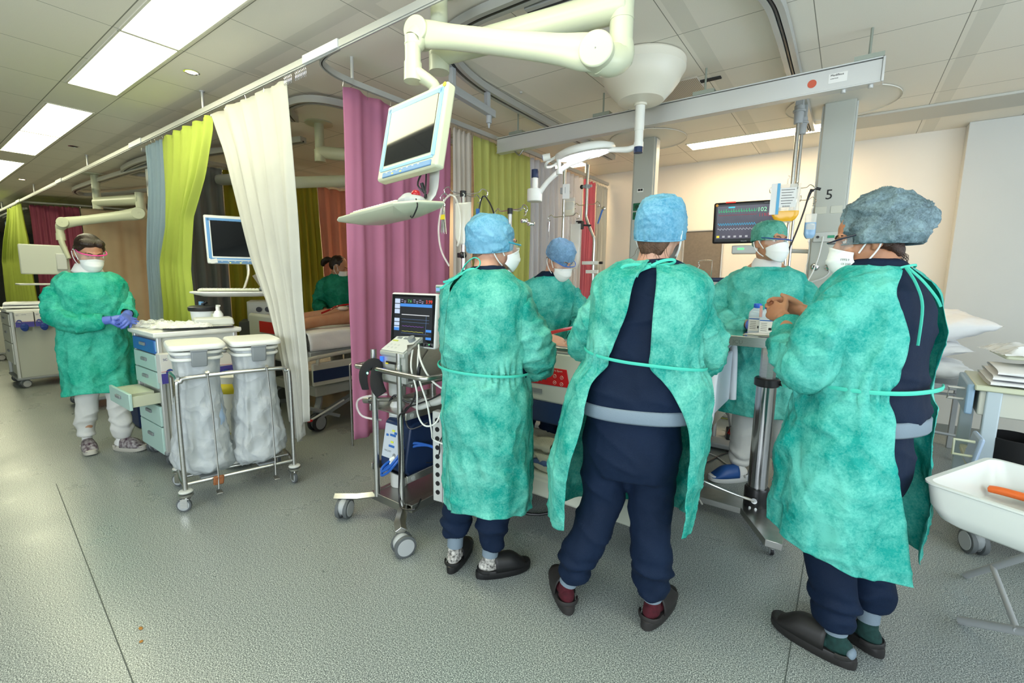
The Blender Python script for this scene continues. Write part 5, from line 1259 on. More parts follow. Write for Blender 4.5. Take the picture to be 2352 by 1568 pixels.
# ------------------------------------------------------------------ operating lamp
t = thing('operating_lamp', 'round lit operating lamp hanging from a white bell-shaped ceiling mount', 'operating lamp', (-1.17, 2.96, 2.695))
m = MB(); m.lathe([(.255, 0), (.262, -.01), (.262, -.055), (.235, -.10), (.232, -.115), (.20, -.16), (.14, -.225), (.06, -.238), (.04, -.238), (.04, -.25)], n=48); m.obj('bell_cover', warmwhite, t, smooth=30)
m = MB(); m.cyl((0, 0, -.23), (0, .0, -.40), .030, n=24); m.cyl((0, 0, -.40), (0, 0, -.50), .027, n=24); m.cyl((0, 0, -.235), (0, 0, -.245), .038); m.obj('down_tube', white, t)
m = MB(); m.cyl((0, 0, -.495), (0, 0, -.535), .0285, n=24); m.obj('blue_end_cap', navyp, t)
m = MB(); m.cyl((0, 0, -.50), (0, 0, -.47), .03); m.tube([(0, 0, -.49), (-.06, -.005, -.505), (-.12, -.01, -.50), (-.20, -.02, -.49)], [.018, .020, .018, .016], 14, sm=3); m.obj('side_arm', white, t)
HD = Matrix.Translation((-.365, -.04, -.478)) @ Matrix.Rotation(rad(-6), 4, 'Y') @ Matrix.Rotation(rad(9), 4, 'X')
m = MB(HD); m.lathe([(.001, .035), (.08, .034), (.15, .026), (.200, .006), (.206, -.012), (.198, -.028), (.170, -.034), (.166, -.028)], n=56); m.obj('lamp_head', white, t, smooth=50)
m = MB(HD); m.lathe([(.166, -.030), (.001, -.036)], n=48, caps=False); m.obj('lamp_glass', mat('lamp_face', (.9, .9, .95), .3, emit=(.92, .90, 1.0), es=4.5), t)
m = MB(HD)
for q in range(6):
    for k in range(7 if q else 1):
        a = 2 * pi * q / 6 + .3; rr = .03 + .02 * k
        m.ell((rr * cos(a + .15 * (k % 2)), rr * sin(a + .15 * (k % 2)), -.034), (.008, .008, .004), n=8, m=6)
m.obj('led_cluster', mat('lamp_led', (1, 1, 1), .3, emit=(1, .97, 1.0), es=20), t)['kind'] = 'stuff'
m = MB(HD)
m.tube([(-.17, -.10, -.005), (-.22, -.14, -.03), (-.26, -.10, -.05), (-.25, -.03, -.045), (-.19, -.01, -.02)], .010, 10, sm=4); m.obj('lamp_handle', white, t)
m = MB(HD); m.cyl((-.19, -.14, .0), (-.235, -.165, .0), .024, n=20); k = m.obj('control_knob', white, t)
m = MB(HD); m.cyl((-.2345, -.1648, .0), (-.237, -.166, .0), .018, n=20); m.obj('blue_button', mat('knob_blue', (.03, .06, .30), .3), k)
m = MB(HD); m.cyl((-.14, -.12, -.02), (-.145, -.125, -.10), .016, .012); m.cyl((-.145, -.125, -.10), (-.147, -.127, -.125), .022); m.obj('focus_grip', white, t)
m = MB(); m.tube([(-.44, -.02, -.53), (-.50, -.04, -.56), (-.56, -.06, -.60), (-.64, -.07, -.66), (-.70, -.08, -.735)], [.016, .018, .018, .018, .018], 14, sm=3); m.tube([(-.33, 0, -.50), (-.40, -.01, -.525), (-.46, -.03, -.545)], .016, 12, sm=3)
m.obj('swing_arm', white, t)
m = MB(); m.cyl((-.735, -.085, -.70), (-.735, -.085, -.79), .055, n=28); m.cyl((-.735, -.085, -.62), (-.735, -.085, -.70), .022); m.obj('arm_end_joint', white, t, bevel=.006)
m = MB(); m.cyl((-.735, -.085, -.565), (-.735, -.085, -.62), .026, n=20); m.obj('blue_tip', navyp, t)
# lamp trolley under the left curved track
t = thing('track_trolley', 'small grey trolley hanging from the curved black slot track', 'track trolley', (-2.15, 2.36, 2.645))
m = MB(); m.box((.03, -.12, -.06), (.035, .035, .12)); m.box((-.03, .30, -.06), (.035, .035, .12)); m.box((0, .10, -.125), (.045, .56, .05), (0, 0, .13)); m.cyl((-.03, .32, -.14), (-.03, .32, -.20), .02); m.cyl((-.03, .32, -.20), (-.03, .32, -.235), .012, .004); m.obj('carriage', midgrey, t, bevel=.004)

# ------------------------------------------------------------------ hanging infusion poles at the doctor
def ivhook(m, o, L, a, dz=.02):
    c, s = cos(rad(a)), sin(rad(a)); x, y, z = o
    m.tube([(x, y, z), (x + c * L * .6, y + s * L * .6, z + .0), (x + c * L * .8, y + s * L * .8, z + dz), (x + c * L, y + s * L, z + .0), (x + c * L * .98, y + s * L * .98, z - .025), (x + c * L * .85, y + s * L * .85, z - .028)], .003, 6, sm=4)
t = thing('infusion_pole', 'front of two steel infusion poles hanging from the ceiling track beside column 5', 'infusion pole', (-.385, 3.89, 2.645))
def hang_pole(t, L):
    m = MB(); m.box((0, 0, -.04), (.05, .06, .09)); m.cyl((0, 0, -.08), (0, 0, -.20), .032, .028); m.cyl((0, 0, -.11), (0, 0, -.125), .04); m.obj('carriage', midgrey, t, bevel=.004)
    m = MB(); m.cyl((0, 0, -.18), (0, 0, -L * .55), .0125, n=14); m.cyl((0, 0, -L * .5), (0, 0, -L), .009, n=14); m.obj('pole', steel, t)
    m = MB(); z = -L * .52
    for a in (20, 115, 200, 290): ivhook(m, (0, 0, z), .14, a)
    m.lathe([(.016, -.015), (.018, 0), (.016, .015)], o=(0, 0, z)); m.obj('hook_cross', chrome, t)
hang_pole(t, 1.22)
t = thing('infusion_pole', 'rear of two steel infusion poles hanging from the ceiling track beside column 5', 'infusion pole', (-.385, 4.18, 2.645)); hang_pole(t, 1.30)
def ivbag(label, p, rz, w=.11, h=.20, fill=(.75, .40, .02), fz=.4, lab=True, gp=None, nm='infusion_bag'):
    t = thing(nm, label, 'infusion bag', p, rz, gp)
    def prof(z, k=1.0):
        f = sin(pi * min(1, max(0, (z + h) / h)) ** .6) ** .5 if 0 < (z + h) / h < 1 else .05
        return [V3((w / 2 * k * math.copysign(abs(cos(a)) ** .5, cos(a)) * (1 if z > -h * .85 else 1 - .5 * ((-h * .85 - z) / (h * .15))), .016 * k * f * sin(a), z)) for a in [2 * pi * i / 28 for i in range(28)]]
    m = MB(); m.loft([prof(-h * q) for q in (0, .05, .2, .4, .6, .8, .9, .97, 1.0)]); m.tube([(0, 0, 0), (0, 0, .03), (.01, 0, .045), (0, 0, .055)], .004, 6); m.obj('bag', glassy('bag_film', (.80, .80, .74), .55) if 'bag_film' not in MATS else MATS['bag_film'], t, smooth=60)
    if fill:
        m = MB(); m.loft([prof(-h * q, 1.015) for q in (fz, .7, .8, .9, .97)]); m.obj('fluid', mat('fluid_%s' % (fill,), fill, .15), t, smooth=60)
    if lab:
        m = MB(); m.box((.005, -.0175, -h * .36), (w * .62, .001, h * .5)); l = m.obj('label', paper, t)
        m = MB()
        for i in range(6): m.box((.005 - w * .02 * (i % 3), -.0185, -h * (.16 + .07 * i)), (w * (.5 - .06 * (i % 3)), .0006, .0035))
        for i in range(9): m.box((-.02 + i * .005, -.0185, -h * .585), (.0022, .0006, .010))
        m.obj('print', ink, l)
    m = MB(); m.cyl((0, 0, -h), (0, 0, -h - .02), .006); m.tube([(0, 0, -h - .02), (.01, 0, -h - .10), (-.01, -.01, -h - .25), (.0, .0, -h - .40)], .0025, 6, sm=4); m.obj('drip_line', tubeclear, t)
    return t
b_ = ivbag('infusion bag with amber fluid and a printed label hanging beside the wide patient monitor', (-.40, 3.76, 2.02), 10, .16, .26, (.80, .42, .02), .72)
m = MB(); m.box((-.074, -.02, -.10), (.05, .002, .21)); m.obj('side_label', paper, b_); m = MB(); m.box((-.052, -.0215, -.10), (.018, .002, .21)); m.obj('blue_stripe', mat('stripe_blue', (.10, .38, .62), .5), b_)
ivbag('clear infusion bag with blue tint hanging in front of column 5', (-.247, 3.80, 1.815), 20, .07, .17, (.25, .42, .62), .35, False)
t = thing('probe_cable', 'black cable with two probes hung on the hooks left of column 5', 'cable', (-.262, 3.78, 1.965))
m = MB(); m.tube([(0, 0, 0), (-.01, 0, -.03), (-.03, 0, -.14), (-.07, 0, -.30), (-.12, .0, -.46)], .0055, 8, sm=4); m.tube([(.035, 0, .01), (.01, 0, .0), (-.012, 0, -.06), (-.03, 0, -.14)], .004, 8, sm=4); m.obj('cable', black, t)
m = MB(); m.cyl((.03, 0, .012), (.055, 0, .004), .009); m.cyl((-.005, 0, .005), (.018, 0, .0), .008); m.obj('probe', black, t)

# ------------------------------------------------------------------ wide patient monitor
t = thing('patient_monitor', 'wide black patient monitor reading 102 on the back wall side', 'patient monitor', (-.745, 4.33, 1.84), 7)
RX = Matrix.Rotation(rad(8), 4, 'X') @ Matrix.Rotation(rad(90), 4, 'X')
m = MB(RX); m.box((0, 0, -.03), (.50, .345, .06)); m.obj('housing', black, t, bevel=.018, seg=3)
def screenmat(name, c1, c2):
    m = mat(name, c1, .25, emit=c1, es=1.0)
    N, Lk = nt(m); b = N['Principled BSDF']; tc = N.new('ShaderNodeTexCoord'); nz = N.new('ShaderNodeTexNoise'); nz.inputs['Scale'].default_value = 5
    Lk.new(tc.outputs['Object'], nz.inputs['Vector']); mx = N.new('ShaderNodeMix'); mx.data_type = 'RGBA'; mx.inputs[6].default_value = (*c1, 1); mx.inputs[7].default_value = (*c2, 1)
    Lk.new(nz.outputs['Fac'], mx.inputs[0]); Lk.new(mx.outputs[2], b.inputs['Emission Color']); b.inputs['Base Color'].default_value = (.01, .01, .01, 1)
    return m
m = MB(RX); m.box((0, .005, .001), (.44, .27, .002)); s_ = m.obj('screen', screenmat('monitor_glow', (.010, .022, .035), (.085, .07, .10)), t)
def glow(n, c, e=1.0): return mat(n, (0, 0, 0), .5, emit=c, es=e)
def trace(M, x0, x1, y, f, r=.0012, n=160):
    m = MB(M); m.tube([(x0 + (x1 - x0) * i / n, y + f(i / n), .0035) for i in range(n + 1)], [(r, .0008)] * (n + 1), 4); return m
trace(RX, -.21, .08, .095, lambda u: .020 * (1 if (u * 15) % 1 < .12 else 0) - .008 * (1 if .15 < (u * 15) % 1 < .3 else 0)).obj('green_trace', glow('g_green', (.03, .55, .20)), s_)
trace(RX, -.21, .08, .065, lambda u: .004 * sin(u * 90)).obj('red_trace', glow('g_red', (.30, .03, .05)), s_)
trace(RX, -.21, .08, -.010, lambda u: .009 * sin(u * 100), .0015).obj('blue_trace', glow('g_blue', (.03, .38, .62)), s_)
trace(RX, -.21, .08, -.050, lambda u: .006 * sin(u * 75) + .003 * sin(u * 150)).obj('white_trace', glow('g_white', (.45, .5, .55)), s_)
m = MB(RX); m.text('102', .048, Matrix.Translation((.082, .085, .003))); m.obj('heart_rate_number', glow('g_num', (.30, .80, .45)), s_, smooth=0)
m = MB(RX); m.text('119/55', .036, Matrix.Translation((.095, .045, .003))); m.obj('pressure_number', glow('g_red2', (.40, .03, .05)), s_, smooth=0)
m = MB(RX)
for i in range(9): m.box((-.205 + i * .044, -.112, .003), (.02, .016, .001))
m.obj('soft_key', glow('g_grey', (.35, .36, .38)), s_)
m = MB(RX); m.box((-.205, -.112, .0036), (.022, .018, .001)); m.obj('yellow_key', glow('g_yel', (.7, .6, .05)), s_)
m = MB(RX); m.box((-.11, .128, .003), (.05, .010, .001)); m.obj('cyan_tab', glow('g_cy', (.05, .6, .75)), s_)
m = MB(RX); m.box((-.12, .171, -.005), (.075, .010, .012)); m.obj('alarm_light', glow('g_alarm', (1, .03, .02), 2.0), t, bevel=.002)
m = MB(RX); m.lathe([(.001, .001), (.011, .001), (.001, .003)], o=(-.225, .150, 0)); m.obj('orange_knob', mat('knob_or', (.75, .30, .02), .4), t)
m = MB(RX); m.text('PHILIPS', .014, Matrix.Translation((-.025, -.157, .0005))); m.obj('brand_lettering', midgrey, t, smooth=0)
m = MB(RX); m.text('IntelliVue', .011, Matrix.Translation((.13, .152, .0005))); m.obj('model_lettering', midgrey, t, smooth=0)
m = MB(); m.box((.02, .10, -.22), (.22, .14, .07)); m.cyl((.12, .12, -.22), (.55, .12, -.24), .02); m.obj('mount_box', lightgrey, t, bevel=.008)
m = MB(); m.box((-.02, .028, -.215), (.05, .004, .014)); m.obj('green_led', mat('led_g', (.1, .6, .2), .4, emit=(.1, .8, .2), es=1), t)
# ------------------------------------------------------------------ machine trolley (heart-lung support)
t = thing('machine_trolley', 'steel machine trolley with curved push handle, twin casters and a socket strip', 'trolley', (-1.90, 1.72, 0))
T = Matrix.Translation((1.90, -1.72, 0)).inverted() if False else Matrix.Translation((1.90, -1.72, 0))
m = MB(T)
m.box((-1.93, 1.80, .125), (.30, .50, .018)); m.box((-1.955, 1.545, .115), (.27, .04, .045)); m.box((-1.795, 1.80, .115), (.04, .50, .045)); m.box((-2.075, 1.8, .115), (.03, .5, .045)); m.obj('base_deck', steel_dark, t, bevel=.003)
m = MB(T); m.tube([(-2.06, 1.55, .118), (-2.13, 1.46, .118), (-2.23, 1.385, .118)], [(.028, .020)] * 3, 4, ref=(0, 0, 1)); m.obj('leg', steel, t, bevel=.002)
m = MB(T); m.tube([(-1.83, 1.54, .118), (-1.72, 1.42, .118), (-1.655, 1.375, .118)], [(.030, .020)] * 3, 4, ref=(0, 0, 1)); m.obj('leg', steel, t, bevel=.002)
m = MB(T); m.tube([(-1.80, 2.02, .118), (-1.70, 2.12, .118)], [(.028, .020)] * 2, 4, ref=(0, 0, 1)); m.obj('leg', steel, t, bevel=.002)
m = MB(T); m.tube([(-2.06, 2.02, .118), (-2.14, 2.12, .118)], [(.028, .020)] * 2, 4, ref=(0, 0, 1)); m.obj('leg', steel, t, bevel=.002)
for x, y, rz in ((-2.17, 1.40, 30), (-1.64, 1.365, -20), (-1.70, 2.12, 10), (-2.14, 2.12, 0)):
    caster(t, x + 1.90, y - 1.72, .055, .024, .10, True, midgrey, dgrey, rz, yellow=True)
for x, y in ((-2.045, 1.535), (-1.835, 1.535)):
    m = MB(T); m.cyl((x, y, .12), (x, y, .96), .0165, n=20); m.obj('pole', steel, t)
    m = MB(T); m.cyl((x, y, .865), (x, y, .90), .023, n=20); m.obj('collar', white if x < -2 else steel, t)
for x, y in ((-2.05, 1.98), (-1.82, 1.98)):
    m = MB(T); m.cyl((x, y, .12), (x, y, .85), .0165, n=16); m.obj('pole', steel, t)
m = MB(T); m.tube([(-1.58, 1.60, .865), (-1.60, 1.50, .865), (-1.70, 1.485, .866), (-1.84, 1.487, .866), (-1.98, 1.49, .866), (-2.08, 1.475, .866), (-2.13, 1.49, .866), (-2.135, 1.55, .866), (-2.05, 1.58, .866)], .0135, 12, sm=5); m.obj('push_handle', steel, t)
for z in (.63, .285):
    m = MB(T)
    m.box((-1.79, 1.78, z), (.012, .50, .04)); m.box((-2.085, 1.78, z), (.012, .50, .04)); m.box((-1.94, 1.80, z - .018), (.30, .46, .006)); m.obj('shelf', steel, t, bevel=.002)
    m = MB(T); m.cyl((-1.797, 1.57, z), (-1.783, 1.57, z), .013, n=16); m.obj('bolt', alu, t)
m = MB(T); m.cyl((-2.12, 1.535, .665), (-1.80, 1.60, .71), .012); m.cyl((-2.13, 1.53, .663), (-2.09, 1.537, .668), .018); m.obj('cross_bar', steel_dark, t)
m = MB(T); m.box((-1.93, 1.80, .79), (.32, .48, .02)); m.obj('top_shelf', steel_dark, t, bevel=.004)
# socket strip
S_ = Matrix.Translation((-1.655, 1.68, .40)) @ Matrix.Rotation(rad(10), 4, 'Z')
m = MB(T @ S_); m.box((0, 0, 0), (.125, .05, .50)); sk_ = m.obj('socket_strip', lightgrey, t, bevel=.006)
m = MB(T @ S_); m.box((0, -.026, 0), (.003, .003, .50)); m.obj('strip_joint', grey, sk_)
for i in range(9):
    for j, dx in enumerate((-.030, .032)):
        z = .205 - i * .050
        if j == 1 and i == 8: continue
        if j == 1 and i == 7:
            m = MB(T @ S_); m.box((dx, -.026, z), (.030, .006, .034)); q = m.obj('rocker_switch', black, sk_); m = MB(T @ S_); m.box((dx, -.0295, z), (.014, .002, .020)); m.obj('green_lamp', mat('switch_green', (.02, .5, .15), .3, emit=(.02, .8, .2), es=1), q); continue
        m = MB(T @ S_); m.lathe([(.0175 if j else .013, 0), (.0175 if j else .013, .004), (.001, .004)], o=(dx, -.024, z), M=Matrix.Rotation(rad(90), 4, 'X'), n=20); q = m.obj('socket', black if i in (0, 1, 5, 6) or j == 0 else grey, sk_)
# screen
t2 = thing('console_screen', 'touch screen with dark graphs and red 3.99 on the machine trolley', 'screen', (-1.87, 1.66, .99), 7)
RX = Matrix.Translation((0, 0, .13)) @ Matrix.Rotation(rad(-5), 4, 'X') @ Matrix.Rotation(rad(90), 4, 'X')
m = MB(RX); m.box((0, 0, -.022), (.318, .292, .044)); m.obj('housing', mat('screen_white', (.72, .73, .70), .35), t2, bevel=.012, seg=3)
m = MB(RX); m.box((0, 0, .0005), (.300, .272, .003)); sc_ = m.obj('glass', glassblk, t2, bevel=.004)
m = MB(RX); m.box((.004, .012, .0022), (.262, .222, .0012)); k = m.obj('display', glow('disp_dark', (.008, .010, .014)), sc_)
m = MB(RX)
for i in range(3): m.box((-.108, .100 - i * .028, .0032), (.036, .024, .001))
for i in range(3): m.box((-.108, -.002 - i * .022, .0032), (.036, .018, .001))
m.obj('side_button', glow('btn_pale', (.45, .55, .70)), k)
for c_, d_ in (((.022, .079), (.218, .016)), ((-.108, -.052), (.036, .016)), ((.115, -.052), (.036, .013)), ((.115, -.092), (.036, .013))): MB(RX).box((*c_, .0034), (*d_, .001)).obj('blue_bar', glow('bar_blue', (.05, .22, .62)), k)
m = MB(RX); m.text('3.99', .026, Matrix.Translation((.088, .092, .0034))); m.obj('red_reading', glow('read_red', (.75, .05, .03)), k, smooth=0)
m = MB(RX); m.text('7.6', .022, Matrix.Translation((-.035, .094, .0034))); m.obj('green_reading', glow('read_green', (.10, .45, .12)), k, smooth=0)
m = MB(RX)
for i, x in enumerate((-.075, -.055, .01, .03, .05, .066)): m.box((x, .108 - (i % 2) * .008, .0033), (.014, .003, .0008)).box((x, .098 - (i % 2) * .006, .0033), (.010, .003, .0008))
m.obj('small_readings', glow('read_mix', (.35, .30, .5)), k)
m = MB(RX); m.box((.020, .028, .0032), (.19, .004, .001)); m.obj('graph_header', glow('hdr', (.55, .58, .6)), k)
m = MB(RX)
for y in (.004, -.012, -.072): m.box((.02, y, .0031), (.19, .0010, .0006))
m.box((.095, -.02, .0031), (.0008, .10, .0006)); m.obj('grid_line', glow('gl', (.12, .2, .4)), k)
trace(RX, -.07, .08, -.034, lambda u: .0012 * sin(u * 40), .0007).obj('violet_trace', glow('tr_v', (.25, .08, .5)), k)
trace(RX, -.07, .08, -.062, lambda u: .0008 * sin(u * 30), .0007).obj('yellow_trace', glow('tr_y', (.6, .6, .08)), k)
m = MB(RX); m.text('SENSIMAGE', .010, Matrix.Translation((-.03, -.128, .0023))); m.obj('lettering', mat('lettering_red', (.25, .03, .03), .5), sc_, smooth=0)
m = MB(RX); m.cyl((.122, -.122, .002), (.122, -.122, .004), .003); m.obj('green_led', mat('led_g', (.1, .6, .2)), sc_)
m = MB(); m.box((.0, .06, -.01), (.06, .03, .22)); m.cyl((0, .07, -.10), (0, .07, -.19), .02); m.obj('screen_mount', grey, t2, bevel=.004)
# console box
t3 = thing('pump_console', 'light grey pump console with slanted button panel below the screen', 'pump console', (-1.885, 1.76, .80))
m = MB(); m.loft([[V3((x, y, z)) for x, z in ((-.095, 0), (-.095, .10), (-.095, .215), (.095, .215), (.095, .10), (.095, 0))] for y in (.22,)] + [], caps=True) if False else None
def prism(m, prof, x0, x1):  # prof in (y, z)
    m.loft([[V3((x, y, z)) for y, z in prof] for x in (x0, x1)])
m = MB(); prism(m, [(-.225, 0), (-.225, .135), (-.235, .14), (-.235, .160), (-.10, .235), (.22, .235), (.22, 0)], -.095, .095); m.obj('console_case', mat('console_grey', (.40, .42, .39), .35, .2), t3, bevel=.005)
m = MB(); m.box((.0965, .0, .11), (.003, .42, .19)); m.obj('steel_side', steel, t3)
PN = Matrix.Translation((0, -.170, .1985)) @ Matrix.Rotation(rad(29), 4, 'X')
m = MB(PN); m.box((0, 0, .001), (.175, .135, .002)); pn = m.obj('button_panel', mat('panel_pale', (.66, .68, .64), .4), t3)
m = MB(PN)
for x, y in ((-.05, .045), (.0, .045)): m.box((x, y, .003), (.032, .014, .003))
m.obj('dark_display', grey, pn); m = MB(PN); m.box((-.06, .018, .003), (.042, .010, .002)); m.obj('yellow_display', mat('lcd_y', (.55, .6, .1), .4), pn)
m = MB(PN)
for i in range(6): m.lathe([(.007, .002), (.007, .003), (.001, .003)], o=(-.06 + (i % 3) * .03, -.015 - (i // 3) * .025, 0), n=16)
m.obj('button', lightgrey, pn)
m = MB(PN); m.cyl((.055, .035, .002), (.055, .035, .022), .020, n=24); m.obj('rotary_knob', grey, pn)
m = MB(); m.box((-.075, -.238, .118), (.022, .004, .026)); m.obj('blue_led', mat('led_b', (.02, .08, .7), .3, emit=(.02, .1, 1), es=1.5), t3); m = MB(); m.box((.01, -.2365, .105), (.10, .004, .012)); m.obj('slot', black, t3); m = MB(); m.box((-.03, -.239, .10), (.02, .006, .006)); m.obj('yellow_tab', yellowp, t3)
m = MB(); m.text('MAQUET', .018, Matrix.Translation((.0, -.2262, .05)) @ Matrix.Rotation(rad(90), 4, 'X')); m.obj('lettering', grey, t3, smooth=0)
# blue drive unit
t4 = thing('drive_unit', 'navy blue drive unit with a pale front plate on the lower trolley shelf', 'drive unit', (-1.93, 1.76, .278))
m = MB(); prism(m, [(-.18, 0), (-.205, .03), (-.205, .07), (-.165, .27), (-.14, .285), (.18, .285), (.18, 0)], -.105, .105); m.obj('case', navyp, t4, bevel=.01)
FP = Matrix.Translation((-.02, -.186, .17)) @ Matrix.Rotation(rad(90 - 11), 4, 'X')
m = MB(FP); m.box((0, 0, .001), (.145, .185, .004)); fp = m.obj('front_plate', mat('plate_pale', (.50, .55, .60), .4), t4)
m = MB(FP)
for y in (.06, -.002): m.box((.0, y, .004), (.022, .010, .003))
m.obj('yellow_window', mat('win_y', (.65, .7, .05), .4), fp)
for x, y, w in ((.0, .035, .045), (.02, .049, .02), (.0, -.025, .045), (-.045, .03, .018)): MB(FP).box((x, y, .004), (w, .012, .003)).obj('blue_window', bluep, fp)
m = MB(FP); m.text('MAQUET', .014, Matrix.Translation((-.055, -.06, .0035))); m.cyl((.03, -.07, .003), (.03, -.07, .007), .011); m.obj('lettering', grey, fp, smooth=0)
t5 = thing('blue_hose', 'pair of blue hoses looping from the drive unit', 'hose', (-1.93, 1.55, .30))
for dz in (0, .022):
    m = MB(); m.tube([(-.01, .0, .03 + dz), (-.05, -.02, -.01 + dz), (-.04, -.04, -.03 + dz), (.01, -.035, .0 + dz), (.05, -.02, .05 + dz), (.09, .05, .13 + dz), (.16, .12, .14), (.22, .15, .11)], .0075, 8, sm=5); m.obj('hose', mat('hose_blue', (.015, .10, .42), .35), t5)
    m = MB(); m.cyl((-.01, .0, .03 + dz), (.02, .01, .05 + dz), .012); m.obj('connector', white, t5)
# oxygen bottle
t6 = thing('oxygen_bottle', 'white oxygen bottle strapped inside the machine trolley', 'gas bottle', (-2.03, 1.68, .135))
m = MB(); m.lathe([(.045, 0), (.050, .008), (.050, .44), (.042, .49), (.022, .52), (.02, .54)], n=32); m.obj('bottle', mat('bottle_white', (.66, .67, .64), .35), t6)
m = MB(); m.cyl((0, 0, .53), (0, 0, .60), .016); m.box((0, 0, .585), (.07, .05, .03)); m.lathe([(.045, .545), (.048, .56), (.048, .63), (.03, .64)], n=24, caps=False); m.obj('valve_guard', lightgrey, t6)
m = MB(); m.box((.02, -.048, .40), (.045, .006, .07), (0, 0, .4)); m.obj('label', lightgrey, t6); m = MB(); m.lathe([(.0515, .15), (.0515, .17)], caps=False); m.obj('strap', black, t6, solid=.002)
# black cuff on the handle
t7 = thing('black_strap', 'black padded strap hung over the trolley handle', 'strap', (-1.985, 1.49, .87))
m = MB(); m.tube([(-.05, -.02, -.12), (-.055, -.028, -.07), (-.045, -.03, -.02), (-.01, -.015, .025), (.02, .01, .02), (.03, -.01, -.04), (.06, -.025, -.09), (.085, -.02, -.125)], [(.030, .008), (.034, .010), (.032, .010), (.026, .009), (.026, .009), (.030, .012), (.034, .016), (.030, .012)], 12, sm=4, ref=(0, 1, 0)); m.obj('strap', mat('neoprene', (.012, .012, .013), .85), t7)
m = MB(); m.ell((-.005, -.038, -.022), (.006, .004, .006)); m.obj('green_led', mat('led_bright', (.1, .9, .5), .3, emit=(.2, 1, .6), es=3), t7)
# cables on trolley
t8 = thing('cable_bundle', 'tangle of white and black cables hanging down the machine trolley', 'cable bundle', (-1.72, 1.6, .85))
def cable(t, pts, r, mt, name='cable'):
    m = MB(Matrix.Translation(-t.location)); m.tube(pts, r, 7, sm=5); return m.obj(name, mt, t)
cable(t8, [(-1.78, 1.62, 1.0), (-1.70, 1.56, .93), (-1.62, 1.56, .84), (-1.55, 1.62, .78), (-1.50, 1.72, .74)], .005, white)
cable(t8, [(-1.80, 1.60, .99), (-1.74, 1.53, .90), (-1.70, 1.53, .78), (-1.72, 1.55, .66), (-1.68, 1.56, .60), (-1.62, 1.58, .62), (-1.60, 1.62, .70), (-1.57, 1.66, .75)], .0045, white)
cable(t8, [(-1.76, 1.60, .98), (-1.71, 1.55, .86), (-1.66, 1.56, .72), (-1.64, 1.57, .58), (-1.66, 1.60, .52), (-1.60, 1.62, .50)], .0045, white)
cable(t8, [(-1.715, 1.62, .98), (-1.71, 1.56, .92), (-1.71, 1.545, .84), (-1.73, 1.54, .74), (-1.79, 1.53, .66), (-1.83, 1.52, .62), (-1.82, 1.515, .45), (-1.83, 1.515, .30), (-1.84, 1.52, .20), (-1.80, 1.5, .14), (-1.72, 1.52, .15), (-1.76, 1.6, .16)], .0048, black)
cable(t8, [(-1.60, 1.70, .80), (-1.66, 1.62, .74), (-1.74, 1.58, .70), (-1.80, 1.54, .67), (-1.81, 1.55, .60), (-1.78, 1.56, .56), (-1.70, 1.60, .60)], .0045, black)
cable(t8, [(-1.62, 1.66, .56), (-1.65, 1.64, .50), (-1.67, 1.65, .42), (-1.73, 1.66, .36), (-1.8, 1.68, .33)], .003, black)
cable(t8, [(-2.02, 1.60, .70), (-2.10, 1.50, .69), (-2.16, 1.50, .64), (-2.14, 1.52, .57), (-2.05, 1.58, .55)], .006, tubeclear)
m = MB(Matrix.Translation(-t8.location)); m.cyl((-1.712, 1.560, .90), (-1.712, 1.548, .84), .0095); m.obj('plug', black, t8)
cable(t8, [(-1.95, 1.60, .70), (-1.90, 1.52, .70), (-1.85, 1.52, .74), (-1.80, 1.56, .70), (-1.74, 1.60, .73)], .004, black)
m = MB(Matrix.Translation(-t8.location)); m.tube([(-1.90, 1.70, .66), (-1.80, 1.66, .68), (-1.70, 1.66, .70), (-1.62, 1.70, .74)], .022, 10, sm=4); m.tube([(-1.86, 1.64, .665), (-1.78, 1.62, .665), (-1.72, 1.64, .69)], .016, 10, sm=4); m.obj('hose_bundle', lightgrey, t8)

# syringe pump beside the screen
t = thing('infusion_stand', 'steel infusion stand with four hooks just left of the light blue cap', 'infusion stand', (-1.975, 2.18, 0))
m = MB(); m.cyl((0, 0, .10), (0, 0, 1.00), .0165, n=16); m.cyl((0, 0, .98), (0, 0, 1.85), .0125, n=16); m.cyl((0, 0, 1.84), (0, 0, 1.875), .014); m.obj('pole', chrome, t)
m = MB()
for a in (5, 95, 185, 275): ivhook(m, (0, 0, 1.86), .18, a)
m.obj('hooks', chrome, t); m = MB(); m.cyl((0, 0, 1.845), (0, 0, 1.88), .020, n=16); m.obj('cap', black, t)
m = MB(); m.ell((-.0, -.005, 1.49), (.028, .022, .022)); m.box((-.03, 0, 1.49), (.03, .02, .03)); m.obj('clamp_knob', black, t, bevel=.004)
for a in range(5):
    c, s = cos(2 * pi * a / 5), sin(2 * pi * a / 5); m = MB(); m.tube([(0, 0, .10), (c * .07, s * .07, .09), (c * .13, s * .13, .07)], [.018, .016, .013], 10); m.obj('leg', alu, t); caster(t, c * .13, s * .13, .028, .014, .07, True, grey)
t = thing('syringe_pump', 'small syringe pump with a green keypad above the trolley screen', 'syringe pump', (-1.93, 2.03, 1.255), 5)
m = MB(); m.box((0, 0, .025), (.17, .11, .05)); m.obj('case', lightgrey, t, bevel=.006); m = MB(); m.box((-.045, -.057, .022), (.06, .004, .035)); m.obj('keypad', mat('keypad_green', (.10, .30, .24), .4), t); m = MB(); m.box((-.060, -.060, .022), (.028, .002, .020)); m.obj('display', mat('lcd_b', (.15, .25, .45), .3, emit=(.2, .35, .6), es=.6), t)
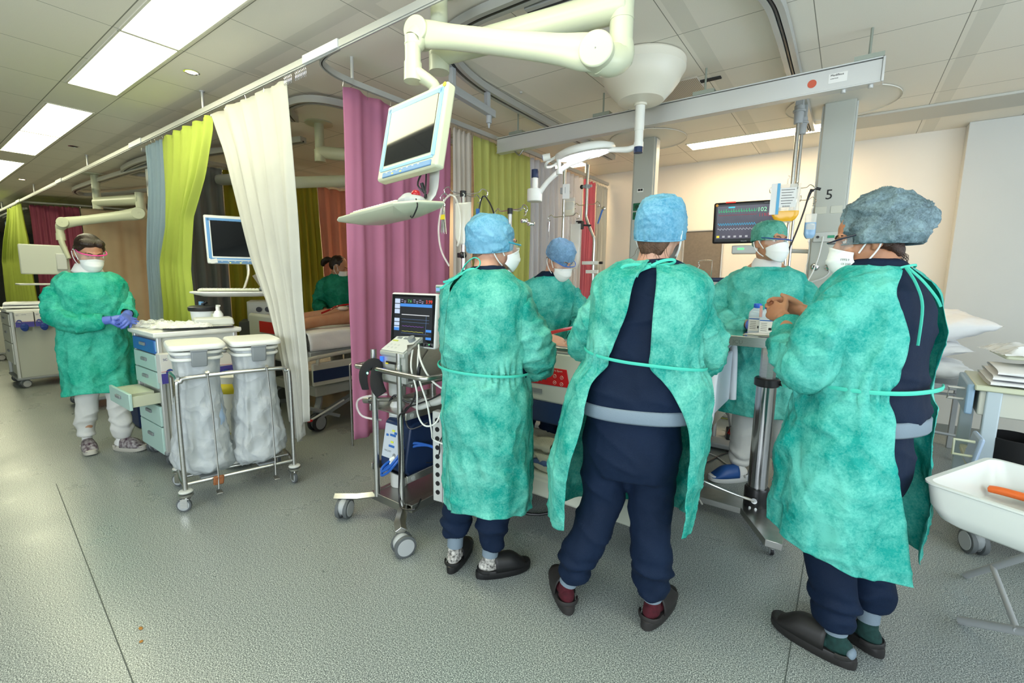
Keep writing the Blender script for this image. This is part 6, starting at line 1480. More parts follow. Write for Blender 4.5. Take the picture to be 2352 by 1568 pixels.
m = MB(); m.cyl((-.02, -.03, .065), (.09, -.03, .065), .014); m.cyl((.09, -.03, .065), (.14, -.03, .065), .006); m.obj('syringe', tubeclear, t); m = MB(); m.box((.05, 0, .06), (.05, .05, .02)); m.obj('clamp', cream, t, bevel=.003)
m = MB(); m.box((-.02, .065, .0), (.05, .05, .03)); m.cyl((-.045, .15, .0), (-.02, .08, .0), .012); m.obj('pole_clamp', midgrey, t)
m = None
t = thing('clamp_set', 'bunch of steel clamps hanging from the infusion stand hook', 'clamps', (-2.13, 2.16, 1.835))
for i, a in enumerate((-.02, .0, .02)):
    m = MB(); m.ell((a * .4, 0, -.03), (.014, .006, .018)); m.tube([(a * .3, 0, -.04), (a * .5, 0, -.12), (a * 1.0, 0, -.20)], [.004, .0035, .003], 6); m.tube([(a * .3 + .006, 0, -.04), (a * .5 + .008, 0, -.12), (a * 1.0 + .008, 0, -.21)], [.004, .0035, .002], 6); m.obj('clamp', chrome, t)
m = MB(); m.tube([(0, 0, .02), (0.004, 0, 0), (0, 0, -.03)], .004, 6); m.obj('ring', chrome, t)
m = MB(); m.box((0, -.008, -.105), (.045, .002, .03)); m.obj('yellow_tape', yellowp, t)
t = thing('tubing_loop', 'clear tubing loop hanging over the infusion stand', 'tubing', (-1.99, 2.10, 1.84))
m = MB(); m.tube([(-.02, 0, .01), (-.07, -.01, -.04), (-.11, -.01, -.18), (-.09, -.01, -.32), (-.03, 0, -.42)], .006, 8, sm=5); m.tube([(-.02, 0, .01), (.03, 0, -.02), (.06, 0, -.12), (.06, 0, -.24), (.04, 0, -.30)], .006, 8, sm=5); m.obj('tube', tubeclear, t)
ivbag('clear infusion bag with black print on the stand left of the light blue cap', (-1.93, 2.13, 1.80), 5, .12, .25, None, .5, False)
t = thing('wire_loop', 'black probe cable looped over the hook of the infusion stand', 'cable', (-1.80, 2.16, 1.83))
m = MB(); m.tube([(-.04, 0, -.22), (-.035, 0, -.10), (.0, 0, .0), (.05, 0, -.04), (.09, 0, -.12), (.10, 0, -.20)], .0045, 7, sm=5); m.obj('cable', black, t); m = MB(); m.box((-.035, -.005, -.12), (.02, .012, .10)); m.obj('blue_clip', bluep, t)
t = thing('infusion_stand', 'second infusion stand with chrome weights right behind the light blue cap', 'infusion stand', (-1.76, 2.38, 0))
m = MB(); m.cyl((0, 0, .02), (0, 0, 1.76), .0125, n=14); m.obj('pole', alu, t); m = MB(); m.cyl((0, 0, 1.75), (0, 0, 1.785), .017); m.obj('cap', black, t)
m = MB(); ivhook(m, (0, 0, 1.775), .15, -10); ivhook(m, (0, 0, 1.775), .14, 170); ivhook(m, (0, 0, 1.775), .11, 60); m.obj('hooks', chrome, t)
m = MB(); m.lathe([(.02, -.012), (.024, -.006), (.024, .006), (.02, .012)], o=(.11, 0, 1.70)); m.lathe([(.02, -.012), (.024, -.006), (.024, .006), (.02, .012)], o=(.16, 0, 1.68)); m.obj('weight', chrome, t)
for a in range(4):
    c, s = cos(pi * a / 2 + .8), sin(pi * a / 2 + .8); m = MB(); m.tube([(0, 0, .09), (c * .20, s * .20, .06)], .013, 8); m.obj('leg', alu, t); caster(t, c * .2, s * .2, .026, .014, .06, True, grey)
# stands at the head end
t = thing('infusion_stand', 'straight steel infusion stand with a label right of the yellow-green curtain', 'infusion stand', (-2.02, 3.50, 0))
m = MB(); m.cyl((0, 0, .04), (0, 0, 2.28), .0125, n=14); m.obj('pole', steel, t); m = MB()
for a in (0, 180, 300): ivhook(m, (0, 0, 1.88), .15, a)
m.obj('hooks', chrome, t); m = MB(); m.box((.03, -.02, 2.08), (.06, .004, .12), (0, 0, .3)); m.obj('label', paper, t); m = MB(); m.box((0, -.01, 2.09), (.05, .03, .05)); m.obj('clamp', midgrey, t)
m = MB(); m.box((0, 0, .04), (.34, .34, .04)); m.obj('base', midgrey, t, bevel=.01)
t = thing('scissors', 'scissors hanging from a stand hook before the silvery curtain', 'scissors', (-2.16, 3.49, 1.86))
m = MB(); m.tube([(0, 0, .02), (0, 0, -.02)], .003, 6); m.tube([(-.004, 0, -.02), (0, 0, -.10), (.006, 0, -.17)], [.006, .004, .001], 6); m.tube([(.004, 0, -.02), (0, 0, -.10), (-.002, 0, -.165)], [.006, .004, .001], 6); m.obj('blades', chrome, t)
t = thing('infusion_stand', 'bent steel infusion stand in front of the bright pink curtain', 'infusion stand', (-1.92, 3.90, 0))
m = MB(); m.tube([(0, 0, .04), (0, 0, 1.45), (0, 0, 1.70), (-.02, 0, 1.76), (-.085, 0, 1.90), (-.09, 0, 2.0), (-.09, 0, 2.38)], .0135, 12, sm=5); m.obj('pole', steel, t)
m = MB(); ivhook(m, (-.09, 0, 2.03), .13, 0); ivhook(m, (-.09, 0, 2.03), .13, 180); m.obj('hooks', chrome, t)
m = MB(); m.cyl((-.13, -.01, 2.19), (-.04, -.01, 2.19), .012); m.lathe([(.024, -.018), (.024, .018)], o=(-.09, 0, 2.19)); m.obj('clamp', midgrey, t); m = MB(); m.ell((-.14, -.01, 2.19), (.018, .018, .020)); m.obj('black_knob', black, t)
m = MB(); m.box((-.02, -.02, 1.50), (.16, .03, .03)); m.box((0, -.02, 1.42), (.12, .02, .03)); m.obj('clamp_bar', white, t); m = MB(); m.cyl((.07, -.02, 1.50), (.10, -.02, 1.50), .012); m.obj('black_knob', black, t); m = MB(); m.box((0, 0, .04), (.34, .34, .04)); m.obj('base', midgrey, t, bevel=.01)
t = thing('black_probe', 'square black gauge clamped to the bent infusion stand', 'gauge', (-2.04, 3.83, 1.84)); m = MB(); m.box((0, 0, 0), (.07, .05, .075)); m.cyl((.03, .02, 0), (.09, .06, 0), .008); m.obj('gauge_body', black, t, bevel=.006); m = MB(); m.box((-.015, -.026, .01), (.022, .002, .03)); m.obj('gauge_window', lightgrey, t)
ivbag('long clear drainage bag in front of the pink curtain', (-2.02, 3.72, 1.84), 5, .10, .40, None, .5, False)
ivbag('small pale infusion bag above the drainage bag', (-2.06, 3.66, 2.06), 5, .11, .16, (.70, .66, .52), .2, False)
t = thing('blue_forceps', 'blue-handled forceps hanging from the bent infusion stand', 'forceps', (-1.85, 3.88, 2.0)); m = MB(); m.tube([(-.02, 0, .03), (.0, 0, -.02)], .003, 6); m.lathe([(.014, -.002), (.017, 0), (.014, .002)], o=(.02, 0, -.02), M=Matrix.Rotation(rad(90), 4, 'X')); m.obj('ring', chrome, t); m = MB(); m.tube([(.01, 0, -.03), (-.03, 0, -.15)], [.009, .007], 8); m.obj('handle', bluep, t)

# ------------------------------------------------------------------ linen bag trolley
t = thing('linen_bag_trolley', 'steel trolley on four casters holding two lidded waste bags', 'bag trolley', (-3.075, 1.232, 0), 76.3)
def ubar(y, x0=-.29, x1=.29, z0=.09, z1=.775, r=.0125):
    m = MB(); m.tube([(x0, y, z0), (x0, y, z1 - .08), (x0 + .02, y, z1 - .02), (x0 + .08, y, z1), (x1 - .08, y, z1), (x1 - .02, y, z1 - .02), (x1, y, z1 - .08), (x1, y, z0)], r, 12, sm=5); return m
ubar(-.205).obj('front_frame', steel, t)
m = MB(); m.tube([(-.29, -.16, .14), (-.30, -.05, .14), (-.30, .10, .14), (-.29, .20, .10)], .011, 10, sm=3)
m.tube([(-.29, .205, .09), (-.29, .205, .66), (-.29, .18, .73), (-.29, .12, .755), (-.28, -.05, .76), (-.28, -.19, .765)], .0125, 12, sm=5)
m.tube([(.29, .205, .09), (.29, .205, .72), (.29, .16, .82), (.25, .10, .86), (.10, .09, .87), (-.05, .09, .87)], .0125, 12, sm=5)
m.tube([(.29, -.16, .14), (.30, 0, .14), (.29, .20, .14)], .011, 10, sm=3); m.obj('side_frame', steel, t)
m = MB(); m.cyl((-.29, -.19, .155), (.29, -.19, .155), .010, n=10); m.cyl((-.29, -.06, .155), (.29, -.06, .155), .009, n=10); m.cyl((-.29, .205, .155), (.29, .205, .155), .010, n=10); m.obj('bottom_bar', steel, t)
for x, y, rz in ((-.29, -.205, 60), (.29, -.205, 10), (-.29, .205, 40), (.29, .205, 0)):
    caster(t, x, y, .040, .018, .115, False, steel, dgrey, rz, hubm=midgrey)
    m = MB(); m.lathe([(.012, .112), (.034, .116), (.036, .122), (.030, .128), (.012, .130)], o=(x, y, 0)); m.obj('bumper_disc', lightgrey, t)
for x in (-.145, .160):
    m = MB(); m.tube([(x, -.222, .80), (x + .01, -.224, .60), (x + .015, -.226, .20), (x + .012, -.232, .10)], .0045, 8); m.cyl((x, -.205, .775), (x, -.225, .80), .010); m.obj('pedal_rod', steel, t)
    m = MB(); m.box((x + .012, -.245, .085), (.030, .05, .008)); m.obj('pedal', steel_dark, t, bevel=.002)
    m = MB(); m.box((x - .02, -.09, .15), (.09, .16, .012), (rad(-8), 0, 0)); m.obj('lift_plate', grey, t)
m = MB(); m.box((-.130, -.222, .150), (.055, .02, .055), (0, .1, .1)); m.obj('rusty_clamp', mat('rust', (.30, .11, .04), .8, var=.4, vscale=80), t, bevel=.008)
for i, x in enumerate((-.175, .125)):
    l = thing('waste_bag', ('left' if i == 0 else 'right') + ' of the two white waste bags in the steel trolley', 'waste bag', (0, 0, 0)); 
    M0 = Matrix.Translation((-3.075, 1.232, 0)) @ Matrix.Rotation(rad(76.3), 4, 'Z') @ Matrix.Translation((x, -.02, 0))
    l.matrix_world = M0
    prof = [(.90, .118, .155, 0), (.86, .118, .155, 0), (.80, .113, .150, 0), (.68, .112, .145, .0), (.52, .126, .148, .005), (.38, .142, .155, .01), (.28, .156, .162, .01), (.21, .150, .158, .01), (.175, .11, .12, .01)]
    m = MB(); Q = catmull([(z, a, b, o) for z, a, b, o in prof], 8)
    def fn(u, v, Q=Q, i=i):
        z, a, b, o = Q[int(round(v * (len(Q) - 1)))]; th = 2 * pi * u
        ex = .75 + .1 * v
        k = 1 + .035 * sin(th * 9 + i * 2 + 2 * sin(th * 3)) * min(1, 3 * v) * (1 - .3 * v)
        return (a * k * math.copysign(abs(cos(th)) ** ex, cos(th)), b * k * math.copysign(abs(sin(th)) ** ex, sin(th)), z + .02 * (x * (1 if i else .2)) * v - (.02 * cos(th) * v * (1 if i == 0 else -1)))
    m.grid(fn, 110, len(Q), closeu=True); me = m.mesh('b'); crumple(me, .012, 12, 3 + i * 5, (1, 1, .7), 1.2, lambda c: smoothstep(.86, .5, c.z))
    bgm = nonwoven('bag_film_white', (.60, .64, .66), (.80, .82, .80), .35, .2) if 'bag_film_white' not in MATS else MATS['bag_film_white']
    nt(bgm)[0]['Principled BSDF'].inputs['Roughness'].default_value = .35
    mk('bag_sack', me, [bgm], l, smooth=80)
    m = MB(); m.box((0, 0, .16 + .02), (.17, .19, .03)); m.obj('bag_bottom', bgm, l, bevel=.014) if False else None
    m = MB()
    for z, s in ((.905, 1.04), (.870, 1.03)): m.tube([(.118 * s * math.copysign(abs(cos(a)) ** .5, cos(a)), .152 * s * math.copysign(abs(sin(a)) ** .5, sin(a)), z) for a in [2 * pi * q / 48 for q in range(49)]], .010, 8)
    m.obj('bag_ring', white, l)
    m = MB(); m.loft([[V3((.140 * k * math.copysign(abs(cos(a)) ** .35, cos(a)), .178 * k * math.copysign(abs(sin(a)) ** .35, sin(a)), z)) for a in [2 * pi * q / 48 for q in range(48)]] for z, k in ((.925, 1.0), (.932, 1.02), (.946, 1.01), (.954, .97), (.956, .86))]); m.obj('lid', mat('lid_white', (.74, .74, .71), .35), l)
    m = MB(); prism(m, [(-.175, .93), (-.205, .925), (-.205, .865), (-.19, .83), (-.172, .84)], -.038, .038); m.obj('lid_hinge', grey, l, bevel=.006)
    m = MB(); m.box((0, -.20, .925), (.082, .02, .012)); m.obj('hinge_top', grey, l, bevel=.003)
    if i == 0:
        m = MB(); m.ell((.045, -.060, .50), (.075, .075, .13)); me = organic(m, .01, 3, .5, lambda c: .006 * fbm(c, 12, 2, 3)); 
        mk('blue_contents', me, [mat('contents_blue', (.35, .48, .66), .8)], l)
# bin with yellow labels behind
t = thing('waste_bin', 'white bin with yellow label strips behind the right waste bag', 'bin', (-3.43, 1.40, 0), 76)
m = MB(); m.lathe([(.11, .02), (.12, .03), (.135, .60), (.14, .66)], n=32); m.obj('bin_body', white, t)
for z in (.20, .545): m = MB(); m.lathe([(.127 if z < .3 else .1355, z), (.130 if z < .3 else .138, z + .07)], n=40, caps=False); m.obj('yellow_strip', yellowp, t, solid=.002)
m = MB(); m.text('MET', .03, Matrix.Translation((.02, -.137, .42)) @ Matrix.Rotation(rad(90), 4, 'X')); m.obj('lettering', ink, t, smooth=0)

# ------------------------------------------------------------------ supply carts
def drawer_cart(label, loc, rz, w, d, h, fronts, cfr, body=lightgrey, rail=True, top=white, opened=None):
    """drawers open to -y, side with glove boxes on +x"""
    t = thing('supply_cart', label, 'supply cart', loc, rz)
    m = MB(); m.box((0, .01, h / 2 + .05), (w - .02, d - .03, h - .14)); m.obj('cart_body', body, t, bevel=.008)
    for sx in (-1, 1):
        for sy in (-1, 1): MB().box((sx * (w / 2 - .012), sy * (d / 2 - .012), h / 2 + .04), (.03, .03, h - .12)).obj('corner_profile', alu, t, bevel=.006)
    m = MB(); m.box((0, 0, .11), (w + .02, d + .02, .03)); m.obj('base_bumper', grey, t, bevel=.01)
    m = MB(); m.loft([[V3((sx * (w / 2 + .025) * k, sy * (d / 2 + .025) * k, z)) for sx, sy in ((-1, -1), (1, -1), (1, 1), (-1, 1))] for z, k in ((h - .035, .96), (h - .025, 1), (h, 1), (h + .004, .97), (h - .004, .95))]); m.obj('cart_top', top, t, bevel=.006)
    z = h - .05
    for i, (fh, ml) in enumerate(zip(fronts, cfr)):
        off = opened.get(i, 0) if opened else 0
        m = MB(); m.box((0, -d / 2 - .004 - off, z - fh / 2), (w - .05, .018, fh - .008)); k = m.obj('drawer', ml, t, bevel=.004)
        m = MB(); m.box((0, -d / 2 - .018 - off, z - fh * .42), (.10, .012, .022)); m.obj('drawer_handle', grey, k, bevel=.003)
        if off:
            m = MB()
            for sx in (-1, 1): m.box((sx * (w / 2 - .04), -d / 2 - off / 2, z - fh / 2), (.012, off, fh * .6))
            m.box((0, -d / 2 - off / 2, z - fh * .8), (w - .08, off, .006)); m.box((0, -d / 2 - off / 2, z - fh * .35), (w * .6, off * .8, fh * .4)); m.obj('drawer_box', cream, k)
        z -= fh
    for sx in (-1, 1):
        for sy in (-1, 1): caster(t, sx * (w / 2 - .04), sy * (d / 2 - .05), .048, .022, .10, True, grey, dgrey, 20)
    return t
gb = mat('box_white', (.62, .62, .60), .6); gv = mat('box_violet', (.06, .05, .28), .6)
def glovebox(label, M, w=.24, h=.13, gp=None):
    t = thing('glove_box', label, 'glove box', (0, 0, 0), 0, gp); t.matrix_world = M
    m = MB(); m.box((0, 0, h / 2), (w, .08, h)); m.obj('carton', gb, t, bevel=.002)
    m = MB(); m.box((0, -.0405, h * .18), (w * 1.0, .002, h * .34)); m.obj('violet_band', gv, t)
    m = MB(); m.tube([(-w * .5, -.042, h * .42), (-w * .2, -.042, h * .40), (w * .1, -.042, h * .38), (w * .5, -.042, h * .40)], [(.003, .001)] * 4, 5); m.obj('red_line', redp, t)
    m = MB(); m.lathe([(.001, 0), (.022, 0), (.001, .001)], o=(-w * .3, -.0418, h * .38), M=Matrix.Rotation(rad(90), 4, 'X')); m.obj('blue_disc', mat('disc_blue', (.02, .05, .25), .5), t)
    m = MB(); m.text('XL', .024, Matrix.Translation((-w * .3 - .014, -.0432, h * .38 - .009)) @ Matrix.Rotation(rad(90), 4, 'X')); m.obj('size_mark', paper, t, smooth=0)
    m = MB(); m.text('nitrile', .016, Matrix.Translation((-.02, -.0412, h * .82)) @ Matrix.Rotation(rad(90), 4, 'X')); m.text('SC', .022, Matrix.Translation((-w * .44, -.0412, h * .78)) @ Matrix.Rotation(rad(90), 4, 'X')); m.obj('box_print', mat('print_violet', (.12, .12, .25), .6), t, smooth=0)
    g = MB(); g.ell((-w * .05, -.045, .0), (.035, .008, .05)); me = organic(g, .004, 2, .5, lambda c: .004 * fbm(c, 40, 2, 1)); mk('glove_tip', me, [mat('glove_dark_blue', (.01, .04, .22), .5)], t)
    return t
MC = drawer_cart('pale green drawer cart with a half-open drawer and plastic packs on top', (-3.955, 1.30, 0), 0, .49, .50, .955, [.10, .12, .12, .12, .15, .20], [bluep] + [cartblue] * 5, opened={3: .16})
m = MB(); m.box((-.0, -.255, .86), (.45, .006, .07)); m.obj('label_strip', skyp, MC)
m = MB(); m.lathe([(.001, 0), (.045, 0), (.001, .001)], o=(.257, -.02, .80), M=Matrix.Rotation(rad(90), 4, 'Y')); m.obj('round_emblem', mat('emblem', (.02, .12, .35), .5), MC)
m = MB(); m.tube([(.25, -.22, .70), (.27, -.2, .60), (.27, 0, .60), (.27, .22, .60)], .008, 8); m.obj('side_rail', steel, MC)
R90 = Matrix.Rotation(rad(90), 4, 'Z')
glovebox('white and violet glove box marked XL on the side of the pale green drawer cart', Matrix.Translation((-3.655, 1.15, .62)) @ R90, .24, .20)
glovebox('second glove box on the cart side, half behind the left waste bag', Matrix.Translation((-3.655, 1.43, .62)) @ R90, .24, .20)
for i, (x, y, lb) in enumerate(((-7.60, .92, 'leftmost'), (-7.60, 1.08, 'middle'), (-7.60, 1.24, 'rightmost'))):
    glovebox('%s of three glove boxes in a row on the far grey cart' % lb, Matrix.Translation((x, y, .72)) @ R90, .15, .17)
drawer_cart('far grey supply cart with folded white cloths on top, left of the walking woman', (-7.95, 1.08, 0), 0, .60, .52, .92, [.14, .2, .25], [lightgrey] * 3, body=mat('cart_grey', (.42, .44, .38), .5))
drawer_cart('grey supply cart mostly hidden behind the walking woman', (-6.15, 1.25, 0), 0, .50, .46, .86, [.14, .2, .25], [lightgrey] * 3, body=MATS['cart_grey'])
glovebox('glove box on the cart half hidden by the walking woman', Matrix.Translation((-5.855, 1.17, .62)) @ R90, .20, .19)
drawer_cart('last cart at the left edge of the picture under the lime green curtain', (-10.6, 1.15, 0), 0, .6, .5, .75, [.14, .2, .2], [lightgrey] * 3, body=MATS['cart_grey'])
def cloth(label, p, rz, w, d, h, mt, n=3, cat='cloth', name='folded_cloth', amp=.008, droop=0.0):
    t = thing(name, label, cat, p, rz)
    for i in range(n):
        k = 1 - .04 * i; z0 = h * i / n; z1 = h * (i + 1) / n - .002
        m = MB()
        def fn(u, v, k=k, z0=z0, z1=z1, i=i):
            a = 2 * pi * v; x = (u - .5) * w * k; y = d / 2 * k * math.copysign(abs(cos(a)) ** .4, cos(a)); z = (z0 + z1) / 2 + (z1 - z0) / 2 * math.copysign(abs(sin(a)) ** .6, sin(a))
            return (x + .01 * noise.noise(V3((i, v * 3, u))), y, z + droop * -(max(0, abs(u - .5) - .35) * 2) ** 2 * 1.0)
        m.grid(fn, 26, 24); me = m.mesh('c'); crumple(me, amp * .5, 9, i * 3 + p[0], (1, 1, 1), .8)
        mk('fold', me, [mt], t, smooth=60)
    return t
cloth('white cloths folded on the far grey cart', (-7.9, 1.06, .925), 80, .50, .42, .07, linen, 2, droop=.02)
t = thing('jar', 'pale tub with a black lid behind the far folded cloths', 'tub', (-8.15, 1.30, .925)); m = MB(); m.lathe([(.09, 0), (.10, .12)]); m.obj('tub', white, t); m = MB(); m.lathe([(.105, .12), (.11, .14), (.09, .155)]); m.obj('lid', black, t)
# things on the pale green cart
def plastic(label, p, rz, w, d, h, seed, mt=None, name='plastic_pack'):
    t = thing(name, label, 'plastic pack', p, rz)
    m = MB()
    def fn(u, v):
        x, y = (u - .5) * w, (v - .5) * d
        e = min(u, 1 - u, v, 1 - v); f = smoothstep(0, .16, e)
        return (x + .02 * noise.noise(V3((v * 4, seed, 0))), y + .02 * noise.noise(V3((u * 4, seed, 3))), .003 + h * f * (.5 + .9 * abs(noise.noise(V3((u * 5, v * 5, seed))))) + .010 * abs(noise.noise(V3((u * 18, v * 18, seed)))))
    m.grid(fn, 44, 34); m.obj('film', mt or film, t, smooth=30)
    m = MB(); m.box((0, 0, .004), (w * .72, d * .6, .006)); m.obj('paper_backing', paper, t)
    return t
plastic('crinkled clear pack at the left front of the pale green cart top', (-4.12, 1.17, .96), 10, .34, .22, .04, 1)
plastic('clear instrument pack in the middle of the pale green cart top', (-3.90, 1.26, .96), 50, .34, .20, .045, 2)
t = thing('plastic_tray', 'white plastic tray with a thin black edge over the cart corner', 'tray', (-3.80, 1.33, .962), 75)
m = MB(); m.box((0, 0, .008), (.42, .18, .008)); m.obj('tray_plate', white, t, bevel=.003); m = MB(); m.box((0, -.09, .009), (.42, .006, .010)); m.obj('tray_edge', black, t)
m = MB(); m.box((.10, .055, .040), (.26, .16, .055), taper=.92); m.obj('tray_riser', lightgrey, t, bevel=.012)
plastic('clear pack lying on the white tray of the cart', (-3.74, 1.26, .975), 70, .26, .14, .03, 3)
t = thing('specimen_tub', 'clear tub with a thick black lid on the pale green cart', 'tub', (-4.02, 1.45, .958)); m = MB(); m.lathe([(.075, 0), (.085, .10), (.09, .115)]); m.obj('tub', bagpl, t); m = MB(); m.lathe([(.096, .11), (.10, .12), (.10, .14), (.085, .15), (.02, .155)]); m.tube([(.02, .0, .155), (.05, .0, .18), (.0, .03, .17), (-.03, 0, .16)], .006, 6, sm=3); m.obj('lid', black, t)
t = thing('pump_bottle', 'small clear pump bottle on the pale green cart', 'bottle', (-3.86, 1.49, .958)); m = MB(); m.lathe([(.032, 0), (.034, .09), (.02, .115), (.012, .12)]); m.obj('bottle', bagpl, t); m = MB(); m.cyl((0, 0, .118), (0, 0, .15), .014); m.box((.01, 0, .156), (.045, .015, .010)); m.obj('pump_head', white, t)
t = thing('spray_bottle', 'tall white bottle with a blue cap on the pale green cart', 'bottle', (-4.16, 1.49, .958)); m = MB(); m.lathe([(.03, 0), (.032, .11), (.018, .14)]); m.obj('bottle', white, t); m = MB(); m.cyl((0, 0, .138), (0, 0, .175), .018); m.obj('blue_cap', skyp, t)
t = thing('carton', 'small beige carton on the pale green cart', 'carton', (-3.93, 1.50, .958), 20); m = MB(); m.box((0, 0, .045), (.08, .05, .09)); m.obj('carton_body', cream, t, bevel=.002)
t = thing('medicine_bottle', 'small bottle with an orange and purple cap on the pale green cart', 'bottle', (-3.985, 1.53, .958)); m = MB(); m.lathe([(.016, 0), (.016, .09), (.01, .10)]); m.obj('bottle', white, t); m = MB(); m.cyl((0, 0, .10), (0, 0, .15), .010); m.obj('purple_cap', mat('purple', (.25, .02, .2), .4), t); m = MB(); m.cyl((0, 0, .088), (0, 0, .10), .018); m.obj('orange_ring', orangep, t)
# tilted cardboard box with letters behind the second monitor
t = thing('cardboard_box', 'tilted white carton lettered RATE behind the wide monitor', 'carton', (-4.9, 2.45, 1.35), 60)
m = MB(Matrix.Rotation(rad(-30), 4, 'Y')); m.box((0, 0, 0), (.34, .16, .17)); m.obj('carton_body', mat('carton_pale', (.48, .45, .36), .7), t, bevel=.003)
m = MB(Matrix.Rotation(rad(-30), 4, 'Y')); m.text('RATE', .065, Matrix.Translation((-.06, -.0815, -.03)) @ Matrix.Rotation(rad(90), 4, 'X')); m.obj('lettering', mat('print_brown', (.2, .04, .02), .6), t, smooth=0)
t.rotation_euler = (0, 0, rad(55))
m = MB(); m.box((0, .05, -.70), (.5, .3, 1.1)); m.obj('cabinet_under', midgrey, t, bevel=.01) if False else None

# ------------------------------------------------------------------ the equipment tower in the next bay (behind the second tray)
t = thing('equipment_tower', 'dark equipment tower with dials under the second keyboard tray', 'equipment tower', (-4.95, 2.45, 0), 60)
m = MB(); m.box((0, 0, .45), (.62, .36, .85)); m.obj('tower_body', mat('tower_dark', (.07, .075, .07), .6), t, bevel=.01)
m = MB(); m.box((.0, -.185, 1.0), (.44, .03, .14)); m.box((0, .0, .98), (.46, .34, .20)); m.obj('dial_unit', bedgrey, t, bevel=.008)
for x in (-.12, -.04, .05, .13): m = MB(); m.cyl((x, -.20, 1.0), (x, -.215, 1.0), .026, n=18); m.obj('dial', black, t)
m = MB(); m.cyl((0, 0, 1.06), (0, 0, 1.42), .02); m.obj('tower_pole', midgrey, t)
m = MB(); m.box((0, 0, .02), (.5, .36, .04)); m.obj('tower_base', grey, t)
t = thing('blue_bag_stand', 'dark blue container with a yellow lid behind the walking woman', 'container', (-5.05, 1.33, 0), 0)
m = MB(); m.box((0, 0, .36), (.34, .26, .70), taper=1.05); m.obj('container', mat('container_blue', (.01, .03, .12), .5), t, bevel=.01); m = MB(); m.box((0, 0, .73), (.37, .29, .04)); m.obj('yellow_lid', yellowp, t, bevel=.006)
# ------------------------------------------------------------------ hospital beds
def bed(label, loc, foot=True, navy=True):
    """origin on the floor under the foot-end centre, bed runs along +y"""
    t = thing('hospital_bed', label, 'hospital bed', loc)
    W, L_ = .90, 2.15
    m = MB(); m.box((0, 1.1, .33), (.72, 1.9, .09)); m.box((0, 1.1, .50), (.30, .5, .3)); m.obj('bed_base', bedgrey, t, bevel=.015)
    m = MB(); m.box((0, 1.1, .68), (W - .04, 2.05, .05)); m.obj('mattress_deck', lightgrey, t, bevel=.01)
    m = MB(); m.box((0, 1.12, .77), (W - .04, 2.0, .14)); o = m.obj('mattress', linen, t, bevel=.04, seg=4)
    for sx in (-1, 1):
        for y in (.12, 2.0):
            m = MB(); m.tube([(sx * .30, y + .1, .30), (sx * .37, y + .05, .24), (sx * .40, y, .16)], [(.03, .02)] * 3, 8); m.obj('bed_leg', grey, t)
            caster(t, sx * .40, y, .075, .030, .16, True, dgrey, blackr, 15, hubm=grey)
    return t
B5 = bed('hospital bed in bay 5 with a red control panel on its foot end', (-1.065, 2.03, 0))
m = MB()
m.loft([[V3((x * kx, y, z)) for x, z in ((-.44, .72), (-.46, .78), (-.46, .93), (-.42, .985), (.42, .985), (.46, .93), (.46, .78), (.44, .72))] for y, kx in ((-.075, .98), (-.06, 1.0), (.03, 1.0), (.05, .98))])
m.obj('foot_panel', bedgrey, B5, bevel=.012, seg=3)
m = MB(); m.loft([[V3((x, y, z)) for x, z in ((-.28, .810), (-.29, .905), (-.02, .905), (.0, .815))] for y in (-.078, -.072)]); rp = m.obj('red_control_panel', redp, B5, bevel=.002)
m = MB()
for i, (x, z) in enumerate(((-.19, .880), (-.19, .855), (-.19, .83), (-.085, .865), (-.045, .862), (-.085, .832), (-.045, .829))): m.lathe([(.008, 0), (.0095, .001), (.008, .002)], o=(x, -.0785, z), M=Matrix.Rotation(rad(90), 4, 'X'), caps=False); m.box((x, -.0800, z), (.006, .001, .003))
m.text('Total Care Sport', .014, Matrix.Translation((-.14, -.0792, .889)) @ Matrix.Rotation(rad(90), 4, 'X')); m.obj('panel_symbols', mat('symbol_pale', (.7, .5, .45), .5), rp)
m = MB(); m.box((-.19, -.079, .775), (.06, .002, .022)); m.obj('type_plate', grey, B5); m = MB(); m.cyl((-.40, -.07, 1.005), (.20, -.07, 1.005), .014, n=14); m.obj('foot_rail', steel, B5)
m = MB(); m.box((.22, -.06, 1.01), (.04, .05, .05)); m.box((.13, -.075, .99), (.03, .02, .03)); m.obj('rail_clamp', bedgrey, B5, bevel=.006)
m = MB(); m.box((0, -.03, .665), (.86, .08, .12)); m.obj('navy_foot_bumper', navyp, B5, bevel=.01)
m = MB(); m.box((0, -.02, .345), (.80, .32, .07)); m.box((0, -.17, .31), (.80, .03, .10)); m.obj('linen_shelf', mat('shelf_cream', (.62, .64, .54), .5), B5, bevel=.02, seg=3)
# head board and right side rail
m = MB(); m.box((0, 2.17, .92), (.86, .04, .40)); m.obj('head_board', bedgrey, B5, bevel=.03)
m = MB(); m.tube([(.50, .42, .45), (.53, .50, .62), (.52, .62, .90), (.52, .95, .98), (.52, 1.10, .92), (.53, 1.12, .60)], [.022, .024, .022, .020, .022, .024], 12, sm=5); m.obj('side_rail_frame', mat('rail_pale', (.62, .66, .70), .35), B5)
m = MB(); m.box((.51, .80, .76), (.02, .56, .32)); m.obj('side_rail_panel', mat('rail_panel', (.55, .60, .66), .4), B5, bevel=.03)
m = MB(); m.tube([(-.50, .42, .45), (-.53, .50, .62), (-.52, .62, .86), (-.52, 1.1, .90), (-.53, 1.5, .60)], .022, 12, sm=5); m.obj('side_rail_frame', MATS['rail_pale'], B5)
